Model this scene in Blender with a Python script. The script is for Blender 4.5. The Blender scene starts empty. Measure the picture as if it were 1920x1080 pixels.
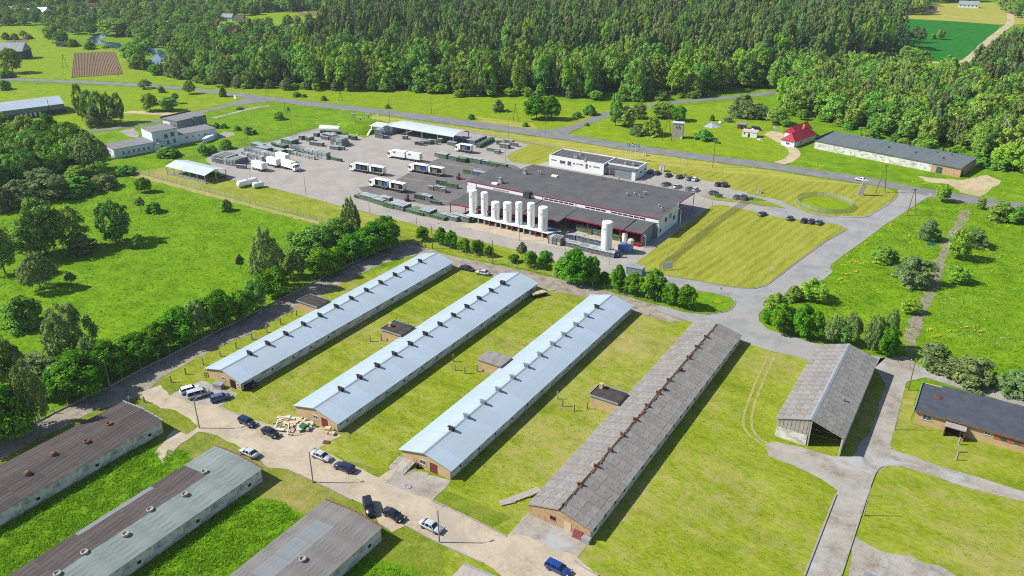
import bpy, bmesh, math, random
import numpy as np
from mathutils import Vector, Matrix

random.seed(7)
rng = np.random.default_rng(11)
SC = bpy.context.scene
COL = SC.collection

# ---------------------------------------------------------------- camera
FPX, CX, CY, CAMH = 1493.0, 960.0, 540.0, 100.0      # focal length in photo pixels, drone height in metres
_pitch = math.atan2(705, FPX)
_up = np.array([0, -math.cos(_pitch), -math.sin(_pitch)])
_Y = np.array([1040.0, -705.0, FPX]); _Y /= np.linalg.norm(_Y); _Y = _Y - _up * (_Y @ _up); _Y /= np.linalg.norm(_Y)
_X = np.cross(_Y, _up)
RW = np.stack([_X, _Y, _up])                          # world axes: Y runs along the barns, X across them
cam_d = bpy.data.cameras.new('camera'); cam = bpy.data.objects.new('camera', cam_d); COL.objects.link(cam)
cam_d.sensor_width = 36; cam_d.lens = 36 * FPX / 1920; cam_d.clip_start = 1; cam_d.clip_end = 6000
r3 = RW @ np.array([1, 0, 0]); u3 = RW @ np.array([0, -1, 0]); b3 = RW @ np.array([0, 0, -1])
cam.matrix_world = Matrix(((r3[0], u3[0], b3[0], 0), (r3[1], u3[1], b3[1], 0), (r3[2], u3[2], b3[2], CAMH), (0, 0, 0, 1)))
SC.camera = cam

# ---------------------------------------------------------------- sky, sun, exposure
SUN_EL = math.radians(43.0)
SUN_AZ = math.radians(31.0 + 180.0)                   # direction towards the sun, measured from +X
w = bpy.data.worlds.new('World'); SC.world = w; w.use_nodes = True
nt = w.node_tree; bg = nt.nodes['Background']
sky = nt.nodes.new('ShaderNodeTexSky'); sky.sky_type = 'NISHITA'; sky.sun_disc = False
sky.sun_elevation = SUN_EL
sky.sun_rotation = math.radians(90) - SUN_AZ
sky.air_density = 1.0; sky.dust_density = 0.6; sky.ozone_density = 1.2
nt.links.new(sky.outputs[0], bg.inputs[0]); bg.inputs[1].default_value = 0.092
sd = bpy.data.lights.new('sun', 'SUN'); sd.energy = 4.95; sd.angle = math.radians(0.53); sd.color = (1.0, 0.95, 0.87)
sun = bpy.data.objects.new('sun', sd); COL.objects.link(sun)
sdir = Vector((math.cos(SUN_AZ) * math.cos(SUN_EL), math.sin(SUN_AZ) * math.cos(SUN_EL), math.sin(SUN_EL)))
sun.rotation_euler = sdir.to_track_quat('Z', 'Y').to_euler()
vs = SC.view_settings; vs.view_transform = 'Standard'; vs.look = 'None'; vs.gamma = 1.0; vs.exposure = 0.68; vs.use_curve_mapping = False
SC.render.engine = 'CYCLES'
cy = SC.cycles; cy.max_bounces = 5; cy.diffuse_bounces = 2; cy.glossy_bounces = 2; cy.transmission_bounces = 3; cy.transparent_max_bounces = 4
cy.use_denoising = False; cy.filter_width = 1.1; cy.denoiser = 'OPENIMAGEDENOISE'; cy.denoising_input_passes = 'RGB_ALBEDO_NORMAL'; cy.denoising_prefilter = 'ACCURATE'; cy.sample_clamp_indirect = 4; cy.caustics_reflective = False; cy.caustics_refractive = False
cy.use_adaptive_sampling = True; cy.adaptive_threshold = 0.008

# ---------------------------------------------------------------- helpers
def g(px, py, z=0.0):
    d = RW @ np.array([px - CX, py - CY, FPX]); t = (z - CAMH) / d[2]
    return Vector((d[0] * t, d[1] * t, z))
def proj(x, y, z):
    c = RW.T @ np.array([x, y, z - CAMH]); return CX + FPX * c[0] / c[2], CY + FPX * c[1] / c[2], c[2]
def rise(px, py, topy):
    """height of an upright thing whose foot is at pixel (px, py) and whose top reaches row topy"""
    p = g(px, py); a, b = 0.0, 60.0
    for _ in range(30):
        m = (a + b) / 2
        if proj(p.x, p.y, m)[1] > topy: a = m
        else: b = m
    return a
def lin(c): c /= 255.0; return c / 12.92 if c <= 0.04045 else ((c + 0.055) / 1.055) ** 2.4
KALB = 0.60
def A(r, gg, b, k=1.0):
    return (lin(r) * KALB * k, lin(gg) * KALB * k, lin(b) * KALB * k, 1.0)

def AW(r, gg, b, k=0.92): return (lin(r) * k, lin(gg) * k, lin(b) * k, 1.0)   # white paint and enamel

class MB:
    def __init__(s): s.v = []; s.f = []
    def add(s, vs_, fs):
        o = len(s.v); s.v += [tuple(p) for p in vs_]; s.f += [tuple(i + o for i in f) for f in fs]; return s
    def box(s, x0, y0, z0, x1, y1, z1):
        return s.add([(x0,y0,z0),(x1,y0,z0),(x1,y1,z0),(x0,y1,z0),(x0,y0,z1),(x1,y0,z1),(x1,y1,z1),(x0,y1,z1)],
                     [(3,2,1,0),(4,5,6,7),(0,1,5,4),(1,2,6,5),(2,3,7,6),(3,0,4,7)])
    def obox(s, c, sz, rz=0.0):
        hx, hy = sz[0] / 2, sz[1] / 2; ca, sa = math.cos(rz), math.sin(rz)
        q = [(-hx,-hy),(hx,-hy),(hx,hy),(-hx,hy)]
        q = [(c[0] + ca*x - sa*y, c[1] + sa*x + ca*y) for x, y in q]
        return s.prism(q, c[2], c[2] + sz[2])
    def prism(s, q, z0, z1):
        n = len(q)
        return s.add([(x, y, z0) for x, y in q] + [(x, y, z1) for x, y in q],
                     [tuple(range(n - 1, -1, -1)), tuple(range(n, 2 * n))] + [(i, (i+1) % n, n + (i+1) % n, n + i) for i in range(n)])
    def cyl(s, p0, p1, r0, r1=None, n=8, cap=True):
        r1 = r0 if r1 is None else r1
        p0 = Vector(p0); p1 = Vector(p1); d = (p1 - p0).normalized()
        a = d.orthogonal().normalized(); b = d.cross(a)
        vv = []
        for p, r in ((p0, r0), (p1, r1)):
            for i in range(n):
                t = 2 * math.pi * i / n; vv.append(p + a * (math.cos(t) * r) + b * (math.sin(t) * r))
        ff = [(i, (i+1) % n, n + (i+1) % n, n + i) for i in range(n)]
        if cap: ff += [tuple(range(n - 1, -1, -1)), tuple(range(n, 2 * n))]
        return s.add(vv, ff)
    def lathe(s, prof, c=(0,0,0), n=16):
        vv = []; ff = []
        for r, z in prof:
            for i in range(n):
                t = 2 * math.pi * i / n; vv.append((c[0] + r*math.cos(t), c[1] + r*math.sin(t), c[2] + z))
        m = len(prof)
        for k in range(m - 1):
            for i in range(n): ff.append((k*n+i, k*n+(i+1) % n, (k+1)*n+(i+1) % n, (k+1)*n+i))
        ff.append(tuple(range(n - 1, -1, -1))); ff.append(tuple(range((m-1)*n, m*n)))
        return s.add(vv, ff)
    def slab(s, quad, t):
        """a thick sheet: quad seen from outside counter-clockwise, thickness t inwards"""
        q = [Vector(p) for p in quad]; nrm = (q[1] - q[0]).cross(q[3] - q[0]).normalized()
        return s.add(q + [p - nrm * t for p in q], [(0,1,2,3),(7,6,5,4)] + [(j, i, i+4, j+4) for i, j in ((0,1),(1,2),(2,3),(3,0))])
    def poly(s, pts): return s.add(pts, [tuple(range(len(pts)))])
    def mesh(s, name, mat, smooth=False):
        me = bpy.data.meshes.new(name); me.from_pydata(s.v, [], s.f)
        if mat: me.materials.append(mat)
        if smooth: me.polygons.foreach_set('use_smooth', [True] * len(me.polygons))
        me.update(); return me
    def build(s, name, mat, parent=None, smooth=False, loc=None, rz=0.0):
        return ob(name, s.mesh(name, mat, smooth), parent, loc, rz)

def ob(name, me, parent=None, loc=None, rz=0.0):
    o = bpy.data.objects.new(name, me); COL.objects.link(o)
    if parent: o.parent = parent
    if loc is not None: o.location = loc
    if rz: o.rotation_euler = (0, 0, rz)
    return o
def tag(o, label, cat, group=None):
    o['label'] = label; o['category'] = cat
    if group: o['group'] = group
    return o
def thing(name, label, cat, loc=(0,0,0), rz=0.0, group=None):
    o = bpy.data.objects.new(name, None); o.empty_display_size = 0.5; COL.objects.link(o)
    o.location = loc; o.rotation_euler = (0, 0, rz)
    return tag(o, label, cat, group)
def kids(o, _c={}): return [c for c in o.children]
def dup(root, loc, rz=0.0, label=None, group=None, scale=None, tree=None):
    """copy a thing with its parts and sub-parts; tree caches the children so that nothing is searched twice"""
    r = root.copy(); COL.objects.link(r); r.location = loc; r.rotation_euler = (0, 0, rz)
    if scale is not None: r.scale = scale
    if label: r['label'] = label
    if group: r['group'] = group
    for c, gs in (tree or family(root)):
        k = c.copy(); COL.objects.link(k); k.parent = r
        for s_ in gs:
            q = s_.copy(); COL.objects.link(q); q.parent = k
    return r
def family(root): return [(c, list(c.children)) for c in root.children]
def struct(o): o['kind'] = 'structure'; return o

# ---------------------------------------------------------------- materials
def new_mat(name):
    m = bpy.data.materials.new(name); m.use_nodes = True; t = m.node_tree
    return m, t, t.nodes['Principled BSDF']
def ramp(t, fac, cols, interp='LINEAR'):
    r = t.nodes.new('ShaderNodeValToRGB'); e = r.color_ramp.elements; r.color_ramp.interpolation = interp
    while len(e) < len(cols): e.new(0.5)
    for i, (p, c) in enumerate(cols): e[i].position = p; e[i].color = c
    t.links.new(fac, r.inputs[0]); return r.outputs[0]
def noise(t, vec, scale, detail=4, rough=0.55, dist=0.0):
    n = t.nodes.new('ShaderNodeTexNoise'); n.inputs['Scale'].default_value = scale; n.inputs['Detail'].default_value = detail
    n.inputs['Roughness'].default_value = rough; n.inputs['Distortion'].default_value = dist
    if vec is not None: t.links.new(vec, n.inputs['Vector'])
    return n.outputs[0]
def mixc(t, fac, a, b, mode='MIX'):
    n = t.nodes.new('ShaderNodeMix'); n.data_type = 'RGBA'; n.blend_type = mode
    for i, x in ((0, fac), (6, a), (7, b)):
        if hasattr(x, 'is_linked'): t.links.new(x, n.inputs[i])
        else: n.inputs[i].default_value = x
    return n.outputs[2]
def mth(t, op, a, b=0.0):
    n = t.nodes.new('ShaderNodeMath'); n.operation = op
    for i, x in ((0, a), (1, b)):
        if hasattr(x, 'is_linked'): t.links.new(x, n.inputs[i])
        else: n.inputs[i].default_value = x
    return n.outputs[0]
def coords(t, kind):
    if kind == 'world': return t.nodes.new('ShaderNodeNewGeometry').outputs['Position']
    return t.nodes.new('ShaderNodeTexCoord').outputs['Object']
def stretch(t, vec, sc, rot=0.0):
    n = t.nodes.new('ShaderNodeMapping'); n.inputs['Scale'].default_value = sc; n.inputs['Rotation'].default_value = (0, 0, rot)
    t.links.new(vec, n.inputs['Vector']); return n.outputs[0]
def bump(t, p, h, strength, dist=0.05):
    b = t.nodes.new('ShaderNodeBump'); b.inputs['Strength'].default_value = strength; b.inputs['Distance'].default_value = dist
    t.links.new(h, b.inputs['Height']); t.links.new(b.outputs[0], p.inputs['Normal'])
def value_jitter(t, col, amount):
    oi = t.nodes.new('ShaderNodeObjectInfo')
    h = t.nodes.new('ShaderNodeHueSaturation')
    mr = t.nodes.new('ShaderNodeMapRange'); mr.inputs[3].default_value = 1 - amount; mr.inputs[4].default_value = 1 + amount
    t.links.new(oi.outputs['Random'], mr.inputs[0]); t.links.new(mr.outputs[0], h.inputs['Value']); t.links.new(col, h.inputs['Color'])
    return h.outputs[0]
def M(name, c1, c2=None, scale=1.0, rough=0.85, spec=0.2, metal=0.0, bmp=0.0, sc3=(1,1,1), rnd=0.0, kind='object', c3=None, detail=5, coat=0.0):
    m, t, p = new_mat(name)
    p.inputs['Roughness'].default_value = rough; p.inputs['Metallic'].default_value = metal
    p.inputs['Specular IOR Level'].default_value = spec
    if coat: p.inputs['Coat Weight'].default_value = coat; p.inputs['Coat Roughness'].default_value = 0.08
    if c2 is None:
        p.inputs['Base Color'].default_value = c1
        if rnd:
            v = t.nodes.new('ShaderNodeRGB'); v.outputs[0].default_value = c1
            t.links.new(value_jitter(t, v.outputs[0], rnd), p.inputs['Base Color'])
        return m
    vec = stretch(t, coords(t, kind), sc3)
    n1 = noise(t, vec, scale, detail, 0.62)
    cols = [(0.32, c1), (0.68, c2)] if c3 is None else [(0.30, c1), (0.5, c2), (0.72, c3)]
    col = ramp(t, n1, cols)
    if rnd: col = value_jitter(t, col, rnd)
    t.links.new(col, p.inputs['Base Color'])
    if bmp: bump(t, p, noise(t, vec, scale * 6, 4), bmp)
    return m

def grass_mat(name, dark, mid, light, dry, dry_amt=0.5, fine=1.6, stripes=None, bmp=0.5, tuft=(1,1,1), rot=0.0):
    """turf: large patches, metre-size blotches, fine tufts, dry areas; stripes = (angle, metres, strength) for mowing lanes"""
    m, t, p = new_mat(name); pos = coords(t, 'world')
    p.inputs['Roughness'].default_value = 0.95; p.inputs['Specular IOR Level'].default_value = 0.08
    n_big = noise(t, pos, 0.022, 4, 0.6); n_mid = noise(t, stretch(t, pos, tuft, rot), 0.16, 5, 0.65, 0.4); n_fine = noise(t, stretch(t, pos, tuft, rot), fine, 4, 0.75)
    s = mth(t, 'ADD', mth(t, 'MULTIPLY', n_mid, 0.45), mth(t, 'MULTIPLY', n_fine, 0.55))
    col = ramp(t, s, [(0.38, dark), (0.5, mid), (0.62, light)])
    d = mth(t, 'ADD', mth(t, 'MULTIPLY', n_big, 0.6), mth(t, 'MULTIPLY', noise(t, pos, 0.35, 6, 0.7), 0.4))
    dfac = ramp(t, d, [(0.62 - 0.22 * dry_amt, (0,0,0,1)), (0.80 - 0.22 * dry_amt, (1,1,1,1))])
    col = mixc(t, mth(t, 'MULTIPLY', dfac, 0.85), col, dry)
    if stripes:
        wv = t.nodes.new('ShaderNodeTexWave'); wv.inputs['Scale'].default_value = 0.314 / stripes[1]
        wv.inputs['Distortion'].default_value = 2.2; wv.inputs['Detail'].default_value = 3; wv.inputs['Detail Scale'].default_value = 0.6
        t.links.new(stretch(t, pos, (1,1,1), stripes[0]), wv.inputs['Vector'])
        sf = mth(t, 'MULTIPLY', wv.outputs['Fac'], stripes[2])
        col = mixc(t, sf, col, dry)
    t.links.new(col, p.inputs['Base Color'])
    bump(t, p, mth(t, 'ADD', n_fine, mth(t, 'MULTIPLY', n_mid, 1.5)), bmp, 0.35)
    return m

def paved_mat(name, base, dark, light, scale=0.25, patch=None, bmp=0.15):
    m, t, p = new_mat(name); pos = coords(t, 'world')
    p.inputs['Roughness'].default_value = 0.9; p.inputs['Specular IOR Level'].default_value = 0.2
    n1 = noise(t, pos, scale, 6, 0.65); n2 = noise(t, pos, scale * 9, 4, 0.7)
    s = mth(t, 'ADD', mth(t, 'MULTIPLY', n1, 0.65), mth(t, 'MULTIPLY', n2, 0.35))
    col = ramp(t, s, [(0.36, dark), (0.5, base), (0.66, light)])
    if patch is not None:
        n3 = noise(t, pos, 0.09, 5, 0.7, 0.8)
        f = ramp(t, n3, [(0.52, (0,0,0,1)), (0.62, (1,1,1,1))])
        col = mixc(t, mth(t, 'MULTIPLY', f, 0.7), col, patch)
    vo = t.nodes.new('ShaderNodeTexVoronoi'); vo.feature = 'DISTANCE_TO_EDGE'; vo.inputs['Scale'].default_value = 0.16
    wob = t.nodes.new('ShaderNodeVectorMath'); wob.operation = 'ADD'
    nz = t.nodes.new('ShaderNodeTexNoise'); nz.inputs['Scale'].default_value = 0.5; t.links.new(pos, nz.inputs['Vector'])
    sc_ = t.nodes.new('ShaderNodeVectorMath'); sc_.operation = 'SCALE'; sc_.inputs['Scale'].default_value = 2.5
    t.links.new(nz.outputs['Color'], sc_.inputs[0]); t.links.new(pos, wob.inputs[0]); t.links.new(sc_.outputs[0], wob.inputs[1])
    t.links.new(wob.outputs[0], vo.inputs['Vector'])
    cr = ramp(t, vo.outputs['Distance'], [(0.0, (1,1,1,1)), (0.012, (0,0,0,1))])
    col = mixc(t, mth(t, 'MULTIPLY', cr, 0.28), col, dark)
    t.links.new(col, p.inputs['Base Color']); bump(t, p, n2, bmp, 0.03)
    return m

# ---------------------------------------------------------------- ground sheets
def catmull(pts, n=5):
    out = []
    P_ = [pts[0]] + list(pts) + [pts[-1]]
    for i in range(1, len(P_) - 2):
        p0, p1, p2, p3 = P_[i-1], P_[i], P_[i+1], P_[i+2]
        for k in range(n):
            t_ = k / n
            out.append(0.5 * ((2*p1) + (p2-p0)*t_ + (2*p0-5*p1+4*p2-p3)*t_*t_ + (3*p1-p0-3*p2+p3)*t_**3))
    out.append(P_[-2]); return out
def ragged(pts, step, amp, seed=1, closed=True):
    r = random.Random(seed); out = []; n = len(pts)
    for i in range(n if closed else n - 1):
        a, b = pts[i], pts[(i+1) % n]; L = (b - a).length; k = max(1, int(L / step))
        nx = Vector((-(b-a).y, (b-a).x, 0)).normalized() if L > 1e-6 else Vector((0,0,0))
        for j in range(k):
            p = a + (b - a) * (j / k)
            out.append(p + nx * (r.uniform(-amp, amp) if j else 0.0))
    if not closed: out.append(pts[-1])
    return out
_sheet_seed = [0]
def sheet_w(name, pts, z, mat, rag=0.0, step=1.6, parent=None):
    _sheet_seed[0] += 1
    pts = [Vector((p[0], p[1], 0)) for p in pts]
    if rag: pts = ragged(pts, step, rag, _sheet_seed[0])
    me = bpy.data.meshes.new(name); me.from_pydata([(p.x, p.y, z) for p in pts], [], [tuple(range(len(pts)))])
    if me.polygons[0].normal.z < 0: me.flip_normals()
    me.materials.append(mat)
    bm = bmesh.new(); bm.from_mesh(me); bmesh.ops.triangulate(bm, faces=bm.faces[:], ngon_method='EAR_CLIP')
    for f_ in [f for f in bm.faces if f.normal.z < 0]: f_.normal_flip()
    bm.to_mesh(me); bm.free()
    o = ob(name, me, parent)
    return struct(o) if parent is None else o
def sheet(name, px, z, mat, rag=0.0, step=1.6): return sheet_w(name, [g(*p) for p in px], z, mat, rag, step)
def road(name, up, lo, z, mat, rag=0.0, step=2.0):
    a = catmull([g(*p) for p in up]); b = catmull([g(*p) for p in lo])
    if rag: a = ragged(a, step, rag, len(up), False); b = ragged(b, step, rag, len(lo) + 5, False)
    return sheet_w(name, a + b[::-1], z, mat)
def lane(name, px, width, z, mat, rag=0.0):
    c = catmull([g(*p) for p in px], 6); L = []; R_ = []
    for i, p in enumerate(c):
        d = (c[min(i+1, len(c)-1)] - c[max(i-1, 0)]); nx = Vector((-d.y, d.x, 0)).normalized() * (width / 2)
        j = random.uniform(-rag, rag); L.append(p + nx * (1 + j)); R_.append(p - nx * (1 - j))
    return sheet_w(name, L + R_[::-1], z, mat)
# ================================================================ ground, fields, roads, water
m_meadow = grass_mat('meadow_grass', A(86,130,8), A(116,158,14), A(144,180,34), A(156,170,58), 0.25, 1.1)
m_lush = grass_mat('lush_meadow', A(84,126,4), A(112,156,8), A(138,180,20), A(152,176,34), 0.2, 1.0)
m_field = grass_mat('pasture', A(114,150,12), A(138,166,20), A(156,182,36), A(168,160,72), 0.32, 0.7)
m_lawn = grass_mat('mown_lawn', A(112,138,16), A(146,163,38), A(174,182,72), A(194,174,120), 0.62, 1.5, tuft=(0.55,1.5,1), rot=0.5)
m_stripe = grass_mat('striped_lawn', A(132,144,28), A(154,162,48), A(172,176,74), A(192,186,96), 0.18, 1.2, stripes=(math.radians(8), 3.2, 0.34), tuft=(1.6,.30,1), rot=.12)
m_hay = grass_mat('hay_strip', A(144,156,36), A(166,172,56), A(184,182,84), A(206,188,118), 0.45, 0.8, stripes=(math.radians(70), 6.0, 0.4))
m_tall = grass_mat('tall_grass_soil', A(76,116,6), A(102,148,12), A(126,174,26), A(138,166,40), 0.06, 1.4, bmp=0.9)
m_crop = grass_mat('crop_field', A(26,108,26), A(38,126,34), A(52,140,42), A(66,146,50), 0.05, 0.5, stripes=(math.radians(20), 9.0, 0.12), bmp=0.2)
m_weed = grass_mat('weedy_verge', A(90,124,20), A(126,146,38), A(154,162,64), A(190,168,112), 0.5, 1.8)
m_asphalt = paved_mat('old_asphalt', A(142,142,142), A(124,124,125), A(158,157,154), 0.2)
m_access = paved_mat('pale_asphalt', A(168,169,168), A(148,148,147), A(182,181,177), 0.15, patch=A(176,172,164))
m_yard   = paved_mat('yard_asphalt', A(182,176,168), A(166,160,153), A(192,186,177), 0.12, patch=A(172,167,160))
m_fresh  = paved_mat('fresh_asphalt', A(126,122,120), A(112,109,108), A(138,133,130), 0.2)
m_pale   = paved_mat('pale_concrete', A(206,190,166), A(186,170,148), A(218,204,182), 0.3)
m_dirt   = paved_mat('dirt_road', A(204,189,164), A(172,156,134), A(216,203,180), 0.16, patch=A(184,174,160), bmp=0.4)
m_lane   = paved_mat('worn_lane', A(176,170,158), A(146,138,126), A(194,190,180), 0.2, patch=A(190,194,198), bmp=0.3)
m_gravel_lane = paved_mat('gravel_lane', A(168,158,142), A(132,122,108), A(196,186,168), 0.4, bmp=0.5)  # gravel with lighter and darker mottling from noise
m_cracked = paved_mat('cracked_path', A(162,150,134), A(112,116,72), A(178,166,148), 0.5, patch=A(118,148,34), bmp=0.5)
m_sand   = paved_mat('sand', A(210,192,158), A(182,168,128), A(224,208,178), 0.3, patch=A(176,172,104), bmp=0.4)
m_soil   = M('ploughed_soil', A(112,96,76), A(140,120,96), 0.8, 1.0, 0.05, bmp=0.6, kind='world', c3=A(160,142,116))
m_kerb   = M('kerb_concrete', A(186,180,172), A(160,154,146), 1.0, kind='world')
m_paint  = M('road_paint', A(226,224,216), A(206,203,196), 2.0, kind='world')
m_water, _t, _p = new_mat('river_water')
_p.inputs['Base Color'].default_value = (0.03, 0.06, 0.09, 1); _p.inputs['Roughness'].default_value = 0.06; _p.inputs['Specular IOR Level'].default_value = 0.9
bump(_t, _p, noise(_t, coords(_t, 'world'), 0.8, 3), 0.12, 0.1)

struct(MB().poly([(-3500,-600,0),(2500,-600,0),(2500,4500,0),(-3500,4500,0)]).build('ground', m_meadow))

sheet('left_meadow', [(-60,880),(-60,360),(60,350),(160,352),(230,325),(300,345),(430,385),(560,418),(660,440),(720,452),(800,466),(640,520),(480,594),(300,684),(130,770)], 0.0155, m_lush, 0.5, 4)
sheet('highway_verge_field', [(470,176),(380,168),(430,165),(650,168),(830,171),(870,182),(950,182),(1060,190),(1180,196),(1250,190),(1420,176),(1250,200),(1140,226),(1050,247),(960,236),(700,202),(560,187)], 0.020, m_field, 0.6, 5)
sheet('road_triangle_field', [(1065,252),(1140,217),(1260,200),(1420,188),(1470,230),(1465,275),(1490,290),(1470,305),(1300,286),(1190,270)], 0.022, m_field, 0.5, 4)
sheet('west_field', [(-150,160),(20,158),(260,164),(400,174),(475,187),(420,196),(300,222),(235,232),(130,250),(-150,260)], 0.0245, m_field, 0.5, 4)
sheet('river_field', [(-180,145),(-180,40),(60,50),(130,80),(230,95),(260,120),(300,132),(420,158),(480,173),(350,162),(260,155),(120,148)], 0.0265, m_field, 0.6, 5)
sheet('village_field', [(370,55),(420,35),(500,22),(590,20),(600,40),(560,75),(480,62),(420,70)], 0.0285, m_field, 0.8, 8)
sheet('far_field', [(1590,18),(1650,10),(2100,0),(2100,40),(1925,45),(1880,46),(1680,34),(1640,30)], 0.0305, m_hay, 0.8, 8)
sheet('clearing_field', [(880,-6),(1000,-8),(1100,-5),(1000,8),(985,28),(905,16)], 0.0325, m_field, 0.8, 8)
sheet('crop_field', [(1680,34),(1790,40),(1877,47),(1866,60),(1848,76),(1826,94),(1808,112),(1740,115),(1690,100),(1670,70)], 0.05, m_crop, 0.5, 6)
sheet('east_meadow', [(1560,500),(1620,456),(1690,404),(1740,374),(1800,378),(1960,396),(2200,480),(2200,800),(1920,745),(1820,718),(1755,702),(1640,680),(1520,640),(1430,610),(1430,585)], 0.0175, m_meadow, 0.5, 4)

sheet('hay_strip', [(700,216),(830,233),(960,251),(1060,264),(1190,285),(1300,300),(1440,319),(1560,338),(1640,349),(1660,352),(1400,330),(1200,305),(1130,290),(1000,268),(880,250),(740,232),(695,222)], 0.04, m_hay, 0.4, 3)
sheet('office_lawn', [(880,247),(1000,267),(1130,289),(1200,304),(1400,329),(1665,353),(1684,366),(1668,380),(1640,397),(1620,406),(1550,405),(1515,400),(1465,377),(1440,371),(1384,360),(1340,342),(1240,324),(1209,330),(1030,312),(1000,312),(960,304),(950,296),(957,289),(992,272),(960,264),(880,256)], 0.05, m_stripe, 0.3, 3)
sheet('fence_strip_lawn', [(257,324),(312,313),(430,336),(480,347),(562,366),(630,384),(680,396),(780,422),(855,442),(905,454),(960,467),(1110,511),(1215,531),(1290,548),(1250,575),(1100,532),(960,500),(860,480),(800,464),(745,456),(640,428),(560,406),(480,387),(350,352)], 0.04, m_lawn, 0.25, 2)
m_track = paved_mat('faint_track', A(176,168,104), A(150,152,72), A(200,188,136), 0.6, patch=A(150,162,48), bmp=.3)
sheet('fence_dirt_track', [(236,331),(262,326),(300,336),(350,350),(480,384),(600,416),(598,422),(480,391),(350,357),(290,341)], 0.055, m_track, 0.5, 2)
# between the barns
sheet_w('barn_lawn', [(-160,93),(-141,93),(-120,90),(-70,96),(-40,96),(0,96),(0,150),(-8,170),(-12,184),(-40,188),(-70,187),(-92,187),(-124,184),(-141,184),(-152,178),(-160,150)], 0.03, m_lawn, 0.4, 2)
sheet_w('front_field', [(-60,97),(-66,82),(-40,60),(40,60),(40,160),(12,160),(-10,158),(-28,148),(-30,120)], 0.035, m_lawn, 0.4, 2)
sheet_w('barn_verge', [(-160,72),(-40,72),(-40,98),(-66,99),(-100,97),(-150,97),(-162,90)], 0.018, m_weed, 0.4, 2)
sheet_w('workshop_lawn', [(-12,150),(70,140),(70,168),(-3.5,168),(-4,182),(-10,182)], 0.0365, m_lawn, 0.4, 2)
for i, (x0, x1) in enumerate(((-137.5,-119.6),(-107.5,-89.4),(-77.5,-59))):
    sheet_w('tall_grass_plot', [(x0,30),(x1,30),(x1,75),((x0+x1)/2,77),(x0,74)], 0.05, m_tall, 0.6, 1.5)
sheet_w('tall_grass_plot', [(-162,30),(-150.5,30),(-150.5,74),(-157,80)], 0.045, m_weed, 0.4, 2)

# ---- roads
road('main_road', [(-120,144),(10,147),(120,150),(260,157),(350,164),(480,178),(560,188),(700,203),(830,219),(960,237),(1060,251),(1190,272),(1300,287),(1440,305),(1560,323),(1640,335),(1700,348),(1780,361),(1870,375),(1990,392)],
     [(-120,149),(10,151),(120,155),(260,163),(350,170),(480,186),(560,197),(700,213),(830,231),(960,249),(1060,263),(1190,284),(1300,299),(1440,317),(1560,336),(1640,348),(1700,359),(1780,376),(1870,391),(1990,410)], 0.09, m_asphalt, 0.08)
sheet('road_junction', [(1005,243),(1040,243),(1075,234),(1104,222),(1126,214),(1136,221),(1108,232),(1078,244),(1064,251),(1068,256),(1085,263),(1040,258)], 0.085, m_asphalt)
lane('side_road', [(1124,219),(1160,208),(1210,199),(1260,193),(1320,187),(1375,182),(1440,175),(1520,160)], 7.0, 0.08, m_asphalt, 0.02)
lane('school_road', [(492,184),(462,187),(438,195),(400,205),(362,213),(320,222),(285,228),(245,236),(200,243),(165,247),(100,262)], 5.5, 0.075, m_asphalt, 0.03)
sheet('school_road_mouth', [(452,180),(505,187),(498,192),(470,194),(448,199),(432,197),(458,188)], 0.07, m_asphalt)
lane('farm_track', [(236,210),(262,211),(290,213),(322,214),(352,213)], 6.0, 0.06, m_sand, 0.1)
lane('field_path', [(398,222),(430,214),(470,204),(505,198)], 3.0, 0.06, m_lane, 0.1)
sheet('turnaround', [(400,256),(420,247),(438,249),(440,254),(424,258),(404,261)], 0.06, m_lane, 0.3)
sheet('school_forecourt', [(224,246),(250,240),(262,252),(258,259),(240,256)], 0.06, m_lane, 0.3)
lane('far_track', [(1884,-8),(1895,38),(1876,58),(1852,78),(1832,96),(1812,114),(1790,118),(1750,117),(1700,110)], 6.5, 0.06, m_sand, 0.15)
lane('forest_track', [(888,14),(884,2),(890,-10)], 7, 0.06, m_sand, 0.1)
lane('far_farm_track', [(1700,25),(1740,26),(1800,32),(1895,38)], 3.5, 0.06, m_sand, 0.1)
lane('house_drive', [(1450,247),(1466,262),(1482,276),(1490,288),(1478,301),(1460,306)], 5.0, 0.065, m_sand, 0.12)
sheet('house_yard_sand', [(1432,252),(1446,246),(1468,250),(1478,260),(1484,274),(1470,272),(1452,264)], 0.06, m_sand, 0.4)
sheet('shed_apron', [(1720,330),(1760,335),(1805,338),(1850,328),(1878,340),(1850,362),(1836,369),(1800,361),(1780,346),(1740,342)], 0.06, m_sand, 0.5, 2)
sheet('dry_patch', [(870,216),(1000,232),(1010,245),(930,238)], 0.03, m_hay, 0.6, 3)

sheet('access_road', [(1684,352),(1720,355),(1790,370),(1762,368),(1738,371),(1720,382),(1690,402),(1652,427),(1615,455),(1580,480),(1560,495),(1556,502),(1561,510),(1545,524),(1490,545),(1440,570),(1422,590),(1424,603),(1440,618),(1485,631),(1525,643),(1560,650),(1660,672),(1640,690),(1517,676),(1485,667),(1440,657),(1388,640),(1320,614),(1280,598),(1225,580),(1250,565),(1280,560),(1240,530),(1110,508),(960,464),(1000,440),(1185,499),(1245,514),(1310,525),(1350,533),(1405,539),(1425,536),(1440,530),(1490,492),(1540,455),(1580,432),(1586,429),(1580,425),(1550,418),(1440,409),(1330,384),(1300,372),(1310,366),(1400,378),(1440,377),(1475,391),(1440,377),(1384,363),(1340,366),(1190,345),(1228,320),(1240,324),(1340,342),(1384,360),(1440,371),(1465,377),(1515,400),(1550,405),(1620,406),(1640,397),(1668,380),(1684,366)], 0.07, m_access)
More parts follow.
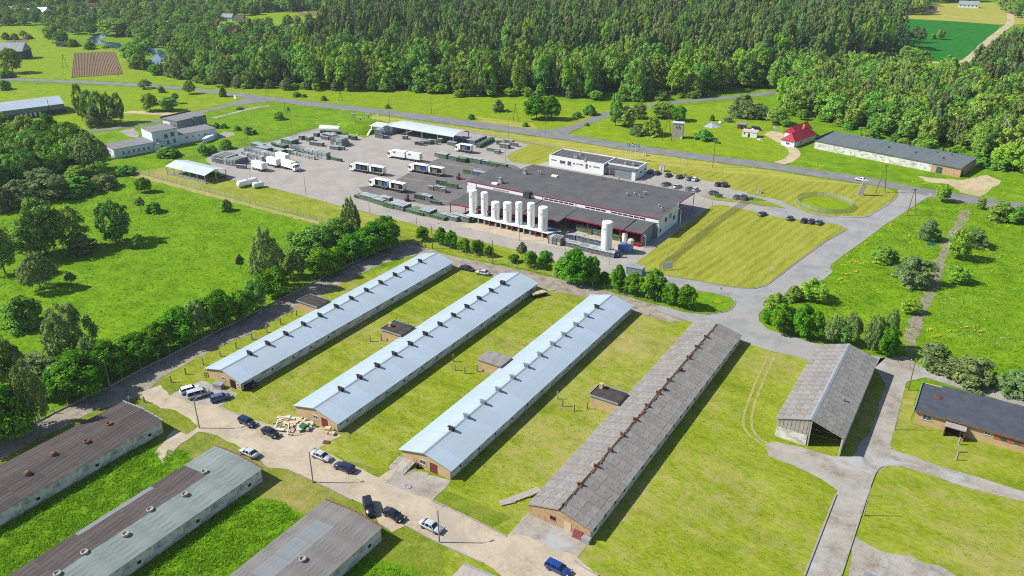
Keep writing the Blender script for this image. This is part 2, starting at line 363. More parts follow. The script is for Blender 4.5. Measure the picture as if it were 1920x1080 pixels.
sheet('parking_lot', [(1190,345),(1209,322),(1228,318),(1242,324),(1300,334),(1344,344),(1358,352),(1400,361),(1400,376),(1360,372),(1300,368)], 0.075, m_yard)
sheet('factory_yard', [(425,335),(385,300),(398,288),(440,280),(520,263),(560,250),(600,240),(640,245),(684,259),(706,250),(725,234),(760,226),(880,246),(960,264),(992,272),(957,289),(950,296),(960,304),(1002,310),(1040,300),(1200,330),(1310,366),(1440,390),(1440,409),(1422,398),(1381,389),(1335,386),(1185,499),(1215,512),(1110,511),(960,467),(905,454),(855,442),(780,422),(730,409),(680,396),(630,384),(562,366),(497,350),(480,347)], 0.08, m_yard)
sheet('dark_asphalt', [(672,352),(738,340),(800,306),(826,296),(900,300),(935,306),(965,310),(1000,330),(880,388),(800,385),(740,372),(680,360)], 0.085, m_fresh, 0.1, 4)
sheet('loading_apron', [(862,424),(880,415),(1010,440),(1050,405),(1215,445),(1205,468),(1160,478),(1060,466),(960,446)], 0.09, m_pale, 0.1, 3)
sheet('east_lane', [(1200,470),(1230,440),(1300,380),(1335,386),(1185,499),(1150,492)], 0.088, m_yard)
sheet('factory_lawn', [(1185,499),(1260,442),(1335,386),(1352,385),(1381,390),(1422,399),(1460,408),(1500,412),(1550,418),(1580,425),(1586,430),(1580,434),(1540,457),(1490,494),(1440,532),(1425,538),(1405,541),(1350,535),(1310,527),(1245,516),(1210,508)], 0.16, m_stripe)
sheet('parking_verge', [(1312,368),(1380,374),(1400,378),(1440,378),(1474,391),(1440,387),(1400,382),(1340,376)], 0.16, m_lawn, 0.2)
sheet('tree_island', [(1110,513),(1215,533),(1305,546),(1340,551),(1370,559),(1377,567),(1372,577),(1360,584),(1322,590),(1280,585),(1250,576),(1100,534)], 0.15, m_meadow)
# lanes round the barns
sheet('fence_lane', [(-80,870),(47,806),(130,763),(207,727),(297,677),(362,647),(437,607),(480,587),(572,539),(627,514),(675,490),(710,471),(745,461),(780,459),(800,466),(860,483),(960,503),(1100,535),(1250,577),(1280,586),(1300,600),(1260,605),(1200,590),(1110,560),(1000,538),(860,502),(800,484),(780,479),(755,485),(717,495),(667,519),(627,539),(480,620),(425,645),(360,676),(300,710),(265,742),(175,772),(60,830),(-60,900)], 0.06, m_gravel_lane, 0.3, 1.5)
sheet('dirt_road', [(255,738),(302,722),(318,742),(335,747),(376,716),(447,739),(412,762),(455,781),(540,806),(600,800),(632,812),(640,818),(597,841),(710,896),(740,878),(845,902),(809,940),(880,970),(950,1005),(992,962),(1107,1017),(1082,1046),(1130,1090),(1460,1290),(1240,1290),(940,1080),(905,1055),(822,1017),(762,985),(735,998),(712,985),(690,952),(660,937),(600,907),(540,880),(505,878),(480,860),(450,839),(410,818),(372,810),(340,832),(305,870),(290,850),(330,800),(300,765),(262,745)], 0.07, m_dirt, 0.25, 1.5)
for pl in ([(960,995),(990,962),(1107,1016),(1084,1045),(1020,1020)], [(722,905),(748,876),(845,902),(811,938),(770,925)], [(318,742),(376,714),(446,738),(412,761),(360,760)]):
    sheet('forecourt', pl, 0.074, m_lane, 0.3)
sheet('weed_patch', [(290,765),(330,770),(372,800),(350,815),(320,800)], 0.08, m_weed, 0.4)
sheet('right_lane', [(1430,1290),(1567,930),(1570,920),(1537,897),(1485,872),(1440,855),(1436,832),(1455,828),(1500,838),(1560,856),(1597,857),(1636,800),(1660,720),(1640,690),(1650,672),(1700,668),(1716,682),(1752,700),(1815,715),(1920,740),(2000,760),(2000,790),(1920,764),(1735,708),(1700,716),(1680,800),(1667,835),(1680,846),(1715,857),(1765,876),(1840,897),(1920,922),(2000,945),(2000,965),(1920,941),(1815,915),(1740,890),(1690,875),(1665,873),(1648,885),(1640,890),(1610,975),(1508,1290)], 0.07, m_lane, 0.2, 2)
sheet('gravel_patch', [(1600,1005),(1625,1020),(1680,1040),(1760,1060),(1800,1085),(1590,1090)], 0.05, m_lane, 0.6, 2)
for a in ([(1443,662),(1425,700),(1404,750),(1394,785),(1398,808),(1418,826),(1438,836)], [(1454,664),(1436,704),(1414,760),(1410,800),(1424,822),(1440,832)]):
    lane('wheel_track', a, 0.6, 0.06, m_track, 0.35)
sheet('old_path', [(1803,394),(1822,396),(1800,436),(1776,477),(1760,540),(1740,580),(1718,640),(1712,665),(1698,660),(1695,632),(1711,585),(1737,540),(1750,497),(1775,442)], 0.06, m_cracked, 0.7, 1.2)
# ploughed plot with real furrows
q = [g(138,100), g(216,97), g(231,139), g(133,146)]
pb = MB(); NR = 30
for i in range(NR):
    a0, a1, a2 = i / NR, (i + .5) / NR, (i + 1) / NR
    P_ = lambda a, z, b: tuple(((q[0] * (1-a) + q[1] * a) * (1-b) + (q[3] * (1-a) + q[2] * a) * b)[:2]) + (z,)
    pb.add([P_(a0, .06, 0), P_(a1, .38, 0), P_(a2, .06, 0), P_(a0, .06, 1), P_(a1, .38, 1), P_(a2, .06, 1)], [(0,1,4,3), (1,2,5,4)])
struct(pb.build('ploughed_field', m_soil))
sheet('bare_plot', [(12,75),(58,72),(48,86),(10,88)], 0.05, m_soil, 0.5)
sheet('bare_plot', [(855,8),(876,5),(874,20),(852,18)], 0.05, m_soil, 0.5)
sheet('bare_plot', [(560,24),(596,22),(595,30),(562,31)], 0.05, m_soil, 0.5)
# river
lane('river', [(196,62),(188,66),(182,70),(176,75),(188,80),(208,82),(225,88),(250,92)], 11, 0.05, m_water, 0.2)
lane('river', [(272,88),(284,95),(298,100),(302,106),(296,114),(288,121)], 12, 0.05, m_water, 0.2)
lane('river', [(350,118),(380,122),(410,135)], 11, 0.05, m_water, 0.2)
lane('river', [(1370,160),(1420,162),(1480,158)], 9, 0.05, m_water, 0.2)
lane('river', [(1780,258),(1840,262),(1905,268)], 9, 0.05, m_water, 0.2)
# kerbs, each its own run
def kerb(px, wd=0.25, hgt=0.13, z=0.07):
    c = catmull([g(*p) for p in px], 4); mb = MB()
    for i in range(len(c) - 1):
        a, b = c[i], c[i+1]; d = b - a
        if d.length < 0.01: continue
        mb.obox(((a.x+b.x)/2, (a.y+b.y)/2, z), (d.length + 0.02, wd, hgt + 0.0007 * (i % 2)), math.atan2(d.y, d.x))
    return struct(mb.build('kerb', m_kerb))
kerb([(1185,500),(1210,509),(1245,517),(1310,528),(1350,536),(1405,542),(1425,539),(1441,533),(1491,495),(1541,458),(1581,435),(1587,430),(1581,424),(1550,417.5)])
kerb([(1550,406.5),(1620,407.5),(1641,398),(1669,381),(1685,366)])
kerb([(1305,545),(1341,550.5),(1371,558.5),(1378.5,567),(1373,578),(1360,585),(1322,591)])
kerb([(1567,928),(1538,1003),(1508,1080)], 0.3, 0.2); kerb([(1656,875),(1640,890),(1612,972),(1577,1080)], 0.25, 0.16)
kerb([(810,939),(880,971),(950,1006)]); kerb([(1078,1052),(1090,1062),(1122,1080)]); kerb([(540,881),(600,908),(660,938)]); kerb([(762,986),(822,1018.5),(905,1056)]); kerb([(412,763),(455,782)]); kerb([(1667,835),(1672,842)])
# paint on the dark yard and the car park
mk = MB()
for a, b in (((742,332),(800,341)),((758,322),(842,336)),((724,352),(790,362)),((800,372),(850,380)),((830,306),(905,318)),((850,300),(915,310))):
    p0, p1 = g(*a), g(*b); d = p1 - p0; mk.obox(((p0.x+p1.x)/2, (p0.y+p1.y)/2, 0.095), (d.length, 0.18, 0.006), math.atan2(d.y, d.x))
struct(mk.build('yard_line_marking', m_paint))
mk = MB()
for px, py in ((1262,334),(1284,337),(1316,345),(1326,347),(1336,348),(1313,343)):
    p0, p1 = g(px, py), g(px + 7, py - 6); d = p1 - p0; mk.obox(((p0.x+p1.x)/2, (p0.y+p1.y)/2, 0.09), (d.length, 0.16, 0.006), math.atan2(d.y, d.x))
for k in range(7):
    p0, p1 = g(1442 + 6*k, 401 + k*.8), g(1448 + 6*k, 396 + k*.8); d = p1 - p0; mk.obox(((p0.x+p1.x)/2, (p0.y+p1.y)/2, 0.09), (d.length, 0.16, 0.006), math.atan2(d.y, d.x))
struct(mk.build('parking_bay_marking', m_paint))
# ================================================================ barns
m_blue   = M('blue_sheet_metal', A(185,206,220,1.0), A(200,217,228,1.0), 0.35, 0.45, 0.35, 0.0, sc3=(1,0.25,1), rnd=0.035)
m_ridge  = M('ridge_flashing', A(196,212,222,.7), A(180,198,210,.7), 0.8, 0.5)
m_panel  = M('whitewashed_concrete', A(150,152,150), A(214,212,204,1.25), 0.55, 0.9, bmp=0.3, sc3=(1,1,1.6), rnd=0.06, c3=A(230,228,220,1.3))
m_brickc = M('cream_render', A(206,176,128), A(222,196,152), 0.7, 0.9, bmp=0.25)
m_brick  = M('weathered_brick', A(184,150,116), A(214,182,140), 0.9, 0.9, bmp=0.5, c3=A(176,130,110))
m_black  = M('black_vent_metal', A(52,44,46), A(78,60,58), 3, 0.6)
m_grayvent = M('grey_vent_metal', A(128,142,152), A(156,168,176), 2, 0.5)
m_redvent = M('red_vent_boards', A(100,56,52), A(130,88,78), 3, 0.85)
m_hole   = M('dark_opening', A(30,32,36), A(52,54,58), 2, 0.7)
m_glass  = M('window_glass', A(60,70,84), A(96,108,120), 1.2, 0.12, 0.6)
m_white  = M('white_paint', AW(226,228,228), AW(208,211,212), 0.6, 0.5, rnd=0.03)
m_reddoor = M('maroon_door', A(122,54,58), A(142,72,74), 2, 0.6)
m_slate  = M('grey_roof_sheet', A(128,125,121), A(158,155,150), 0.9, 0.9, bmp=0.35, rnd=0.11, c3=A(170,166,160))
m_plank  = M('rotten_ridge_wood', A(84,66,52), A(160,138,112), 2.5, 0.95)
m_tar    = M('tar_roof', A(62,58,56), A(92,84,78), 0.8, 0.95, bmp=0.5)
m_brown  = M('brown_roof_felt', A(66,61,60), A(96,89,86), 1.1, 0.95, bmp=0.7, sc3=(2.2,0.35,1), rnd=0.14, c3=A(118,109,104))
m_felt   = M('grey_green_felt', A(118,132,130), A(146,158,154), 0.7, 0.92, bmp=0.4, sc3=(1.6,0.4,1), rnd=0.08, c3=A(156,166,162))
m_greybrown = M('grey_brown_felt', A(118,114,111), A(142,139,136), 0.9, 0.92, bmp=0.4, sc3=(1.6,0.4,1), rnd=0.08, c3=A(142,146,146))
m_patch  = M('felt_patch', A(134,141,144), A(148,154,157), 0.6, 0.85)
m_conc   = M('grey_concrete', A(170,164,156), A(198,190,180), 1.0, 0.92, bmp=0.3, rnd=0.05)
m_steel  = M('galvanised_steel', A(170,178,184), A(196,202,206), 1.0, 0.42, 0.4, 0.3)
m_darksteel = M('dark_steel', A(70,72,76), A(92,94,98), 1.5, 0.5)
m_wood   = M('pale_timber', A(214,190,148), A(232,214,180), 2, 0.85, rnd=0.1)
m_rust   = M('rusty_metal', A(126,84,64), A(160,112,88), 2.5, 0.85)

def slope_grid(root, x_e, z_e, x_r, z_r, y0, y1, nc, nr, mat, thick=0.05, jit=0.012, name='roof_sheet', lap=0.0, gap=0.02, skip=()):
    """a roof slope laid from separate sheets that share one mesh; each lies a little uneven"""
    L = math.hypot(x_r - x_e, z_r - z_e); sl = L / nr; w_ = (y1 - y0) / nc; sgn = 1 if x_r > x_e else -1
    ang = math.atan2(z_r - z_e, abs(x_r - x_e))
    me = MB().box(0, gap, -thick, sl - gap, w_ - gap, 0).mesh(name, mat)
    out = []
    for r in range(nr):
        for c in range(nc):
            if (r, c) in skip: continue
            t = r * sl
            o = ob(name, me, root)
            dz = random.uniform(-jit, jit) + lap * (r % 2)
            if sgn > 0:
                o.location = (x_e + math.cos(ang) * t - math.sin(ang) * dz, y0 + c * w_, z_e + math.sin(ang) * t + dz)
                o.rotation_euler = (random.uniform(-jit, jit) * .25, -ang, 0)
            else:
                o.location = (x_e - math.cos(ang) * t + math.sin(ang) * dz, y0 + (c + 1) * w_, z_e + math.sin(ang) * t + dz)
                o.rotation_euler = (random.uniform(-jit, jit) * .25, -ang, math.pi)
            out.append(o)
    return out

def barn_shell(root, x0, x1, y0, y1, h, hr, wall_mat, gable_mat, npan=14, over=0.55, gable_over=0.35):
    """core walls: long panel walls with joints, gable walls with their triangle; returns roof geometry figures"""
    xm = (x0 + x1) / 2
    wx0, wx1, wy0, wy1 = x0 + over, x1 - over, y0 + gable_over, y1 - gable_over
    k = (hr - h) / (xm - x0)
    zt = lambda x: h + (min(x, 2 * xm - x) - x0) * k - 0.12
    core = MB().prism([(wx0 + .2, wy0 + .2), (wx1 - .2, wy0 + .2), (wx1 - .2, wy1 - .2), (wx0 + .2, wy1 - .2)], 0, zt(wx0) - .05)
    core.build('wall', wall_mat, root)
    pw = (wy1 - wy0 - 0.4) / npan
    mp = MB().box(0, 0.025, 0, 0.19, pw - 0.025, zt(wx0) - 0.03).mesh('wall_panel', wall_mat)
    for s, xx in ((0, wx0), (1, wx1 - .19)):
        for i in range(npan): ob('wall_panel', mp, root, (xx + random.uniform(-.01, .01), wy0 + .2 + i * pw, 0))
    for yy, yb in ((wy0, wy0 + .2), (wy1 - .2, wy1)):
        gb = MB(); pts = [(wx0, 0), (wx1, 0), (wx1, zt(wx1)), (xm, zt(xm)), (wx0, zt(wx0))]
        a = [(x, yy, z) for x, z in pts]; b = [(x, yb, z) for x, z in pts]
        gb.add(a + b, [(0,1,2,3,4), (9,8,7,6,5)] + [((i+1) % 5, i, i + 5, (i+1) % 5 + 5) for i in range(5)])
        gb.build('gable_wall', gable_mat, root)
    return xm, wx0, wx1, wy0, wy1

def window(root, x, y, z, wd, hg, axis='y', out=-1, mat=None, frame=None):
    """window on a wall that faces along axis with sign out; pane recessed in a frame"""
    fr = MB(); t = .07
    def bx(a0, b0, a1, b1, d0, d1, mb):
        if axis == 'y': mb.box(x + a0, min(y + out*d0, y + out*d1), z + b0, x + a1, max(y + out*d0, y + out*d1), z + b1)
        else: mb.box(min(x + out*d0, x + out*d1), y + a0, z + b0, max(x + out*d0, x + out*d1), y + a1, z + b1)
    for a0, b0, a1, b1 in ((-wd/2, 0, wd/2, t), (-wd/2, hg - t, wd/2, hg), (-wd/2, t, -wd/2 + t, hg - t), (wd/2 - t, t, wd/2, hg - t), (-.03, t, .03, hg - t)):
        bx(a0, b0, a1, b1, -0.02, .06, fr)
    w_ = fr.build('window', frame or m_white, root)
    pn = MB(); bx(-wd/2 + .01, .01, wd/2 - .01, hg - .01, -.02, .025, pn); pn.build('pane', mat or m_glass, w_)
    sl = MB(); bx(-wd/2 - .08, -.06, wd/2 + .08, 0, -.02, .12, sl); sl.build('sill', m_conc, w_)
    return w_

def ridge_vent_mesh(mat):
    mb = MB()
    mb.box(-.55, -.18, -.25, .55, .18, .75); mb.box(-.75, -.30, .75, .75, .30, .86); mb.box(-.50, -.235, .25, .5, -.185, .7)
    for s in (-1, 1): mb.box(s*.55 - (.05 if s > 0 else 0), .18, -.1, s*.55 + (.05 if s < 0 else 0), .5, .55)
    return mb.mesh('ridge_vent', mat)
vent_black = ridge_vent_mesh(m_black); vent_grey = ridge_vent_mesh(m_grayvent)

def annex(root, x0, x1, y0, y1, h, walls, roof, chimney=None, lip=True):
    MB().box(x0, y0, 0, x1, y1, h).build('annex_wall', walls, root)
    r = MB().box(x0 - .25, y0 - .25, h + .004, x1, y1 + .25, h + .22).build('annex_roof', roof, root)
    if lip:
        lp = MB(); lp.box(x0 - .32, y0 - .32, h + .05, x0 - .2, y1 + .32, h + .38); lp.box(x0 - .2, y0 - .32, h + .05, x1, y0 - .2, h + .375); lp.box(x0 - .2, y1 + .2, h + .05, x1, y1 + .32, h + .375)
        lp.build('roof_trim', m_ridge, r)
    for cx_, cy_, cw, ch in (chimney or []):
        c = MB(); c.box(cx_ - cw/2, cy_ - cw/2, h + .2, cx_ + cw/2, cy_ + cw/2, h + ch); c.box(cx_ - cw/2 - .08, cy_ - cw/2 - .08, h + ch, cx_ + cw/2 + .08, cy_ + cw/2 + .08, h + ch + .15)
        c.build('chimney', walls, r)

EAVE, RIDGE = 2.45, 4.15
def px_on(px, py, z): p = g(px, py, z); return p.x, p.y
def blue_barn(x0, x1, y0, y1, label, vents, ventpx):
    root = thing('livestock_barn', label, 'barn', ((x0+x1)/2, y0, 0), group=None)
    cx_ = (x0 + x1) / 2; X0, X1, Y1 = x0 - cx_, x1 - cx_, y1 - y0
    xm, wx0, wx1, wy0, wy1 = barn_shell(root, X0, X1, 0, Y1, EAVE, RIDGE, m_panel, m_brickc)
    slope_grid(root, X0, EAVE, 0, RIDGE, 0, Y1, 21, 1, m_blue, 0.06, 0.006, 'roof_panel')
    slope_grid(root, X1, EAVE, 0, RIDGE, 0, Y1, 21, 1, m_blue, 0.06, 0.006, 'roof_panel')
    rc = MB(); k = (RIDGE - EAVE) / X1
    rc.add([(-.3, -.02, RIDGE + .02 - .3*k), (0, -.02, RIDGE + .05), (.3, -.02, RIDGE + .02 - .3*k), (-.3, Y1 + .02, RIDGE + .02 - .3*k), (0, Y1 + .02, RIDGE + .05), (.3, Y1 + .02, RIDGE + .02 - .3*k)], [(0,1,4,3), (1,2,5,4)])
    rc.build('ridge_cap', m_ridge, root)
    gt = MB()   # eave trim along the gable edge
    for s in (-1, 1): gt.slab([(s*X1, -.04, EAVE - .02), (s*X1, -.04, EAVE + .02), (0, -.04, RIDGE + .02), (0, -.04, RIDGE - .16)] if s > 0 else [(0, -.04, RIDGE - .16), (0, -.04, RIDGE + .02), (-X1, -.04, EAVE + .02), (-X1, -.04, EAVE - .02)], .03)
    gt.build('verge_trim', m_ridge, root)
    for i, p in enumerate(ventpx):
        y = px_on(p[0], p[1], RIDGE)[1] - y0
        ob('ridge_vent', vents[i] if isinstance(vents, list) else vents, root, (0, y, RIDGE))
    mw = MB().box(0, -.22, 0, .045, .22, .5).mesh('wall_hatch', m_hole)
    n = 13
    for i in range(n):
        if random.random() < .12: continue
        yy = wy0 + (i + .5) * (wy1 - wy0) / n + random.uniform(-.3, .3)
        ob('wall_hatch', mw, root, (wx1 - .005, yy, .95)); ob('wall_hatch', mw, root, (wx0 - .04, yy, .95))
    return root, wx0, wx1, wy0, wy1

def lerp_px(a, b, n): return [(a[0] + (b[0]-a[0])*t, a[1] + (b[1]-a[1])*t) for t in [i/(n-1) for i in range(n)]]
T_ = lambda ox, oy, *pts: [(ox + x/4, oy + y/4) for x, y in pts]
b1, *w1 = blue_barn(-148.0, -135.2, 98.3, 181.2, 'pale blue metal roofed barn beside the tree lined lane, white vans by its gable', vent_black,
    T_(0,540,(1850,490)) + T_(480,540,(62,415),(198,342),(330,270),(457,205),(578,138),(693,78),(808,18)) + T_(480,270,(915,1040),(1022,982),(1118,935),(1210,880)))
b2, *w2 = blue_barn(-118.6, -105.3, 98.3, 182.0, 'pale blue metal roofed barn with timber piled at its gable door', vent_black,
    T_(480,540,(612,760),(750,668),(885,582),(1012,495),(1132,418),(1247,345),(1355,272),(1458,205),(1558,140),(1655,80),(1742,20)) + T_(480,270,(1828,1040)) + [(938,532)])
b3, *w3 = blue_barn(-89.0, -75.8, 98.4, 183.0, 'pale blue metal roofed barn with mostly grey ridge vents and a ramp at its gable', [vent_black, vent_grey, vent_grey, vent_grey, vent_grey, vent_grey, vent_grey, vent_grey, vent_grey, vent_grey, vent_grey, vent_black],
    T_(480,540,(1435,1055),(1560,965),(1680,858),(1797,765),(1903,672)) + T_(960,540,(85,585),(185,500),(278,420),(368,350),(455,275),(537,208),(610,142)))

def door(root, x, z0, wd, hg, mat, y=-.02, leaf2=True):
    d = MB().box(x - wd/2, y - .05, z0, x + wd/2, y + .04, z0 + hg).build('door', mat, root)
    MB().box(x + wd*.05, y - .11, z0 + hg*.45, x + wd*.05 + .05, y - .05, z0 + hg*.55).build('handle', m_steel, d)
    if leaf2: MB().box(x - .012, y - .056, z0 + .05, x + .012, y - .051, z0 + hg - .05).build('door_seam', m_hole, d)
    return d
# fronts (gable wall face is at local y = wy0)
fy = 0.35
door(b1, 3.1, 0.02, 1.9, 2.2, m_hole, fy); window(b1, -0.1, fy, 1.1, 1.0, .95); window(b1, 4.8, fy, 1.1, .7, .8)
door(b2, 2.4, 0.02, 1.8, 2.2, m_reddoor, fy); window(b2, -0.2, fy, 1.1, 1.3, 1.0)
door(b3, 2.0, 0.02, 1.8, 2.2, m_reddoor, fy); window(b3, -0.6, fy, 1.0, 1.5, 1.1)
# annexes on the left side of each barn
def local(root, x, y): return x - root.location.x, y - root.location.y
def annex_px(root, bx0, pxa, pxb, h, walls, roof, chim=None, lip=True):
    """pxa, pxb: outer front and outer back top corners of the annex roof in the photo"""
    xa, ya = px_on(*pxa, h); xb, yb = px_on(*pxb, h); lx, la = local(root, min(xa, xb), min(ya, yb)); _, lb = local(root, 0, max(ya, yb))
    annex(root, lx, bx0 - .02, la, lb, h, walls, roof, chim(lx, la, lb) if chim else None, lip)
annex_px(b1, w1[0], (559,565), (585,555), 2.9, m_brickc, m_tar, None)
annex_px(b2, w2[0], (716,618), (740,603), 2.9, m_brickc, m_tar, lambda x, a, b: [(x + 1.0, a + 2.2, .7, 1.1)])
annex_px(b3, w3[0], (896,674), (918,659), 2.9, m_brickc, m_slate, None, False)
# slim vent pipes on the middle annex
xx, yy = local(b2, *px_on(758, 612, 2.9))
vp = MB()
for d in (0, .9): vp.cyl((xx + d, yy + d*.6, 3.05), (xx + d, yy + d*.6, 4.3), .09, n=8)
vp.build('vent_pipe', m_grayvent, b2)
# ramp with railings at barn 3
rx, ry = local(b3, *px_on(745, 868, .3))
rm = MB(); rm.add([(-6.6,-3.4,.1),(-2.6,-3.4,.1),(-2.6,.3,.1),(-6.6,.3,.1),(-6.6,-3.4,.16),(-2.6,-3.4,.16),(-2.6,.3,.75),(-6.6,.3,.75)], [(3,2,1,0),(4,5,6,7),(0,1,5,4),(1,2,6,5),(2,3,7,6),(3,0,4,7)])
rmp = rm.build('ramp', m_conc, b3)
for sx in (-6.5, -2.7):
    rl = MB()
    for i in range(4): rl.cyl((sx, -3.3 + i*1.15, .15 + i*.19), (sx, -3.3 + i*1.15, 1.15 + i*.19), .03, n=5)
    for zz in (.55, 1.1): rl.cyl((sx, -3.3, .1 + zz), (sx, .15, .67 + zz), .03, n=5)
    rl.build('railing', m_darksteel, rmp)

# ---- barn with the broken grey roof
gx0, gx1, gy0, gy1 = -58.6, -45.4, 98.2, 182.3
b4 = thing('livestock_barn', 'old barn with grey sheet roof and broken ridge of red vents', 'barn', ((gx0+gx1)/2, gy0, 0))
hw = (gx1 - gx0) / 2; GE, GR, GL = 2.4, 4.1, gy1 - gy0
_, vx0, vx1, vy0, vy1 = barn_shell(b4, -hw, hw, 0, GL, GE, GR, m_panel, m_brick, 14, 0.35, 0.2)
sk = [(4, c) for c in (6, 11, 12, 19, 24)]
slope_grid(b4, -hw, GE, -.25, GR - .06, 0, GL, 30, 5, m_slate, .04, .02, 'roof_sheet', .012)
slope_grid(b4, hw, GE, .25, GR - .06, 0, GL, 29, 5, m_slate, .04, .02, 'roof_sheet', .012)
MB().add([(-hw+.3, .1, GE - .1), (hw - .3, .1, GE - .1), (hw - .3, GL - .1, GE - .1), (-hw + .3, GL - .1, GE - .1), (0, .1, GR - .22), (0, GL - .1, GR - .22)], [(0,3,5,4), (1,4,5,2)]).build('roof_deck', m_plank, b4)
rb = MB()
for s in (-1, 1): rb.box(s*.17 - .05, 0, GR - .1, s*.17 + .05, GL * .995, GR + .02 + .01*s)
rb.build('ridge_beam', m_plank, b4)
for i in range(46):
    y = random.uniform(1, GL - 1); l = random.uniform(.4, 1.9)
    MB().obox((random.uniform(-.25, .25), y, GR + random.uniform(.02, .1)), (random.uniform(.1, .35), l, .05), random.uniform(-.35, .35)).build('loose_board', random.choice([m_plank, m_plank, m_rust]), b4)
mv = MB()
mv.box(-.45, -.14, -.15, .45, .14, .62); mv.box(-.55, -.06, .1, -.45, .35, .55); mv.box(.1, .14, -.1, .5, .4, .3); mv = mv.mesh('ridge_vent', m_redvent)
for k, p in enumerate(T_(960,540,(1440,365),(1370,440),(1300,520),(1160,690),(1075,785),(990,880),(905,985)) + T_(960,810,(810,20),(702,130),(600,250),(488,390))):
    o = ob('ridge_vent', mv, b4, (random.uniform(-.1, .1), px_on(*p, GR)[1] - gy0, GR)); o.rotation_euler = (random.uniform(-.1,.1), random.uniform(-.15,.15), random.uniform(-.3,.3))
for p in T_(960,540,(1235,605),(1130,755)):
    o = ob('fallen_vent', mv, b4, (.3, px_on(*p, GR)[1] - gy0, GR + .1)); o.rotation_euler = (1.35, .2, .8)
mh = MB().box(0, -.4, 0, .03, .4, .75).mesh('window_opening', m_hole)
for i in range(20):
    yy = 2 + i * 4.1
    ob('window_opening', mh, b4, (vx1 - .004, yy, 1.0)); ob('window_opening', mh, b4, (vx0 - .026, yy, 1.0))
d4 = MB().box(1.0, .14, .02, 2.4, .19, 2.0).build('door', m_wood, b4)
window(b4, -1.3, .2, 1.15, 1.2, .9, mat=m_hole, frame=m_rust)
annex_px(b4, vx0, (1107,741), (1126,724), 2.9, m_brickc, m_tar, lambda x, a, b: [(x + .9, b - .9, .8, 1.3)])

# ---- flat low barns in the foreground
def low_barn(x0, x1, y1, label, h, hr, rows, cols, mats, over=.3):
    y0 = 20.0
    root = thing('low_barn', label, 'barn', ((x0+x1)/2, y1, 0)); hw = (x1 - x0)/2; L = y1 - y0
    for side in (-1, 1):
        L_ = math.hypot(hw, hr - h); ang = math.atan2(hr - h, hw); sl = L_ / rows; wl = L / cols
        meshes = {}
        for r in range(rows):
            off = 0.0
            for c in range(cols):
                mt = mats(side, r, c)
                if mt is None: continue
                if mt.name not in meshes: meshes[mt.name] = MB().box(0, .012, -.05, sl - .012, wl - .012, 0).mesh('roof_strip', mt)
                t = r * sl; o = ob('roof_strip', meshes[mt.name], root); dz = random.uniform(-.012, .012)
                if side < 0: o.location = (-hw + math.cos(ang)*t, -(c+1)*wl, h + math.sin(ang)*t + dz); o.rotation_euler = (0, -ang, 0)
                else: o.location = (hw - math.cos(ang)*t, -c*wl, h + math.sin(ang)*t + dz); o.rotation_euler = (0, -ang, math.pi)
    MB().add([(-hw+.1, -.05, h - .03), (hw - .1, -.05, h - .03), (hw - .1, -L, h - .03), (-hw + .1, -L, h - .03), (0, -.05, hr - .07), (0, -L, hr - .07)], [(0,4,5,3), (1,2,5,4), (1,4,0)]).build('roof_deck', m_tar, root)
    pw = 5.9; n = int(L / pw)
    mp = MB().box(0, .03, 0, .2, pw - .03, h - .12).mesh('wall_panel', m_panel)
    for xx in (-hw + over, hw - over - .2):
        for i in range(n): ob('wall_panel', mp, root, (xx + random.uniform(-.012, .012), -.35 - (i+1)*pw, 0))
    MB().box(-hw + over + .1, -L + .1, 0, hw - over - .1, -.4, h - .15).build('wall', m_panel, root)
    MB().box(-hw + over, -.39, 0, hw - over, -.2, h - .13).build('gable_wall', m_brick, root)
    for i in range(n):
        if i % 2 == 0: MB().box(hw - over - .015, -3.3 - i*pw - .4, .9, hw - over + .02, -3.3 - i*pw + .3, 1.5).build('wall_hatch', m_hole, root)
    return root
def roof_pot(root, px, z, kind):
    x, y = px_on(*px, z); x, y = local(root, x, y)
    mb = MB().lathe([(.62, -.1), (.62, .42), (.50, .46), (.46, .2), (.1, .15)], (x, y, z), 12)
    v = mb.build('roof_vent', m_rust if kind else m_conc, root, True)
    if kind == 1: MB().lathe([(.60, .44), (.52, .62), (.18, .72)], (x, y, z), 12).build('vent_cap', m_rust, v, True)
d1 = low_barn(-150.7, -136.9, 79.2, 'low barn with dark brown felt roof and rusty capped vents by the lane', 2.95, 3.5, 7, 10, lambda s, r, c: m_brown)
for px, k in (((205,796),0),((163,829),0),((101,853),1),((52,889),1)): roof_pot(d1, px, 3.45, k or 2)
def d2m(s, r, c):
    if s < 0: return m_patch if (r < 1 and 2 <= c < 4) else (m_felt if c < 1 else m_brown)
    return m_felt
d2 = low_barn(-120.5, -106.7, 79.3, 'low barn with half grey green, half brown felt roof and pale vent pots', 2.95, 3.5, 6, 8, d2m)
for px in ((384,886),(347,928),(282,957),(236,1003),(159,1037),(108,1077)): roof_pot(d2, px, 3.45, 0)
d3 = low_barn(-90.2, -76.5, 79.2, 'low barn with patched grey roof behind the two black cars', 2.95, 3.5, 8, 12, lambda s, r, c: m_patch if (s < 0 and 3 <= r and 1 <= c < 4) else m_greybrown)
roof_pot(d3, (568,1050), 3.4, 0)
d5 = low_barn(-59.6, -46, 79.6, 'low barn with pale speckled roof at the end of the dirt road', 2.95, 3.5, 6, 8, lambda s, r, c: m_conc)
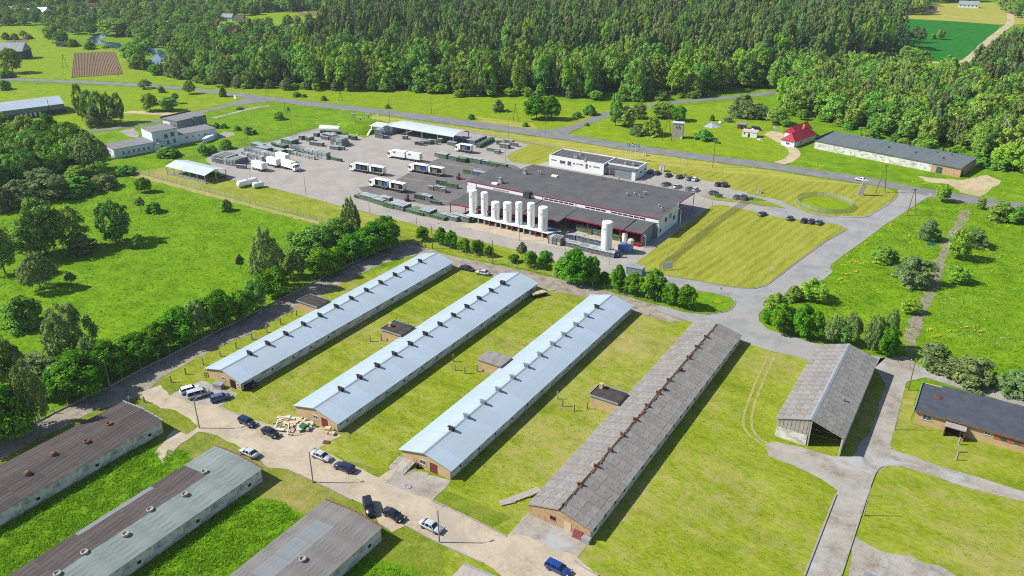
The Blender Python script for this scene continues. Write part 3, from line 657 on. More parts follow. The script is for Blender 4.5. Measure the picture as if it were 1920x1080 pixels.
for root, hw in ((d1, 6.9), (d2, 6.9), (d3, 6.85), (d5, 6.8)):   # metal or brick coping at the gable edge
    cp = MB(); 
    for k in range(9):
        a = -hw + k * 2*hw/9; zc = 2.97 + .55 * (1 - abs(a + hw/9)/hw) ; cp.obox((a + hw/9, .02, zc), (2*hw/9 - .05, .28, .1 + random.uniform(0,.04)), random.uniform(-.02,.02))
    cp.build('gable_coping', m_ridge if root in (d1, d5) else m_rust, root)

# ---- shed 5: tall, silver ridge strip, open front bay
sx0, sx1, sy0, sy1 = -27.4, -13.6, 146.6, 184.0; SE, SR = 4.4, 6.6
b5 = thing('storage_shed', 'tall grey sheet roofed shed with silver ridge strip and open bay', 'shed', ((sx0+sx1)/2, sy0, 0)); hw = (sx1-sx0)/2; SL = sy1 - sy0
slope_grid(b5, -hw, SE, 0, SR, 0, SL, 17, 5, m_slate, .05, .012, 'roof_sheet', .01)
slope_grid(b5, hw, SE, 0, SR, 0, SL, 17, 5, m_slate, .05, .012, 'roof_sheet', .01)
k = (SR - SE)/hw
for i in range(16):
    y0_ = i*SL/16; MB().add([(-.5, y0_, SR + .04 - .5*k), (0, y0_, SR + .07), (.5, y0_, SR + .04 - .5*k), (-.5, y0_ + SL/16 - .03, SR + .04 - .5*k), (0, y0_ + SL/16 - .03, SR + .07), (.5, y0_ + SL/16 - .03, SR + .04 - .5*k)], [(0,1,4,3), (1,2,5,4)]).build('ridge_sheet', m_steel, b5)
wl = MB(); wl.box(-hw + .4, .6, 0, -hw + .6, SL - .4, SE); wl.box(hw - .6, .6, 0, hw - .4, SL - .4, SE); wl.build('wall', m_panel, b5)
gbk = MB(); pts = [(-hw + .4, 0), (hw - .4, 0), (hw - .4, SE), (0, SR - .1), (-hw + .4, SE)]
gbk.add([(x, SL - .4, z) for x, z in pts] + [(x, SL - .2, z) for x, z in pts], [(0,1,2,3,4), (9,8,7,6,5)] + [((i+1) % 5, i, i+5, (i+1) % 5 + 5) for i in range(5)]); gbk.build('gable_wall', m_panel, b5)
MB().box(-hw + .62, .25, 0, -.15, .45, 2.6).build('front_wall', m_panel, b5)
for i in range(16):
    xa = -hw + .5 + i*.4; MB().box(xa, .2 + .05*(i % 2), 2.62, xa + .385, .32 + .05*(i % 2), SE - .1 + (xa + hw)*k*.95).build('cladding_sheet', m_conc, b5)
for x in (0.05, hw - .5): MB().box(x, .25, 0, x + .28, .55, SE + .2 if x > 1 else SR - .3).build('post', m_conc, b5)
MB().box(-.15, 9, 0, hw - .6, 9.2, SE).build('inner_wall', m_hole, b5)
rw = MB().lathe([(.2, -.2), (.2, .35), (.28, .4), (.1, .5)], (3.9, 13, SE + 1.3), 8).build('roof_pipe', m_grayvent, b5)

# ---- brick shed with dark flat roof on the right
ex0, ex1, ey0, ey1 = -3.3, 60.0, 167.3, 181.6
b6 = thing('brick_workshop', 'low brick building with dark blue grey flat roof and red window panels', 'building', (ex0, ey0, 0))
EH = 3.1; W_, D_ = ex1 - ex0, ey1 - ey0
m_dkroof = M('dark_membrane', A(78,86,94), A(92,100,108), 0.5, 0.8, bmp=.15, rnd=.04)
MB().box(.3, .5, 0, W_ - .3, D_ - .4, EH - .05).build('wall', m_brickc, b6)
for i in range(16): MB().box(i*W_/16 + .008, 0, EH, (i+1)*W_/16 - .008, D_ - (1.2 if i == 0 else 0), EH + .2 + .01*(i % 2)).build('roof_membrane', m_dkroof, b6)
MB().box(-.12, 0, EH + .0, -.01, D_ - .6, EH + .5).build('parapet', m_ridge, b6)
tr = MB().box(0, -.08, EH - .02, W_, -.01, EH + .24).build('eave_trim', m_rust, b6)
MB().lathe([(.9, .2), (.9, .34), (.3, .5)], (3.6, 8.3, EH), 12).build('roof_cowl', m_redvent, b6)
window(b6, 2.6, .5, 1.5, 1.8, 1.2); window(b6, 14.0, .5, 2.0, 1.0, .7)
cn = MB(); cn.box(6.2, -1.8, EH - .55, 10.2, .48, EH - .35); cn.build('porch_canopy', m_conc, b6)
pw_ = MB(); pw_.box(6.6, .40, .1, 9.6, .47, 2.3); pw_.build('porch_door', m_hole, b6)
sd_ = MB(); sd_.box(6.3, -1.6, 0, 6.5, .48, EH - .56); sd_.box(10.0, -1.6, 0, 10.2, .48, EH - .56); sd_.build('porch_side', m_redvent, b6)
mrp = MB().box(0, 0, 0, 1.25, .06, 1.0).mesh('red_panel', M('red_brick_panel', A(180,90,78), A(200,116,100), 2, .9)); 
for i in range(18):
    x = 15.2 + i*2.5
    ob('red_panel', mrp, b6, (x, .44, 1.55)); MB().box(x + 1.3, .45, 1.6, x + 2.4, .49, 2.5).build('window', m_glass, b6)
# corrugated shed corner at the lower edge
b7 = thing('small_shed', 'corrugated blue grey roof shed beside the gravel patch', 'shed', (-3.4, 100.0, 0))
for i in range(14): MB().box(.5*i, 0, 2.5 + .05*(i % 2), .5*i + .49, 13.6, 2.6 + .05*(i % 2)).build('roof_sheet', m_grayvent, b7)
MB().box(.2, .2, 0, 6.8, 13.3, 2.5).build('wall', m_conc, b7)
# ================================================================ factory hall, tanks, office, sheds, houses
m_roofm  = M('factory_membrane', A(96,96,98), A(110,110,111), 0.25, 0.85, bmp=.1, rnd=.025)
m_whitep = M('white_wall_panel', AW(226,230,232), AW(212,217,220), 0.3, 0.55, rnd=.02)
m_redtrim = M('red_trim', A(186,44,68), A(170,40,62), 1.0, 0.5)
m_tank   = M('white_tank_enamel', AW(236,236,232), AW(224,224,220), 0.25, 0.35, 0.4)
m_shedroof = M('white_sheet_roof', A(208,219,230,1.12), A(196,209,222,1.12), 0.2, 0.5, rnd=.02)
m_hallwall = M('grey_wall_panel', A(176,182,186), A(160,166,172), 0.3, 0.6)
m_dark   = M('dark_grey', A(66,70,72), A(96,98,98), 1.5, 0.7)  # plain dark grey shared by machines, walls and fittings
m_ygrey  = M('mixed_plant_grey', A(142,150,150), A(188,192,190), 1.6, 0.6)
m_yellow = M('safety_yellow', A(226,186,30), None, 1)
m_bluep  = M('blue_plastic', A(52,98,196), A(70,120,210), 1.5, 0.45)
m_logo   = M('faded_red_logo', A(224,150,150), A(214,132,134), 2, 0.5)

fac = thing('factory_hall', 'large factory hall with grey flat roof, white wall band and red trim', 'factory', (-170.9, 239.0, 0))
FW, HY, RY = 78.6, 16.0, 34.0     # width, gable ridge, rear edge
zf, zm, zr = 6.8, 7.3, 6.35
n = 26
for i in range(n):
    xa, xb = i*FW/n + .01, (i+1)*FW/n - .01; yb = 23.0 if xb < 9.2 else RY
    zb = zm + (zr - zm)*(yb - HY)/(RY - HY); zz = .008*(i % 2)
    MB().slab([(xa, 0, zf + zz), (xb, 0, zf + zz), (xb, HY, zm + zz), (xa, HY, zm + zz)], .25).build('roof_membrane', m_roofm, fac)
    MB().slab([(xa, HY + .02, zm + zz), (xb, HY + .02, zm + zz), (xb, yb, zb + zz), (xa, yb, zb + zz)], .25).build('roof_membrane', m_roofm, fac)
MB().box(.15, 0.12, 0, FW - .15, 18.0, zf - .3).build('wall', m_hallwall, fac)
MB().box(.15, 18.02, 0, FW - 16.0, 22.8, zf - .32).build('rear_wall', m_hallwall, fac)
MB().box(9.4, 22.84, 0, FW - 16.0, RY - .4, zr - .3).build('rear_annex', m_hallwall, fac)
# right gable wall in panels
for i in range(6): MB().box(FW - .14, i*3.0 + .01, 0, FW + .06, i*3.0 + 2.99, zf + (zm - zf)*min(1, i*3.0/HY) - .02).build('gable_panel', m_whitep, fac)
for y, z, w_, h_ in ((2.0, 1.6, 1.6, 1.2), (6.4, 4.0, 1.9, 1.5), (10.4, 4.2, 1.9, 1.5), (14.0, 2.4, 1.8, 1.5)):
    window(fac, FW + .06, y, z, w_, h_, 'x', 1, m_glass if y != 10.4 else m_yellow, m_hallwall)
MB().box(FW - .16, 0, zf - .02, FW + .1, .01 + 3, zf + .12).build('gable_trim', m_redtrim, fac)
MB().box(FW - .25, RY - .4, 0, FW - .05, RY - .2, zr - .26).build('canopy_post', m_redtrim, fac)
MB().box(FW - 8.25, RY - .4, 0, FW - 8.05, RY - .2, zr - .26).build('canopy_post', m_redtrim, fac)
MB().box(FW - .02, 18.0, zm - .35, FW + .08, RY, zm - .15 - .4).build('canopy_edge', m_redtrim, fac)
# white band with strip windows above the canopies
MB().box(.0, -.1, 5.35, FW, .1, zf - .26).build('wall_band', m_whitep, fac)
MB().box(-.05, -.22, zf - .16, FW + .02, -.01, zf + .1).build('roof_trim', m_redtrim, fac)
MB().box(-.08, -.05, 0, 4.2, .08, 5.33).build('corner_panel', m_whitep, fac)
for x in (0.1, 4.3, 25.3, 33.6, 47.2, 61.0, 73.6): MB().box(x - .1, -.17, 5.3, x + .1, -.11, zf - .17).build('band_rib', m_redtrim, fac)
for xs, k in ((34.2, 6), (51.0, 4), (61.4, 6)):
    for i in range(k): MB().box(xs + i*2.05, -.15, 5.72, xs + i*2.05 + 1.75, -.08, 6.22).build('strip_window', m_hole, fac)
MB().box(12, -.14, 5.6, 19, -.08, 6.1).build('louvre', m_hallwall, fac)
# right canopy: slopes down to the front, deep loading bay below
def lean_to(x0, x1, depth, z0, z1, nseg, name='canopy_roof'):
    for i in range(nseg):
        xa, xb = x0 + (x1-x0)*i/nseg + .012, x0 + (x1-x0)*(i+1)/nseg - .012
        MB().slab([(xa, -depth, z1), (xb, -depth, z1), (xb, -.13, z0), (xa, -.13, z0)], .3).build(name, m_roofm, fac)
    MB().box(x0, -depth - .14, z1 - .38, x1, -depth - .01, z1 + .03).build('canopy_trim', m_redtrim, fac)
lean_to(48.6, 70.5, 10.2, 5.3, 4.75, 5); lean_to(70.9, 77.2, 10.2, 5.3, 4.75, 1)
lean_to(5.0, 33.2, 18.4, 5.3, 4.35, 8); lean_to(33.6, 48.4, 14.4, 5.3, 4.6, 4)
for x in (48.8, 57.2, 63.0, 69.2, 76.9):
    c = MB().box(x - .13, -10.1, .9, x + .13, -9.84, 4.45).build('canopy_post', m_redtrim, fac); MB().box(x - .2, -10.17, 0, x + .2, -9.77, .9).build('post_guard', m_yellow, c)
for x in (5.2, 12, 19, 26): MB().box(x - .12, -18.2, 0, x + .12, -17.96, 4.05).build('canopy_post', m_redtrim, fac)
MB().box(70.55, -9.6, 4.3, 70.85, -.2, 4.7).build('canopy_gutter', m_hole, fac)
MB().box(76.8, -9.8, .1, 77.0, -.2, 4.6).build('side_wall', m_hallwall, fac)
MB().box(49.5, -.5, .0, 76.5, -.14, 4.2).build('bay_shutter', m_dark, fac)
for x in (54, 62.5): MB().box(x, -8.5, 4.0, x + 6, -8.35, 4.1).build('strip_light', m_white, fac)
dp = MB().cyl((77.6, -9.9, 4.4), (78.7, -10.3, 3.9), .12).cyl((78.7, -10.3, 3.95), (78.7, -10.3, 0), .12); dp.build('downpipe', m_steel, fac)
MB().box(26.0, -1.5, 5.4, 28.6, .6, 7.6).build('roof_duct', m_darksteel, fac)
for px in ((939,343),(985,327)):
    x, y = local(fac, *px_on(*px, 7.0)); MB().box(x - .8, y - .8, 6.8, x + .8, y + .8, 8.0).lathe([(.5, 0), (.5, 1.0), (.75, 1.0), (.75, 1.3), (.2, 1.5)], (x, y, 7.9), 10).build('roof_fan', m_steel, fac)
for px in ((1010,326),(1014,327),(1176,368),(1190,367),(1199,372),(1208,366),(1212,366),(1236,390),(1240,396),(1128,335),(1160,338)):
    x, y = local(fac, *px_on(*px, 7.0)); MB().lathe([(.28, -.3), (.28, 1.2), (.42, 1.25), (.1, 1.5)], (x, y, 7.0), 8).build('roof_stack', m_steel, fac)
for px in ((928,345),(1040,331)):
    x, y = local(fac, *px_on(*px, 7.0)); MB().box(x - 1.2, y - .7, 6.9, x + 1.2, y + .7, 7.5).build('roof_unit', m_whitep, fac)

# white platform on posts carrying the tanks
pa = px_on(875,402,2.4); pb_ = px_on(1027,438,2.4); pc = px_on(1039,427.5,2.4)
plx0, plx1, ply0 = pa[0], pb_[0], (pa[1] + pb_[1]) / 2
plat = thing('tank_platform', 'white raised platform on posts in front of the factory canopy', 'platform', (plx0, ply0, 0))
PL = plx1 - plx0
MB().prism([(0,0), (PL, 0), (PL + 2.2, 4.8), (0.5, 4.8)], 2.1, 2.4).build('deck', m_whitep, plat)
MB().prism([(PL - 2.5, 1.6), (PL + .9, 2.2), (PL + 1.9, 4.4), (PL - 1.0, 4.4)], 2.404, 2.42).build('deck_sheet', m_bluep, plat)
for i in range(8):
    x = .4 + i*(PL - .8)/7
    MB().box(x - .22, .15, 0, x + .22, .6, 2.1).build('post', m_redtrim if i % 2 == 0 or i > 5 else m_conc, plat)
    MB().box(x - .22, 4.0, 0, x + .22, 4.45, 2.1).build('post', m_conc, plat)
    if i < 7:
        xm_ = x + (PL - .8)/14
        MB().box(xm_ - .35, .5, 0, xm_ + .35, 1.1, 2.1).build('pier', m_conc, plat)
        vm = MB().box(xm_ - 1.3, 1.8, 0, xm_ + 1.3, 3.2, 1.4).cyl((xm_ - 1.2, 1.9, 1.2), (xm_ + 1.2, 1.9, 1.2), .3).cyl((xm_ - .9, 1.4, .3), (xm_ - .9, 2.0, 1.6), .12)
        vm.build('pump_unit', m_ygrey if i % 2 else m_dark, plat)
def tank(label, px_base, px_top, rad, z0, logo=True, legs=False):
    x, y = px_on(*px_base, z0)
    h = rise(px_base[0], px_base[1], px_top[1]) if z0 == 0 else None
    if h is None:
        a, b = 0.0, 30.0
        for _ in range(30):
            m_ = (a + b)/2
            if proj(x, y, z0 + m_)[1] > px_top[1]: a = m_
            else: b = m_
        h = a
    t = thing('storage_tank', label, 'tank', (x, y, z0), group='white gas storage tanks')
    MB().lathe([(rad*.97, .0), (rad*1.06, .02), (rad*1.06, .22), (rad, .26), (rad, h - .32), (rad*.93, h - .12), (rad*.7, h), (rad*.2, h + .08)], n=28).build('shell', m_tank, t, False)
    if True:
        ring = MB()       # round emblem with a stroke beside it, wrapped on the shell towards the yard road
        az0 = math.radians(-118)
        for k in range(14):
            a = 2*math.pi*k/14; a2 = 2*math.pi*(k+1)/14
            if 0 < k < 2: continue
            q_ = []
            for aa, rr in ((a, .42), (a2, .42), (a2, .58), (a, .58)):
                az = az0 + math.cos(aa)*rr/rad; q_.append((math.cos(az)*(rad + .012), math.sin(az)*(rad + .012), h - 2.1 + math.sin(aa)*rr))
            ring.poly(q_)
        for da, dz0, dz1 in ((.42, -.5, .3), (.62, -.5, .1)):
            az = az0 + da; q_ = [(math.cos(az + e)*(rad + .012), math.sin(az + e)*(rad + .012), h - 2.1 + zz) for e, zz in ((0, dz0), (.09, dz0), (.09, dz1), (0, dz1))]; ring.poly(q_)
        ring.build('emblem', m_logo, t)
    pipe = MB().cyl((rad*.75, -rad*.85, .1), (rad*.75, -rad*.85, h*.55), .07, n=6).cyl((rad*.75, -rad*.85, h*.55), (rad*.6, -rad*.6, h*.55), .07, n=6); pipe.build('pipe', m_steel, t)
    if legs:
        for a in (20, 140, 200, 260, 320):
            a = math.radians(a); MB().lathe([(.22, 0), (.22, 1.6), (.1, 1.75)], (math.cos(a)*(rad + .5), math.sin(a)*(rad + .5), 0), 8).build('valve_post', m_tank, t)
    return t
tk = [((888,399),(887,355.6),1.5,'tall white tank at the end of the platform away from the loading bay'), ((909,404),(908.7,360),1.3,'slim tall white tank, second along the platform from the canopy side'),
      ((929.3,409.5),(929,378),1.48,'short white tank, third along the platform'), ((951.6,415),(951.6,379),1.5,'wide white tank in the middle of the platform'),
      ((973,419.8),(973,378.5),1.2,'slimmest white tank, fifth along the platform'), ((995.6,425),(995.6,380),1.32,'white tank next to the last one on the platform'),
      ((1018,431),(1019,387.5),1.62,'widest white tank at the blue sheeted end of the platform')]
for b_, t_, r_, l_ in tk: tank(l_, b_, t_, r_, 2.4)
tank('tall lone white tank standing on the ground in front of the loading bay', (1136,474), (1138.5,415), 1.75, 0, legs=True)

# ---- office
of = thing('office_building', 'white flat roofed office block behind the factory hall', 'building', (-165.6, 293.2, 0))
OW, OD, OH = 26.2, 12.2, 4.5
for i in range(9): MB().box(i*OW/9 + .01, 0, 0, (i+1)*OW/9 - .01, .2, OH + .45).build('wall_panel', m_whitep, of)
MB().box(0.02, .22, 0, OW - .02, OD, OH - .02).build('wall', m_whitep, of)
MB().box(.35, .4, OH, OW - .35, OD - .35, OH + .12).build('roof', m_roofm, of)
pp = MB().box(0, .21, OH, .33, OD, OH + .46).box(.33, OD - .33, OH, OW - .33, OD, OH + .455).box(OW - .33, .21, OH, OW, OD, OH + .46); pp.build('parapet', m_whitep, of)
for x, z, w_, h_ in ((2.4,2.9,2.6,.35),(6.6,2.2,2.6,1.2),(9.9,1.9,1.7,1.7),(12.2,2.8,.8,.5),(13.8,2.8,.8,.5),(15.6,2.9,1.8,.4),(18.2,1.8,1.0,2.0),(19.8,2.8,.8,.5),(22.8,2.9,2.8,.4)): window(of, x, 0, z, w_, h_, 'y', -1, m_glass, m_hallwall)
X2 = OW + .05; OW2 = 14.2
MB().box(X2, 3.4, 0, X2 + OW2, OD - .05, OH - .1).build('garage_wall', m_whitep, of)
MB().box(X2 + .3, 3.6, OH - .1, X2 + OW2 - .4, OD - .4, OH + .04).build('garage_roof', m_roofm, of)
p2 = MB().box(X2, OD - .38, OH - .1, X2 + OW2, OD - .04, OH + .32).box(X2 + OW2 - .38, 3.4, OH - .1, X2 + OW2, OD - .4, OH + .325).box(X2, 3.38, OH - .1, X2 + OW2 - .4, 3.6, OH + .315); p2.build('garage_parapet', m_whitep, of)
MB().slab([(X2, .2, 3.75), (X2 + OW2, .2, 3.75), (X2 + OW2, 3.35, 4.15), (X2, 3.35, 4.15)], .22).build('porch_roof', m_roofm, of)
MB().box(X2 + OW2 - 1.6, .3, 0, X2 + OW2, 3.34, 3.5).build('porch_wall', m_whitep, of)
MB().box(X2 + 5.0, .35, 0, X2 + OW2 - 1.65, .5, 3.5).build('roller_door', m_grayvent, of)
for x in (.2, 2.4): MB().box(X2 + x, .4, 0, X2 + x + .2, .6, 3.5).build('porch_post', m_hallwall, of)
MB().box(X2 + 4.2, .55, 0, X2 + 4.8, 1.0, 1.0).build('fire_box', m_redtrim, of)
window(of, X2 + OW2, 6.0, 1.8, 1.6, .9, 'x', 1, m_glass, m_hallwall); window(of, X2 + OW2, 10.2, 2.2, 1.4, .8, 'x', 1, m_glass, m_hallwall)
for px in ((1078,295),(1089,290),(1098,302),(1173,308),(1188,309),(1081,297)):
    x, y = local(of, *px_on(*px, 4.8)); MB().box(x - .5, y - .5, OH + .1, x + .5, y + .5, OH + 1.2).lathe([(.25, 0), (.25, .7), (.4, .75)], (x, y, OH + 1.1), 8).build('roof_unit', m_steel, of)

# ---- open sheds
def arch_shed(name, label, x0, x1, y0, y1, ze, zt, roofmat, npan, nposts):
    r = thing(name, label, 'shed', (x0, y0, 0)); W, D = x1 - x0, y1 - y0; NA = 8
    z = lambda y: ze + (zt - ze)*(1 - (2*y/D - 1)**2)
    for i in range(npan):
        xa, xb = W*i/npan + .01, W*(i+1)/npan - .01; mb = MB(); vv = []
        for k in range(NA + 1): y = D*k/NA; vv += [(xa, y, z(y)), (xb, y, z(y)), (xa, y, z(y) - .12), (xb, y, z(y) - .12)]
        ff = []
        for k in range(NA):
            a = 4*k; ff += [(a, a+1, a+5, a+4), (a+6, a+7, a+3, a+2), (a, a+4, a+6, a+2), (a+1, a+3, a+7, a+5)]
        ff += [(0, 2, 3, 1), (4*NA, 4*NA+1, 4*NA+3, 4*NA+2)]
        mb.add(vv, ff).build('roof_sheet', roofmat, r)
    pm = MB().box(-.16, -.16, 0, .16, .16, ze - .1).mesh('post', m_steel)
    for i in range(nposts):
        for y in (.3, D - .3): ob('post', pm, r, (.3 + i*(W - .6)/(nposts - 1), y, 0))
    MB().box(.1, .2, ze - .45, W - .1, .4, ze - .13).build('eave_beam', m_steel, r); MB().box(.1, D - .4, ze - .45, W - .1, D - .2, ze - .13).build('eave_beam', m_steel, r)
    return r, W, D
ls, LW, LD = arch_shed('open_shed', 'long open fronted shed with curved white sheet roof in the yard', -258.8, -220.8, 298.6, 311.6, 4.0, 5.3, m_shedroof, 12, 5)
MB().box(.2, LD - .2, 0, LW*.78, LD - .05, 3.9).build('rear_wall', m_darksteel, ls); MB().box(-6.5, 1.5, 0, -.1, 9.5, 3.2).build('side_room', m_whitep, ls); MB().box(-6.8, 1.2, 3.21, 0, 9.8, 3.4).build('side_room_roof', m_shedroof, ls)
MB().box(.2, .5, 0, .35, LD - .3, 3.8).build('end_wall', m_hallwall, ls)
# pitched open canopy at the left fence
cs = thing('open_canopy', 'open canopy with white pitched roof on steel posts by the fence', 'shed', (-296, 196.5, 0)); CW, CD = 25.2, 11.0
for s in (0, 1):
    for i in range(9):
        xa, xb = CW*i/9 + .01, CW*(i+1)/9 - .01
        q_ = [(xa, 0, 3.5), (xb, 0, 3.5), (xb, CD/2, 4.9), (xa, CD/2, 4.9)] if s == 0 else [(xa, CD/2 + .01, 4.9), (xb, CD/2 + .01, 4.9), (xb, CD, 3.5), (xa, CD, 3.5)]
        MB().slab(q_, .1).build('roof_sheet', m_shedroof, cs)
for i in range(6):
    for y in (.3, CD - .3): MB().box(.3 + i*(CW - .6)/5 - .12, y - .12, 0, .3 + i*(CW - .6)/5 + .12, y + .12, 3.45).build('post', m_steel, cs)
for y in (.3, CD - .3): MB().box(.2, y - .06, 1.3, CW - .2, y + .06, 1.45).build('rail', m_steel, cs); MB().box(.5, y - .05, .05, CW - .5, y + .05, 1.1).build('mesh_panel', m_ygrey, cs)
for x in (.3, CW - .3): MB().box(x - .06, .45, 1.3, x + .06, CD - .45, 1.44).build('rail', m_steel, cs)
for y in (CD/2,): MB().box(CW - .42, y - .12, 0, CW - .18, y + .12, 4.7).build('post', m_steel, cs)
# little canopy and slanted stair by the mound
tc = thing('small_canopy', 'small white canopy over steel frames beside the curved roof shed', 'canopy', tuple(g(702,249))); 
MB().slab([(-.5, -3, 4.2), (7.5, -3, 4.2), (7.5, 3, 5.0), (-.5, 3, 5.0)], .15).build('roof', m_shedroof, tc)
for x in (0, 7): 
    for y in (-2.6, 2.6): MB().box(x - .12, y - .12, 0, x + .12, y + .12, 4.2 if y < 0 else 4.8).build('post', m_steel, tc)
st = tag(MB().slab([(-1.0, 0, 0), (0, 0, 0), (0, 5.5, 4.6), (-1.0, 5.5, 4.6)], .3).build('steel_stair', m_steel, None, loc=tuple(g(690,254))), 'steel stair climbing the grassy mound edge by the small canopy', 'stair')
for k, px in enumerate(((686,232),(673,225),(700,226))):
    p = g(*px); tag(MB().box(-1.6, -.6, 0, 1.6, .6, .35).box(-.3, -.3, -2.0, .3, .3, 0).build('mound_hatch', m_ygrey, None, loc=(p.x, p.y - 4, 4.0)), 'grey equipment cover on top of the grassy mound', 'cover', 'covers on the mound')
md = MB(); mc = g(656,248); NN = 26
vv = []; ff = []
for i in range(9):
    for k in range(NN):
        a = 2*math.pi*k/NN; r = 1 - i/8; hgt = 4.2*(1 - r**2.2)
        vv.append((mc.x + math.cos(a)*15*r**.6*(1 + .06*math.sin(3*a)), mc.y + 6 + math.sin(a)*9*r**.6, -.05 + hgt + random.uniform(-.08, .08)))
for i in range(8):
    for k in range(NN): ff.append((i*NN + k, i*NN + (k+1) % NN, (i+1)*NN + (k+1) % NN, (i+1)*NN + k))
md.add(vv, ff); struct(md.build('grassy_mound', m_meadow, None, True))
tag(MB().box(0, 0, 0, 9.5, .25, .6).build('low_wall', m_pale, None, loc=tuple(g(648,248)), rz=-.12), 'low pale concrete wall at the foot of the mound', 'wall')

# ---- generic building set out from three roof corners
def rect_from(FL, FR, BR, z):
    a, b, c = g(*FL, z), g(*FR, z), g(*BR, z); d = b - a; rz = math.atan2(d.y, d.x); W = d.length
    D = abs((c - b).dot(Vector((-math.sin(rz), math.cos(rz), 0)))); return (a.x, a.y, 0), rz, W, D
# white and grey former school complex
m_skywhite = M('white_plaster', AW(214,222,228), AW(200,208,216), 0.3, 0.7)
m_greypl = M('grey_plaster', A(138,138,142), A(156,154,156), 0.4, 0.85)
m_flat = M('light_grey_roof', A(136,138,140), A(150,150,150), 0.4, 0.85)
loc, rz, W, D = rect_from((212.5,281),(289,267),(262,258.7), 4.0)
sch = thing('school_building', 'white plastered building with tall block and low wings among shrubs', 'building', loc, rz)
def flat_block(root, x0, y0, x1, y1, z0, z1, wm, rm):
    MB().box(x0, y0, z0, x1, y1, z1).build('wall', wm, root); MB().box(x0 - .15, y0 - .15, z1 + .003, x1 + .15, y1 + .15, z1 + .2).build('roof', rm, root)
flat_block(sch, 0, 0, W, D, 0, 4.0, m_skywhite, m_flat)
for i in range(6): window(sch, W*.22 + i*W*.125, 0, 1.2, .9, 1.5)
def sx(px, py, z):
    d = g(px, py, z) - Vector((loc[0], loc[1], z)); return d.x*math.cos(rz) + d.y*math.sin(rz), -d.x*math.sin(rz) + d.y*math.cos(rz)
(xb0, yb0), (xb1, _) = sx(283.7, 248.5, 8.0), sx(329, 239, 8.0); (xc1, _), (_, yc0) = sx(400.5, 239.5, 4.3), sx(331, 252.5, 4.3); db = abs(sx(256, 241, 8.0)[1] - yb0)
flat_block(sch, xb0, yb0, xb1, yb0 + max(9, db), 0, 8.0, m_skywhite, m_flat); BW = xb1 - xb0
for x, z in ((.52,4.2),(.78,4.6),(.57,1.2),(.82,1.4)): window(sch, xb0 + x*BW, yb0, z, 1.8 if z > 4 else 1.2, 2.0)
MB().box(xb0 + .15*BW, yb0 - .04, 3.9, xb0 + .15*BW + .8, yb0, 4.5).build('window', m_glass, sch)
flat_block(sch, xb1 + .02, yb0 + .8, xc1, yb0 + 12, 0, 4.3, m_skywhite, m_flat)
for i in range(4): window(sch, xb1 + (xc1 - xb1)*(.22 + i*.16), yb0 + .8, 2.3, 1.3, .8)
flat_block(sch, xb0 - 1.2, yb0 - 3.6, xb0 + 3.6, yb0 - .02, 0, 3.1, m_skywhite, m_flat); MB().box(xb0 + 1.8, yb0 - 3.65, .05, xb0 + 2.9, yb0 - 3.6, 2.2).build('door', m_hole, sch)
XR = xb1 + (xc1 - xb1)*.45; rp = MB().prism([(XR, yb0 - 5.5), (XR + 2, yb0 - 5.8), (XR + 8, yb0 - 1.8), (XR + 8, yb0 + .75), (XR + 6, yb0 + .75)], .1, 2.2); rp.build('cellar_entry', m_skywhite, sch)
loc, rz, W2, D2 = rect_from((303,222.5),(331,228),(386,215), 6.2)
loc, rz, W2, D2 = rect_from((331,228),(386,215.5),(358.7,209), 6.2)
gb_ = thing('grey_annex', 'grey plastered flat roofed block behind the white school building', 'building', loc, rz)
flat_block(gb_, 0, 0, W2, D2, 0, 6.2, m_greypl, m_flat); MB().box(-.3, D2 - .3, 6.2, W2 + .3, D2 + .1, 7.0).build('parapet', m_darksteel, gb_)
MB().box(-.05, D2*.45, 3.2, 0, D2*.9, 5.2).build('sign_panel', m_white, gb_); MB().box(-.05, D2*.12, 2.5, 0, D2*.25, 4.3).build('window', m_glass, gb_)
ln = MB().box(W2*.55, -.8, 0, W2*.55 + .4, -.3, 6.0).box(W2*.5, -.9, 5.0, W2*.62, -.25, 7.0); ln.build('chimney_duct', m_grayvent, gb_)
# barn at the upper left edge
loc, rz, W, D = rect_from((-70,218),(121,194),(92,172), 5.2)
m_hgr = M('grey_blue_roof', A(190,204,216,1.1), A(176,192,206,1.1), .2, .5)
ub = thing('hangar', 'long hangar with pale white pitched roof behind the dark grove', 'barn', loc, rz); D = 22
for s in (0, 1):
    for i in range(10):
        xa, xb = W*i/10 + .01, W*(i+1)/10 - .01
        q_ = [(xa, 0, 5.2), (xb, 0, 5.2), (xb, D/2, 7.8), (xa, D/2, 7.8)] if s == 0 else [(xa, D/2 + .01, 7.8), (xb, D/2 + .01, 7.8), (xb, D, 5.2), (xa, D, 5.2)]
        MB().slab(q_, .12).build('roof_sheet', m_hgr, ub)
MB().box(.3, .4, 2.6, W - .3, .7, 5.05).build('wall', m_grayvent, ub); MB().box(.35, .45, 0, W - .35, D - .5, 2.58).build('lower_wall', m_dark, ub)
MB().prism([(W - .8, .5), (W - .4, .5), (W - .4, D - .5), (W - .8, D - .5)], 2.6, 5.1).build('end_wall', m_darksteel, ub)
MB().cyl((W - 8, -.3, 0), (W - 8, -.3, 9), .12).box(W - 8.4, -.5, 0, W - 7.6, -.1, 3).build('flue', m_darksteel, ub)
for i in range(5): MB().box(W*.72 - i*2.2, .30, .3, W*.72 - i*2.2 + 1.0, .36, 2.5).build('bay_door', m_white, ub)
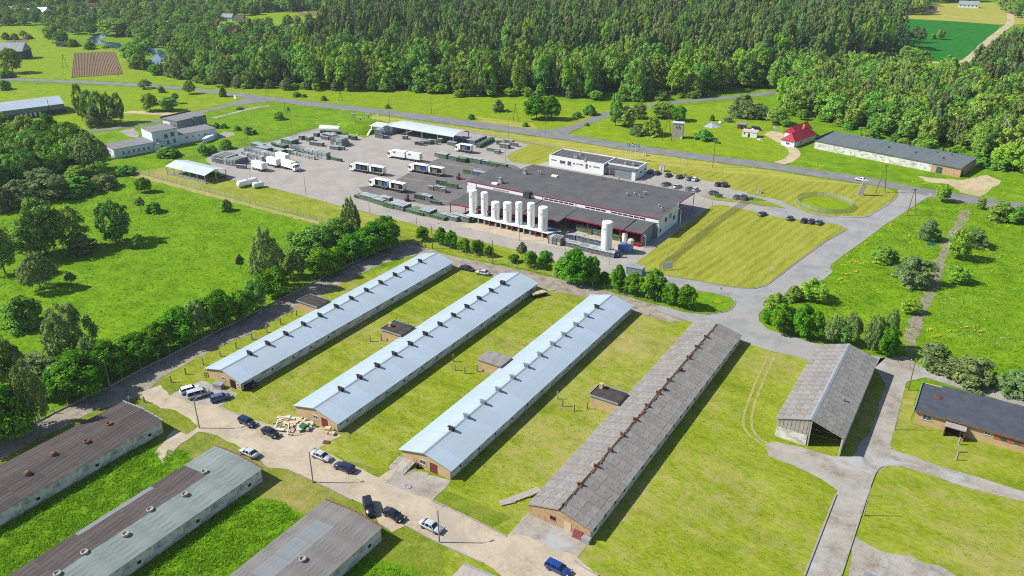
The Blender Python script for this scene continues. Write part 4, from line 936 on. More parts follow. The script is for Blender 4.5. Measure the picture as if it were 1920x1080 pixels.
# long grey barn by the road on the right
loc, rz, W, D = rect_from((1528,263),(1803,316),(1836,299), 3.9)
rbn = thing('long_barn', 'long low barn with grey green roof and patchy pale wall beside the main road', 'barn', loc, rz)
for i in range(30):
    z_ = 3.9 + .02*(i % 2); MB().slab([(W*i/30 + .01, -.3, z_), (W*(i+1)/30 - .01, -.3, z_), (W*(i+1)/30 - .01, D, z_ + .8), (W*i/30 + .01, D, z_ + .8)], .18).build('roof_sheet', M_GR if 'M_GR' in globals() else globals().setdefault('M_GR', M('grey_green_sheet', A(104,116,120), A(122,132,134), .5, .8, rnd=.05)), rbn)
for i in range(11):
    MB().box(W*i/11 + .02, .2, 0, W*(i+1)/11 - .02, .4, 3.7).build('wall_panel', m_brick if i > 8 else m_panel, rbn)
MB().box(.1, .42, 0, W - .1, D - .2, 3.68).build('wall', m_brick, rbn); MB().box(-.35, -.3, 3.5, -.05, D + .2, 5.0).build('gable_parapet', m_darksteel, rbn)
MB().box(W*.85, .14, .05, W*.85 + 2.4, .19, 2.7).build('gate_door', m_glass, rbn); MB().box(W - .12, 2, .05, W - .06, 4.0, 2.5).build('door', m_hole, rbn)
for px in ((1666,276),(1706,275),(1717,286),(1757,286),(1769,297),(1784,291)):
    p = g(*px, 4.5); c_, s_ = math.cos(-rz), math.sin(-rz); dx, dy = p.x - loc[0], p.y - loc[1]
    MB().lathe([(.35, -.4), (.35, .5), (.55, .55), (.15, .9)], (c_*dx - s_*dy, s_*dx + c_*dy, 4.3), 8).build('roof_vent', m_redvent, rbn)
# red roofed house
def gable_roof(root, x0, y0, x1, y1, ze, zr_, mat, hip=0.0, over=.4, name='roof'):
    x0 -= over; x1 += over; y0 -= over; y1 += over; ym = (y0 + y1)/2; h = hip*(y1 - y0)/2
    MB().add([(x0,y0,ze),(x1,y0,ze),(x1,y1,ze),(x0,y1,ze),(x0 + h, ym, zr_),(x1 - h, ym, zr_),(x0,y0,ze-.15),(x1,y0,ze-.15),(x1,y1,ze-.15),(x0,y1,ze-.15)],
             [(0,1,5,4),(1,2,5),(2,3,4,5),(3,0,4),(6,9,8,7),(0,6,7,1),(1,7,8,2),(2,8,9,3),(3,9,6,0)]).build(name, mat, root)
m_redroof = M('red_roof_tiles', A(178,44,70), A(196,60,84), 1.2, .7, sc3=(1,4,1), bmp=.2); m_purple = M('purple_roof', A(150,30,90), A(168,44,104), 1, .7)
loc, rz, W, D = rect_from((1466,261),(1490,266),(1530,251), 2.8)
hs = thing('red_roof_house', 'white house with two red tiled roofs beside the long grey barn', 'house', loc, rz)
rot = math.atan2(*( (g(1530,251,2.8) - g(1490,266,2.8)).yx))
hs.location = tuple(g(1490,266,2.8).to_2d()) + (0,); hs.rotation_euler.z = rot
HW = (g(1530,251,2.8) - g(1490,266,2.8)).length; HD = W
MB().box(0, 0, 0, HW, HD, 2.75).build('wall', m_skywhite, hs); gable_roof(hs, 0, 0, HW, HD, 2.8, 6.0, m_redroof, .8)
MB().box(HW*.55, HD*.75, 0, HW*1.25, HD*1.7, 3.6).build('rear_wing_wall', m_skywhite, hs); gable_roof(hs, HW*.55, HD*.75, HW*1.25, HD*1.7, 3.62, 6.6, m_redroof, .0, .4, 'rear_wing_roof')
MB().box(HW*.72, HD*.55, 4.5, HW*.72 + .8, HD*.55 + .8, 7.6).build('chimney', m_yellow, hs)
window(hs, HW*.3, 0, 1.0, 1.4, 1.1); window(hs, HW*.7, 0, 1.0, 1.0, 1.1); window(hs, 0, HD*.5, 1.0, 2.0, 1.0, 'x', -1)
for x, y in ((HW*.35, HD*.2), (HW*.65, HD*.2)): MB().slab([(x, y, 3.9), (x + .8, y, 3.9), (x + .8, y + .9, 4.75), (x, y + .9, 4.75)], .12).build('skylight', m_glass, hs)
# transformer tower
p0, p1 = g(1259,259), g(1279.5,260.5); d = p1 - p0
tt = thing('transformer_tower', 'tall pale rendered transformer tower beside leaning pole frame', 'tower', (p0.x, p0.y, 0), math.atan2(d.y, d.x)); TW = d.length; TD = 3.4; TH = 7.4
MB().box(0, 0, 0, TW, TD, TH).build('wall', m_brickg if 'm_brickg' in globals() else M('pale_brick', A(190,182,168), A(206,198,182), 1, .9), tt)
MB().box(-.2, -.2, TH + .003, TW + .2, TD + .2, TH + .25).build('roof', m_shedroof, tt); MB().box(TW, .6, .05, TW + .05, 1.8, 2.2).build('door', m_darksteel, tt)
for x in (TW*.35, TW*.6): MB().box(x, -.25, TH - 2.2, x + .2, .0, TH - 1.0).build('insulator', m_dark, tt)
MB().box(TW - .9, -.5, 0, TW - .2, -.05, .9).build('meter_box', m_white, tt)
# allotment sheds beside it
def hut(px, W, D, h, rz, wm, rm, label, pitch=.5, name='garden_shed'):
    p = g(*px); r = thing(name, label, 'shed', (p.x, p.y, 0), rz); MB().box(0, 0, 0, W, D, h).build('wall', wm, r)
    MB().slab([(-.2, -.2, h), (W + .2, -.2, h), (W + .2, D + .2, h + pitch), (-.2, D + .2, h + pitch)], .1).build('roof', rm, r); MB().box(W*.4, -.05, .05, W*.4 + .9, 0, min(1.9, h - .1)).build('door', m_hole, r); MB().box(W*.1, -.04, h*.45, W*.1 + .6, 0, h*.8).build('window', m_glass, r); return r
m_pink = M('pink_sheet', A(226,206,196), A(210,190,180), 1, .8); m_brownw = M('brown_boards', A(116,64,56), A(136,82,70), 2, .9)
hut((1391,256), 7, 4, 2.6, .1, m_white, m_pink, 'white garden shed with pale pink roof')
hut((1382,241), 4, 3, 2.3, .1, m_brownw, m_grayvent, 'small reddish brown garden shed')
hut((105,87), 7, 4, 3, .2, m_dark, m_darksteel, 'black timber shed on the field edge by the river')
# far cottages
m_rg = M('grey_roof_far', A(150,160,168), A(170,180,186), .5, .7); m_rb = M('brown_roof_far', A(110,84,76), A(130,100,90), .5, .8); m_rw = M('pale_roof_far', AW(206,216,226), AW(190,202,214), .5, .6); m_rr = M('dark_red_roof_far', A(120,50,60), A(136,66,74), .5, .8)
def cottage(px, W, D, h, rz, rm, label, wm=None, hip=0, pitch=.42):
    p = g(*px); r = thing('cottage', label, 'house', (p.x, p.y, 0), rz); MB().box(0, 0, 0, W, D, h).build('wall', wm or m_skywhite, r)
    gable_roof(r, 0, 0, W, D, h, h + D*pitch, rm, hip)
    for k in range(max(2, int(W/4))): MB().box(W*(k + .5)/max(2, int(W/4)) - .6, -.06, h*.4, W*(k + .5)/max(2, int(W/4)) + .6, -.01, h*.75).build('window', m_glass, r)
    MB().box(-.06, D*.3, .05, -.01, D*.3 + 1, 2.1).build('door', m_hole, r); MB().box(W*.6, D*.55, h + D*pitch*.6, W*.6 + .7, D*.55 + .7, h + D*pitch + 1.2).build('chimney', m_brick, r); return r
cottage((64,33), 15, 10, 6, .25, m_rw, 'two storey cottage with pale blue grey roof in the village')
cottage((38,40), 14, 9, 3.5, .35, m_rb, 'low cottage with brown roof below the pale two storey one')
cottage((36,27), 12, 8, 3, .2, m_rg, 'small cottage with grey roof near the village edge')
cottage((14,24), 16, 8, 3, .3, m_rg, 'long cottage with grey roof at the village outskirts')
cottage((258,24), 16, 9, 4, .3, m_rb, 'cottage with brown roof above the greenhouses')
cottage((378,58), 14, 9, 4.5, .5, m_rr, 'cottage with dark red roof in the riverside gardens')
cottage((404,64), 15, 8, 3.5, -.4, m_rw, 'bright pale roofed cottage in the riverside gardens')
cottage((430,73), 9, 7, 4.0, .9, m_rb, 'steep brown gabled cottage near the river trees', pitch=.9)
cottage((415,38), 12, 8, 3, .3, m_rg, 'cottage with grey roof at the gardens back edge')
cottage((160,25), 16, 8, 3, .3, m_rg, 'grey roofed cottage half hidden by village trees')
cottage((165,17), 14, 8, 3, .3, m_rr, 'reddish roofed cottage deep in the village trees')
cottage((440,42), 9, 7, 3.5, .5, m_rb, 'tiny brown cottage by the village field')
cottage((865,4), 18, 9, 4, .4, m_rg, 'farmhouse with grey roof in the forest clearing')
cottage((1541,10), 24, 14, 6, .25, m_purple, 'dark timber house with bright purple red roof beyond the forest', m_dark, .2)
cottage((1683,27), 11, 7, 2.5, .2, M('light_blue_sheet', A(150,190,224), None), 'light blue roofed shed at the crop field edge')
cottage((1428,10), 18, 10, 4, .2, m_rw, 'white roofed cottage in the clearing beyond the pines')
cottage((956,32), 12, 9, 6, .3, m_rw, 'pale cottage glimpsed between the pines')
cottage((1797,14), 20, 9, 3.5, .1, m_rg, 'grey roofed farmhouse beyond the far hay field'); cottage((1730,22), 14, 8, 3, .3, m_rb, 'brown roofed barn at the end of the far farm track')
cottage((-6,112), 20, 13, 6, .6, m_rg, 'grey roofed barn by the field road near the birch', m_dark)
for k, (px, l) in enumerate((((300,41), 14), ((308,44), 16))):
    p = g(*px); r = thing('greenhouse', 'pale plastic greenhouse tunnel in the village gardens', 'greenhouse', (p.x, p.y, 0), .12, 'greenhouse tunnels in the village')
    mb = MB(); NN = 8
    vv = [(x, 2.2*math.cos(math.pi*i/NN), 2.4*math.sin(math.pi*i/NN)) for x in (0, l) for i in range(NN + 1)]
    mb.add(vv, [(i, i+1, NN+2+i, NN+1+i) for i in range(NN)] + [tuple(range(NN, -1, -1)), tuple(range(NN+1, 2*NN+2))]).build('cover', m_rw, r); MB().box(-.05, -.5, 0, -.01, .5, 2).build('door', m_hole, r)
# ================================================================ cars, trucks, yard goods
def paint(name, r, gg, b, k=1.0):
    return M(name, A(r, gg, b, k), None, 1, 0.28, 0.5, 0.15 if k < 1 else 0.0, coat=0.6)
CARCOL = {'black': paint('black_car_paint', 34,36,44), 'navy': paint('navy_car_paint', 34,44,84), 'silver': paint('silver_car_paint', 196,202,212, 1.2), 'white': paint('white_car_paint', 236,236,236, 1.5),
          'grey': paint('grey_car_paint', 104,112,124), 'blue': paint('blue_car_paint', 34,72,158), 'bluegrey': paint('blue_grey_car_paint', 92,112,140), 'charcoal': paint('charcoal_car_paint', 58,62,72)}
m_carglass = M('car_glass', A(36,44,60), None, 1, 0.08, 0.6); m_tyre = M('tyre_rubber', A(30,30,32), None, 1, .9); m_rim = M('wheel_rim', A(150,154,160), None, 1, .35, .5, .5)
m_head = M('headlight_glass', A(226,232,238), None, 1, .15, .6); m_tail = M('tail_light', A(170,26,34), None, 1, .25, .5); m_plate = M('number_plate', A(226,226,220), None, 1, .6)
def car_body(kind):
    """side profile stations (x, half width at sill, half width at top, roof/bonnet height): one closed hull + glass hull"""
    if kind == 'wagon':  prof = [(-2.3,.62,.80),(-2.25,.80,1.0),(-1.2,.86,1.02),(1.0,.86,.98),(2.0,.80,.82),(2.3,.62,.62)]; cab = [(-2.18,1.0,-1.95,1.46),(-1.0,1.0,-.9,1.50),(0.25,1.0,.1,1.48),(1.15,.96,.55,1.42)]
    elif kind == 'suv':  prof = [(-2.35,.66,.95),(-2.3,.86,1.12),(-1.2,.92,1.14),(1.0,.92,1.12),(2.1,.88,1.0),(2.38,.68,.72)]; cab = [(-2.25,1.12,-2.05,1.70),(-1.0,1.12,-.9,1.76),(.2,1.12,.1,1.74),(1.1,1.1,.6,1.66)]
    elif kind == 'hatch': prof = [(-1.95,.62,.85),(-1.9,.80,1.02),(-.9,.84,1.02),(.8,.84,.98),(1.75,.78,.84),(2.0,.6,.62)]; cab = [(-1.82,1.0,-1.5,1.44),(-.8,1.0,-.7,1.5),(.2,1.0,.1,1.48),(1.05,.96,.5,1.40)]
    elif kind == 'van':  prof = [(-2.5,.72,1.1),(-2.48,.92,1.15),(-1.2,.95,1.15),(1.0,.95,1.12),(2.2,.90,1.0),(2.5,.7,.7)]; cab = [(-2.44,1.15,-2.4,1.86),(-1.0,1.15,-.95,1.9),(.5,1.12,.4,1.9),(1.75,1.06,1.05,1.8)]
    else:                prof = [(-2.3,.60,.80),(-2.25,.78,.96),(-1.5,.85,.98),(1.0,.85,.94),(2.0,.79,.80),(2.3,.60,.60)]; cab = [(-1.75,.96,-1.05,1.38),(-.9,.97,-.7,1.43),(.2,.96,.1,1.42),(1.2,.93,.5,1.36)]
    b = MB(); vv = []; ff = []
    for x, hw, zt in prof:
        zb = .30 if abs(x) < 2.0 else .38
        vv += [(x, -hw*.96, zb), (x, -hw, (zb+zt)/2), (x, -hw*.93, zt), (x, 0, zt + .04), (x, hw*.93, zt), (x, hw, (zb+zt)/2), (x, hw*.96, zb)]
    n = 7
    for i in range(len(prof) - 1):
        for k in range(n): ff.append((i*n + k, (i+1)*n + k, (i+1)*n + (k+1) % n, i*n + (k+1) % n))
    ff += [tuple(range(n)), tuple(range((len(prof)-1)*n + n - 1, (len(prof)-1)*n - 1, -1))]
    b.add(vv, ff)
    hwb = .84 if kind != 'van' else .93; gl = MB(); rf = MB(); hwt = .64 if kind not in ('van','suv') else .74
    vb = [(x, -hwb, z) for x, z, _, _ in cab] + [(x, hwb, z) for x, z, _, _ in cab]; vt = [(x2, -hwt, z2) for _, _, x2, z2 in cab] + [(x2, hwt, z2) for _, _, x2, z2 in cab]
    m = len(cab); gf = []
    for i in range(m - 1): gf += [(i, i+1, 2*m + i+1, 2*m + i), (m + i + 1, m + i, 3*m + i, 3*m + i + 1)]
    gf += [(m, 0, 2*m, 3*m), (m - 1, 2*m - 1, 4*m - 1, 3*m - 1)]
    gl.add(vb + vt, gf)
    rv = []
    for _, _, x2, z2 in cab: rv += [(x2, -hwt - .01, z2), (x2, -hwt*.5, z2 + .045), (x2, hwt*.5, z2 + .045), (x2, hwt + .01, z2)]
    rfq = []
    for i in range(m - 1):
        for k in range(3): rfq.append((i*4 + k, (i+1)*4 + k, (i+1)*4 + k + 1, i*4 + k + 1))
    rf.add(rv, [tuple(reversed(f)) for f in rfq])
    for i in range(m):  # pillars
        x, z, x2, z2 = cab[i]; d = .06
        for s in (-1, 1): rf.add([(x - d, s*(hwb + .008), z), (x + d, s*(hwb + .008), z), (x2 + d, s*(hwt + .012), z2), (x2 - d, s*(hwt + .012), z2)], [(0,1,2,3)] if s < 0 else [(3,2,1,0)])
    return b, gl, rf, prof, hwb
_car_cache = {}
def car(label, px, rz, kind, col, z0=0.09, group=None):
    p = g(*px, .3)
    key = (kind, col)
    if key in _car_cache:
        return dup(_car_cache[key], (p.x, p.y, z0), rz, label, group)
    t = thing('parked_car', label, 'car', (p.x, p.y, z0), rz, group); _car_cache[key] = t; mt = CARCOL[col]
    b, gl, rf, prof, hwb = car_body(kind); bd = b.build('body', mt, t, True); gl.build('windows', m_carglass, bd); rf.build('roof', mt, t)
    L = prof[-1][0]
    for x in (-L*.62, L*.62):
        for s in (-1, 1):
            w_ = MB().cyl((0, -.11, 0), (0, .11, 0), .33, n=14).build('wheel', m_tyre, t, loc=(x, s*.76, .33)); MB().cyl((0, s*.112, 0), (0, s*.13, 0), .21, n=10).build('rim', m_rim, w_)
    for s in (-1, 1):
        MB().box(L - .22, s*.62 - .14, .58, L - .04, s*.62 + .14, .72).build('headlight', m_head, t); MB().box(-L + .02, s*.66 - .1, .72, -L + .14, s*.66 + .1, .92).build('tail_light', m_tail, t)
        MB().box(.85, s*(hwb + .08) - .08, .95, 1.02, s*(hwb + .08) + .08, 1.08).build('mirror', mt, t)
    MB().box(-L - .015, -.26, .55, -L + .03, .26, .67).build('number_plate', m_plate, t)
    return t
D = math.radians
AX = D(88)      # parked nose-in, along the barns' direction
cars = [
 ('blue car parked nose in beside the office garage', (1220,323), AX, 'hatch', 'blue'), ('black car parked beside the blue one by the office', (1232,325.5), AX, 'wagon', 'black'),
 ('black saloon in the office row, alone between empty bays', (1253,329.5), AX, 'saloon', 'black'), ('charcoal car in the office row beside the motorbike', (1274,332.5), AX, 'wagon', 'charcoal'),
 ('grey car parked next to the white one in the office row', (1293.5,336), AX, 'saloon', 'grey'), ('white hatchback at the end of the office row', (1303,337.5), AX, 'hatch', 'white'),
 ('charcoal estate in the row against the factory rear wall', (1249.5,347), D(70), 'wagon', 'charcoal'), ('silver saloon alone in the row against the factory rear wall', (1270,351), D(75), 'saloon', 'silver'),
 ('grey hatchback beside a silver one behind the factory', (1292,355.5), AX, 'hatch', 'grey'), ('silver hatchback beside a grey one behind the factory', (1303.5,357), AX, 'hatch', 'silver'),
 ('black hatchback of the pair at the end of the office car park', (1346,347), AX, 'hatch', 'black'), ('black off-roader of the pair at the end of the office car park', (1358,347.7), AX, 'suv', 'black'),
 ('charcoal saloon by the green bins', (1337.5,363), D(60), 'saloon', 'charcoal'), ('charcoal car beside the gate of the mesh fence', (1381,371), AX, 'hatch', 'charcoal'), ('black van like car at the mesh fence gate', (1394,372), AX, 'suv', 'navy'),
 ('blue grey car alone on the lawn side of the entry road', (1429,402.5), D(78), 'saloon', 'bluegrey'), ('black hatchback on the lawn edge, apart from three others', (1481,411), AX, 'hatch', 'navy'),
 ('black saloon of three parked tightly on the lawn edge', (1507.5,415), AX, 'saloon', 'black'), ('black car between two others on the lawn edge', (1521,416.5), AX, 'wagon', 'black'), ('blue grey saloon beside black cars on the lawn edge', (1535,418.5), AX, 'saloon', 'bluegrey'),
 ('black saloon by the far end of the barns', (875.5,505), D(5), 'saloon', 'black'), ('silver saloon by the far end of the barns', (905,513), D(188), 'saloon', 'silver'),
 ('white car parked beside the silver van at the barn gable', (357,732.5), D(66), 'wagon', 'white'), ('silver minibus with dark windows at the barn gable', (373,741.5), D(62), 'van', 'silver'), ('blue grey estate at the barn gable', (413.5,748), D(62), 'wagon', 'bluegrey'),
 ('dark navy estate at the grass corner of the dirt road', (464,793.5), D(-2), 'wagon', 'navy'), ('black saloon beside the timber pile', (507.5,813.5), D(-2), 'saloon', 'black'), ('silver saloon on the dirt road beside the flat barn', (467.5,851), D(180), 'saloon', 'silver'),
 ('silver saloon in front of a dark blue estate on the grass edge', (603,857.5), D(2), 'saloon', 'silver'), ('dark blue estate behind a silver saloon on the grass edge', (645.5,878.5), D(184), 'wagon', 'navy'),
 ('large black off-roader parked across the dirt road edge', (692,954), D(-37), 'suv', 'black'), ('black saloon touching distance from the black off-roader', (738,968), D(-4), 'saloon', 'black'), ('silver saloon beside a lamp pole on the dirt road', (808.5,989.5), D(0), 'saloon', 'silver'),
 ('bright blue estate driving up the dirt road', (1046,1068), D(-2), 'wagon', 'blue'), ('white car driving on the main road behind the leaning pillar', (1614,338), D(168), 'saloon', 'white')]
for l, px, rz, k, c in cars: car(l, px, rz, k, c)
mbk = thing('motorbike', 'motorbike standing at the lawn edge of the office car park', 'motorbike', tuple(g(1284.5,330.5)), AX)
MB().box(-.5, -.12, .45, .55, .12, .85).build('body', m_dark, mbk); MB().box(-.5, -.14, .85, .15, .14, .95).build('seat', m_tyre, mbk); MB().cyl((.55, -.35, 1.05), (.55, .35, 1.05), .03).cyl((.55, 0, 1.05), (.75, 0, .35), .04).build('handlebar', m_steel, mbk)
for x in (-.65, .75): MB().cyl((0, -.06, 0), (0, .06, 0), .31, n=12).build('wheel', m_tyre, mbk, loc=(x, 0, .31))

# ---- trucks
m_box = M('white_truck_body', AW(236,236,232), AW(222,222,220), .4, .5); m_curtain = M('grey_curtain', A(176,178,180), A(196,198,198), 1.2, .7); m_floor = M('truck_floor', A(150,138,120), A(170,156,136), 1, .9)
m_cargo = M('bottle_cargo', A(96,112,104), A(140,150,140), 2.2, .6); m_decal = M('blue_decal', A(90,160,220), None, 1, .5)
def truck_box(root, x0, x1, z0, z1, openside, hw=1.25, cargo=None, decal=False):
    """box body from x0 to x1; openside shows the floor, rear wall and cargo"""
    if not openside:
        b = MB().box(x0, -hw, z0, x1, hw, z1).build('cargo_box', m_box, root)
        if decal: MB().box(x0 + .9, -hw - .02, z0 + 1.5, x0 + 2.4, -hw - .005, z0 + 2.3).build('decal', m_decal, b)
        MB().box(x0 - .02, -hw + .15, z0 + .1, x0 - .004, hw - .15, z1 - .1).build('rear_door', m_curtain, b)
    else:
        f = MB().box(x0, -hw, z0, x1, hw, z0 + .15).build('floor', m_floor, root); MB().box(x0, -hw, z1 - .1, x1, hw, z1).build('roof', m_box, root)
        MB().box(x1 - .08, -hw + .01, z0 + .16, x1, hw - .01, z1 - .11).build('front_wall', m_box, root); MB().box(x0, -hw + .01, z0 + .16, x0 + .08, hw - .01, z1 - .11).build('rear_wall', m_curtain, root)
        MB().box(x0 + .1, hw - .06, z0 + .16, x1 - .1, hw, z1 - .11).build('far_curtain', m_curtain, root); MB().box(x0 + .1, -hw, z0 + .16, x0 + 1.0, -hw + .2, z1 - .11).build('bunched_curtain', m_box, root)
        for k, (a, b_) in enumerate(cargo or []): MB().box(a, -hw*.7, z0 + .16, b_, hw*.6, z0 + 1.9).build('load', (m_cargo, m_bluep, m_dark)[k % 3], root)
def axle(root, x, n=1):
    for s in (-1, 1): 
        w_ = MB().cyl((0, -.16, 0), (0, .16, 0), .5, n=14).build('wheel', m_tyre, root, loc=(x, s*1.02, .5)); MB().cyl((0, s*.162, 0), (0, s*.18, 0), .28, n=10).build('rim', m_rim, w_)
def truck(label, px_a, px_b, openside=False, trailer=True, cab=True, decal=False, cargo=((1.2,2.6),(3.2,4.2)), zb=1.15, zt=3.75, name='delivery_truck', L1=7.2, L2=6.9):
    """px_a: nose (near side, on the ground), px_b: tail"""
    a, b = g(*px_a), g(*px_b); d = a - b; rz = math.atan2(d.y, d.x); cx_ = b - Vector((math.sin(rz), -math.cos(rz), 0))*(-1)*0
    side = Vector((-math.sin(rz), math.cos(rz), 0)) * 1.25
    if side.y < 0: side = -side
    total = d.length; sgn = 1 if math.cos(rz) > 0 else -1
    t = thing(name, label, 'truck', (b.x + side.x, b.y + side.y, .09), rz)
    if sgn < 0: pass
    x = 0.0
    mirror = -1 if math.cos(rz) < 0 else 1     # open side must face the camera (towards -Y in the world)
    hold = thing if False else None
    def body(x0, x1, op, crg):
        before = set(t.children); truck_box(t, x0, x1, zb, zt, op, 1.25, [(x0 + p_, x0 + q_) for p_, q_ in crg], decal)
        if mirror < 0:
            for o in set(t.children) - before:
                for m_ in [o] + list(o.children): m_.data.transform(Matrix.Rotation(math.pi, 4, 'Z') @ Matrix.Translation((-(x0 + x1), 0, 0)) if True else Matrix()); m_.data.update()
    if trailer:
        body(0, L2, openside, cargo[:1]); MB().box(.2, -.45, .75, L2 + 1.0, .45, 1.1).build('trailer_chassis', m_darksteel, t); axle(t, 1.6); axle(t, 2.8); x = L2 + .9
    body(x, x + L1, openside, cargo); MB().box(x + .2, -.45, .75, x + L1 + (1.8 if cab else 0), .45, 1.1).build('chassis', m_darksteel, t); axle(t, x + 1.4); axle(t, x + 2.6)
    if cab:
        c0 = x + L1 + .15
        cb = MB().add([(c0,-1.22,.6),(c0+1.9,-1.22,.6),(c0+1.9,-1.2,1.9),(c0+1.65,-1.1,3.0),(c0,-1.15,3.35),(c0,1.22,.6),(c0+1.9,1.22,.6),(c0+1.9,1.2,1.9),(c0+1.65,1.1,3.0),(c0,1.15,3.35)],
             [(0,1,2,3,4),(9,8,7,6,5),(1,6,7,2),(2,7,8,3),(3,8,9,4),(4,9,5,0),(0,5,6,1)]).build('cab', m_box, t)
        MB().add([(c0+1.91,-1.05,1.95),(c0+1.91,1.05,1.95),(c0+1.69,.98,2.9),(c0+1.69,-.98,2.9)], [(0,1,2,3)]).build('windscreen', m_carglass, cb)
        for s in (-1, 1): MB().box(c0 + .7, s*1.22 - .02, 1.8, c0 + 1.6, s*1.22 + .02, 2.6).build('side_window', m_carglass, cb); MB().box(c0 + 1.7, s*1.5 - .14, 1.9, c0 + 1.8, s*1.5 + .14, 2.7).build('mirror', m_dark, cb)
        axle(t, c0 + .9)
    else: axle(t, x + L1 - 1.0)
    return t
truck('white closed truck and trailer with small blue decals in the yard', (728,296.5), (787,305.5), decal=True)
truck('open sided white truck and trailer with one blue load', (656,321), (718,331.5), True, cargo=((.8,2.2),(2.6,3.6),(4.4,5.6)))
truck('open sided white truck and trailer full of gas bottles near the factory corner', (764,322), (829,333), True, cargo=((.8,4.2),(4.6,6.4)))
truck('grey curtain sided truck and trailer on the dark asphalt by the bottle racks', (690,350), (756,363.5), True, cargo=((2.2,4.4),(5.0,6.4)))
truck('short open sided truck with green crates and red load near the curved roof shed', (853,284), (882,289), True, False, cargo=((.8,3.4),(3.6,4.6)), L1=6.6)
truck('white box trailer standing alone between racks', (466,316), (492,323.5), False, False, False, name='box_trailer')
truck('white box trailer parked between two other white vehicles', (496,309), (519,316), False, False, False, name='box_trailer')
truck('cream box trailer behind the white ones', (513,300), (536,307), False, False, False, name='box_trailer')
truck('white truck with its cab facing away from the school', (562,326), (528,316), False, False, L1=7.2)

def lying_tank(label, pa, pb2, r, zc, legs=True, chassis=False, z0=.08):
    a, b = g(*pa), g(*pb2); d = b - a; L = d.length; t = thing('lying_tank', label, 'tank', (a.x, a.y, z0), math.atan2(d.y, d.x)); n = 16
    prof = [(0, r*.25), (.12, r*.65), (.4, r*.93), (.7, r), (L - .7, r), (L - .4, r*.93), (L - .12, r*.65), (L, r*.25)]
    vv = []; ff = []
    for x, rr in prof:
        for k in range(n): q_ = 2*math.pi*k/n; vv.append((x, rr*math.cos(q_), zc + rr*math.sin(q_)))
    for i in range(len(prof) - 1):
        for k in range(n): ff.append((i*n + k, i*n + (k+1) % n, (i+1)*n + (k+1) % n, (i+1)*n + k))
    ff += [tuple(range(n - 1, -1, -1)), tuple(range((len(prof)-1)*n, len(prof)*n))]
    MB().add(vv, ff).build('shell', m_tank, t, True)
    for x in (L*.2, L*.8): MB().box(x - .25, -r*.8, 0, x + .25, r*.8, zc - r*.5).build('saddle', m_steel, t)
    MB().cyl((L*.5, 0, zc + r - .1), (L*.5, 0, zc + r + .3), .3).build('manhole', m_steel, t)
    if chassis:
        MB().box(.3, -.5, .75, L + .4, .5, 1.1).build('chassis', m_darksteel, t)
        for x in (1.2, 2.4, L - 1.5): axle(t, x)
    return t
lying_tank('white tank semitrailer parked at the back edge of the yard', (600,249), (640,252), 1.45, 2.6, chassis=True)
lying_tank('long white tank lying on the lawn edge beside the canopy', (446,353), (483,344), 1.35, 1.45)
lying_tank('short white tank lying next to the long one', (474,354), (495,350), 1.15, 1.25)

# ---- gas bottle crates: a frame of its own with its bundle of cylinders
m_gsteel = M('zinc_frame', A(168,182,186), A(200,210,212), 1.2, .5, .35, rnd=.1); m_green = M('green_crate_paint', A(100,132,104), A(132,158,128), 1.5, .6, rnd=.1)
m_bot = [M('grey_cylinders', A(112,122,122), A(150,156,152), 2, .5, rnd=.1), M('dark_cylinders', A(60,72,70), A(96,108,100), 2, .5, rnd=.12), M('green_cylinders', A(88,128,84), A(124,158,108), 2, .5, rnd=.1), M('brown_cylinders', A(128,118,100), A(160,148,128), 2, .5, rnd=.1), M('blue_cylinders', A(70,96,150), A(90,120,176), 2, .5, rnd=.1)]
def crate_mesh(W, Dp, H, mat):
    mb = MB(); t = .06
    for x in (0, W - t):
        for y in (0, Dp - t): mb.box(x, y, 0, x + t, y + t, H)
    for z in (.08, H*.52, H - t):
        mb.box(0, 0, z, W, t, z + t); mb.box(0, Dp - t, z, W, Dp, z + t); mb.box(0, 0, z, t, Dp, z + t); mb.box(W - t, 0, z, W, Dp, z + t)
    mb.box(0, 0, .08, W, Dp, .13); mb.box(-.04, -.04, H - .02, W + .04, Dp*.92, H + .05); return mb.mesh('bottle_crate', mat)
def bundle_mesh(W, Dp, H, mat, nx=6, ny=3):
    mb = MB(); r = min(W/nx, Dp/ny)*.48
    for i in range(nx):
        for j in range(ny): mb.lathe([(r, .12), (r, H*.82), (r*.45, H*.92), (r*.4, H)], (W*(i+.5)/nx, Dp*(j+.5)/ny, 0), 6)
    mb.box(W*.08, Dp*.08, .14, W*.92, Dp*.92, H*.5)
    return mb.mesh('bottle_bundle', mat)
CR = {'tall': (2.35, 1.05, 2.0, m_gsteel, [0, 2, 0]), 'low': (2.4, 1.05, 1.15, m_green, [1, 2]), 'green': (2.4, 1.05, 1.75, m_green, [2, 1]), 'brown': (2.3, 1.05, 1.6, m_gsteel, [3, 0]), 'blue': (2.3, 1.05, 1.75, m_gsteel, [4])}
CM = {k: (crate_mesh(*v[:3], v[3]), [bundle_mesh(v[0], v[1], v[2]*.96, m_bot[i]) for i in v[4]]) for k, v in CR.items()}
CQ = []
LBL = {'tall': 'steel crate of tall grey gas bottles', 'low': 'low green crate of dark gas bottles', 'green': 'green framed crate of gas bottles', 'brown': 'steel crate of brownish gas bottles', 'blue': 'steel crate of blue gas bottles'}
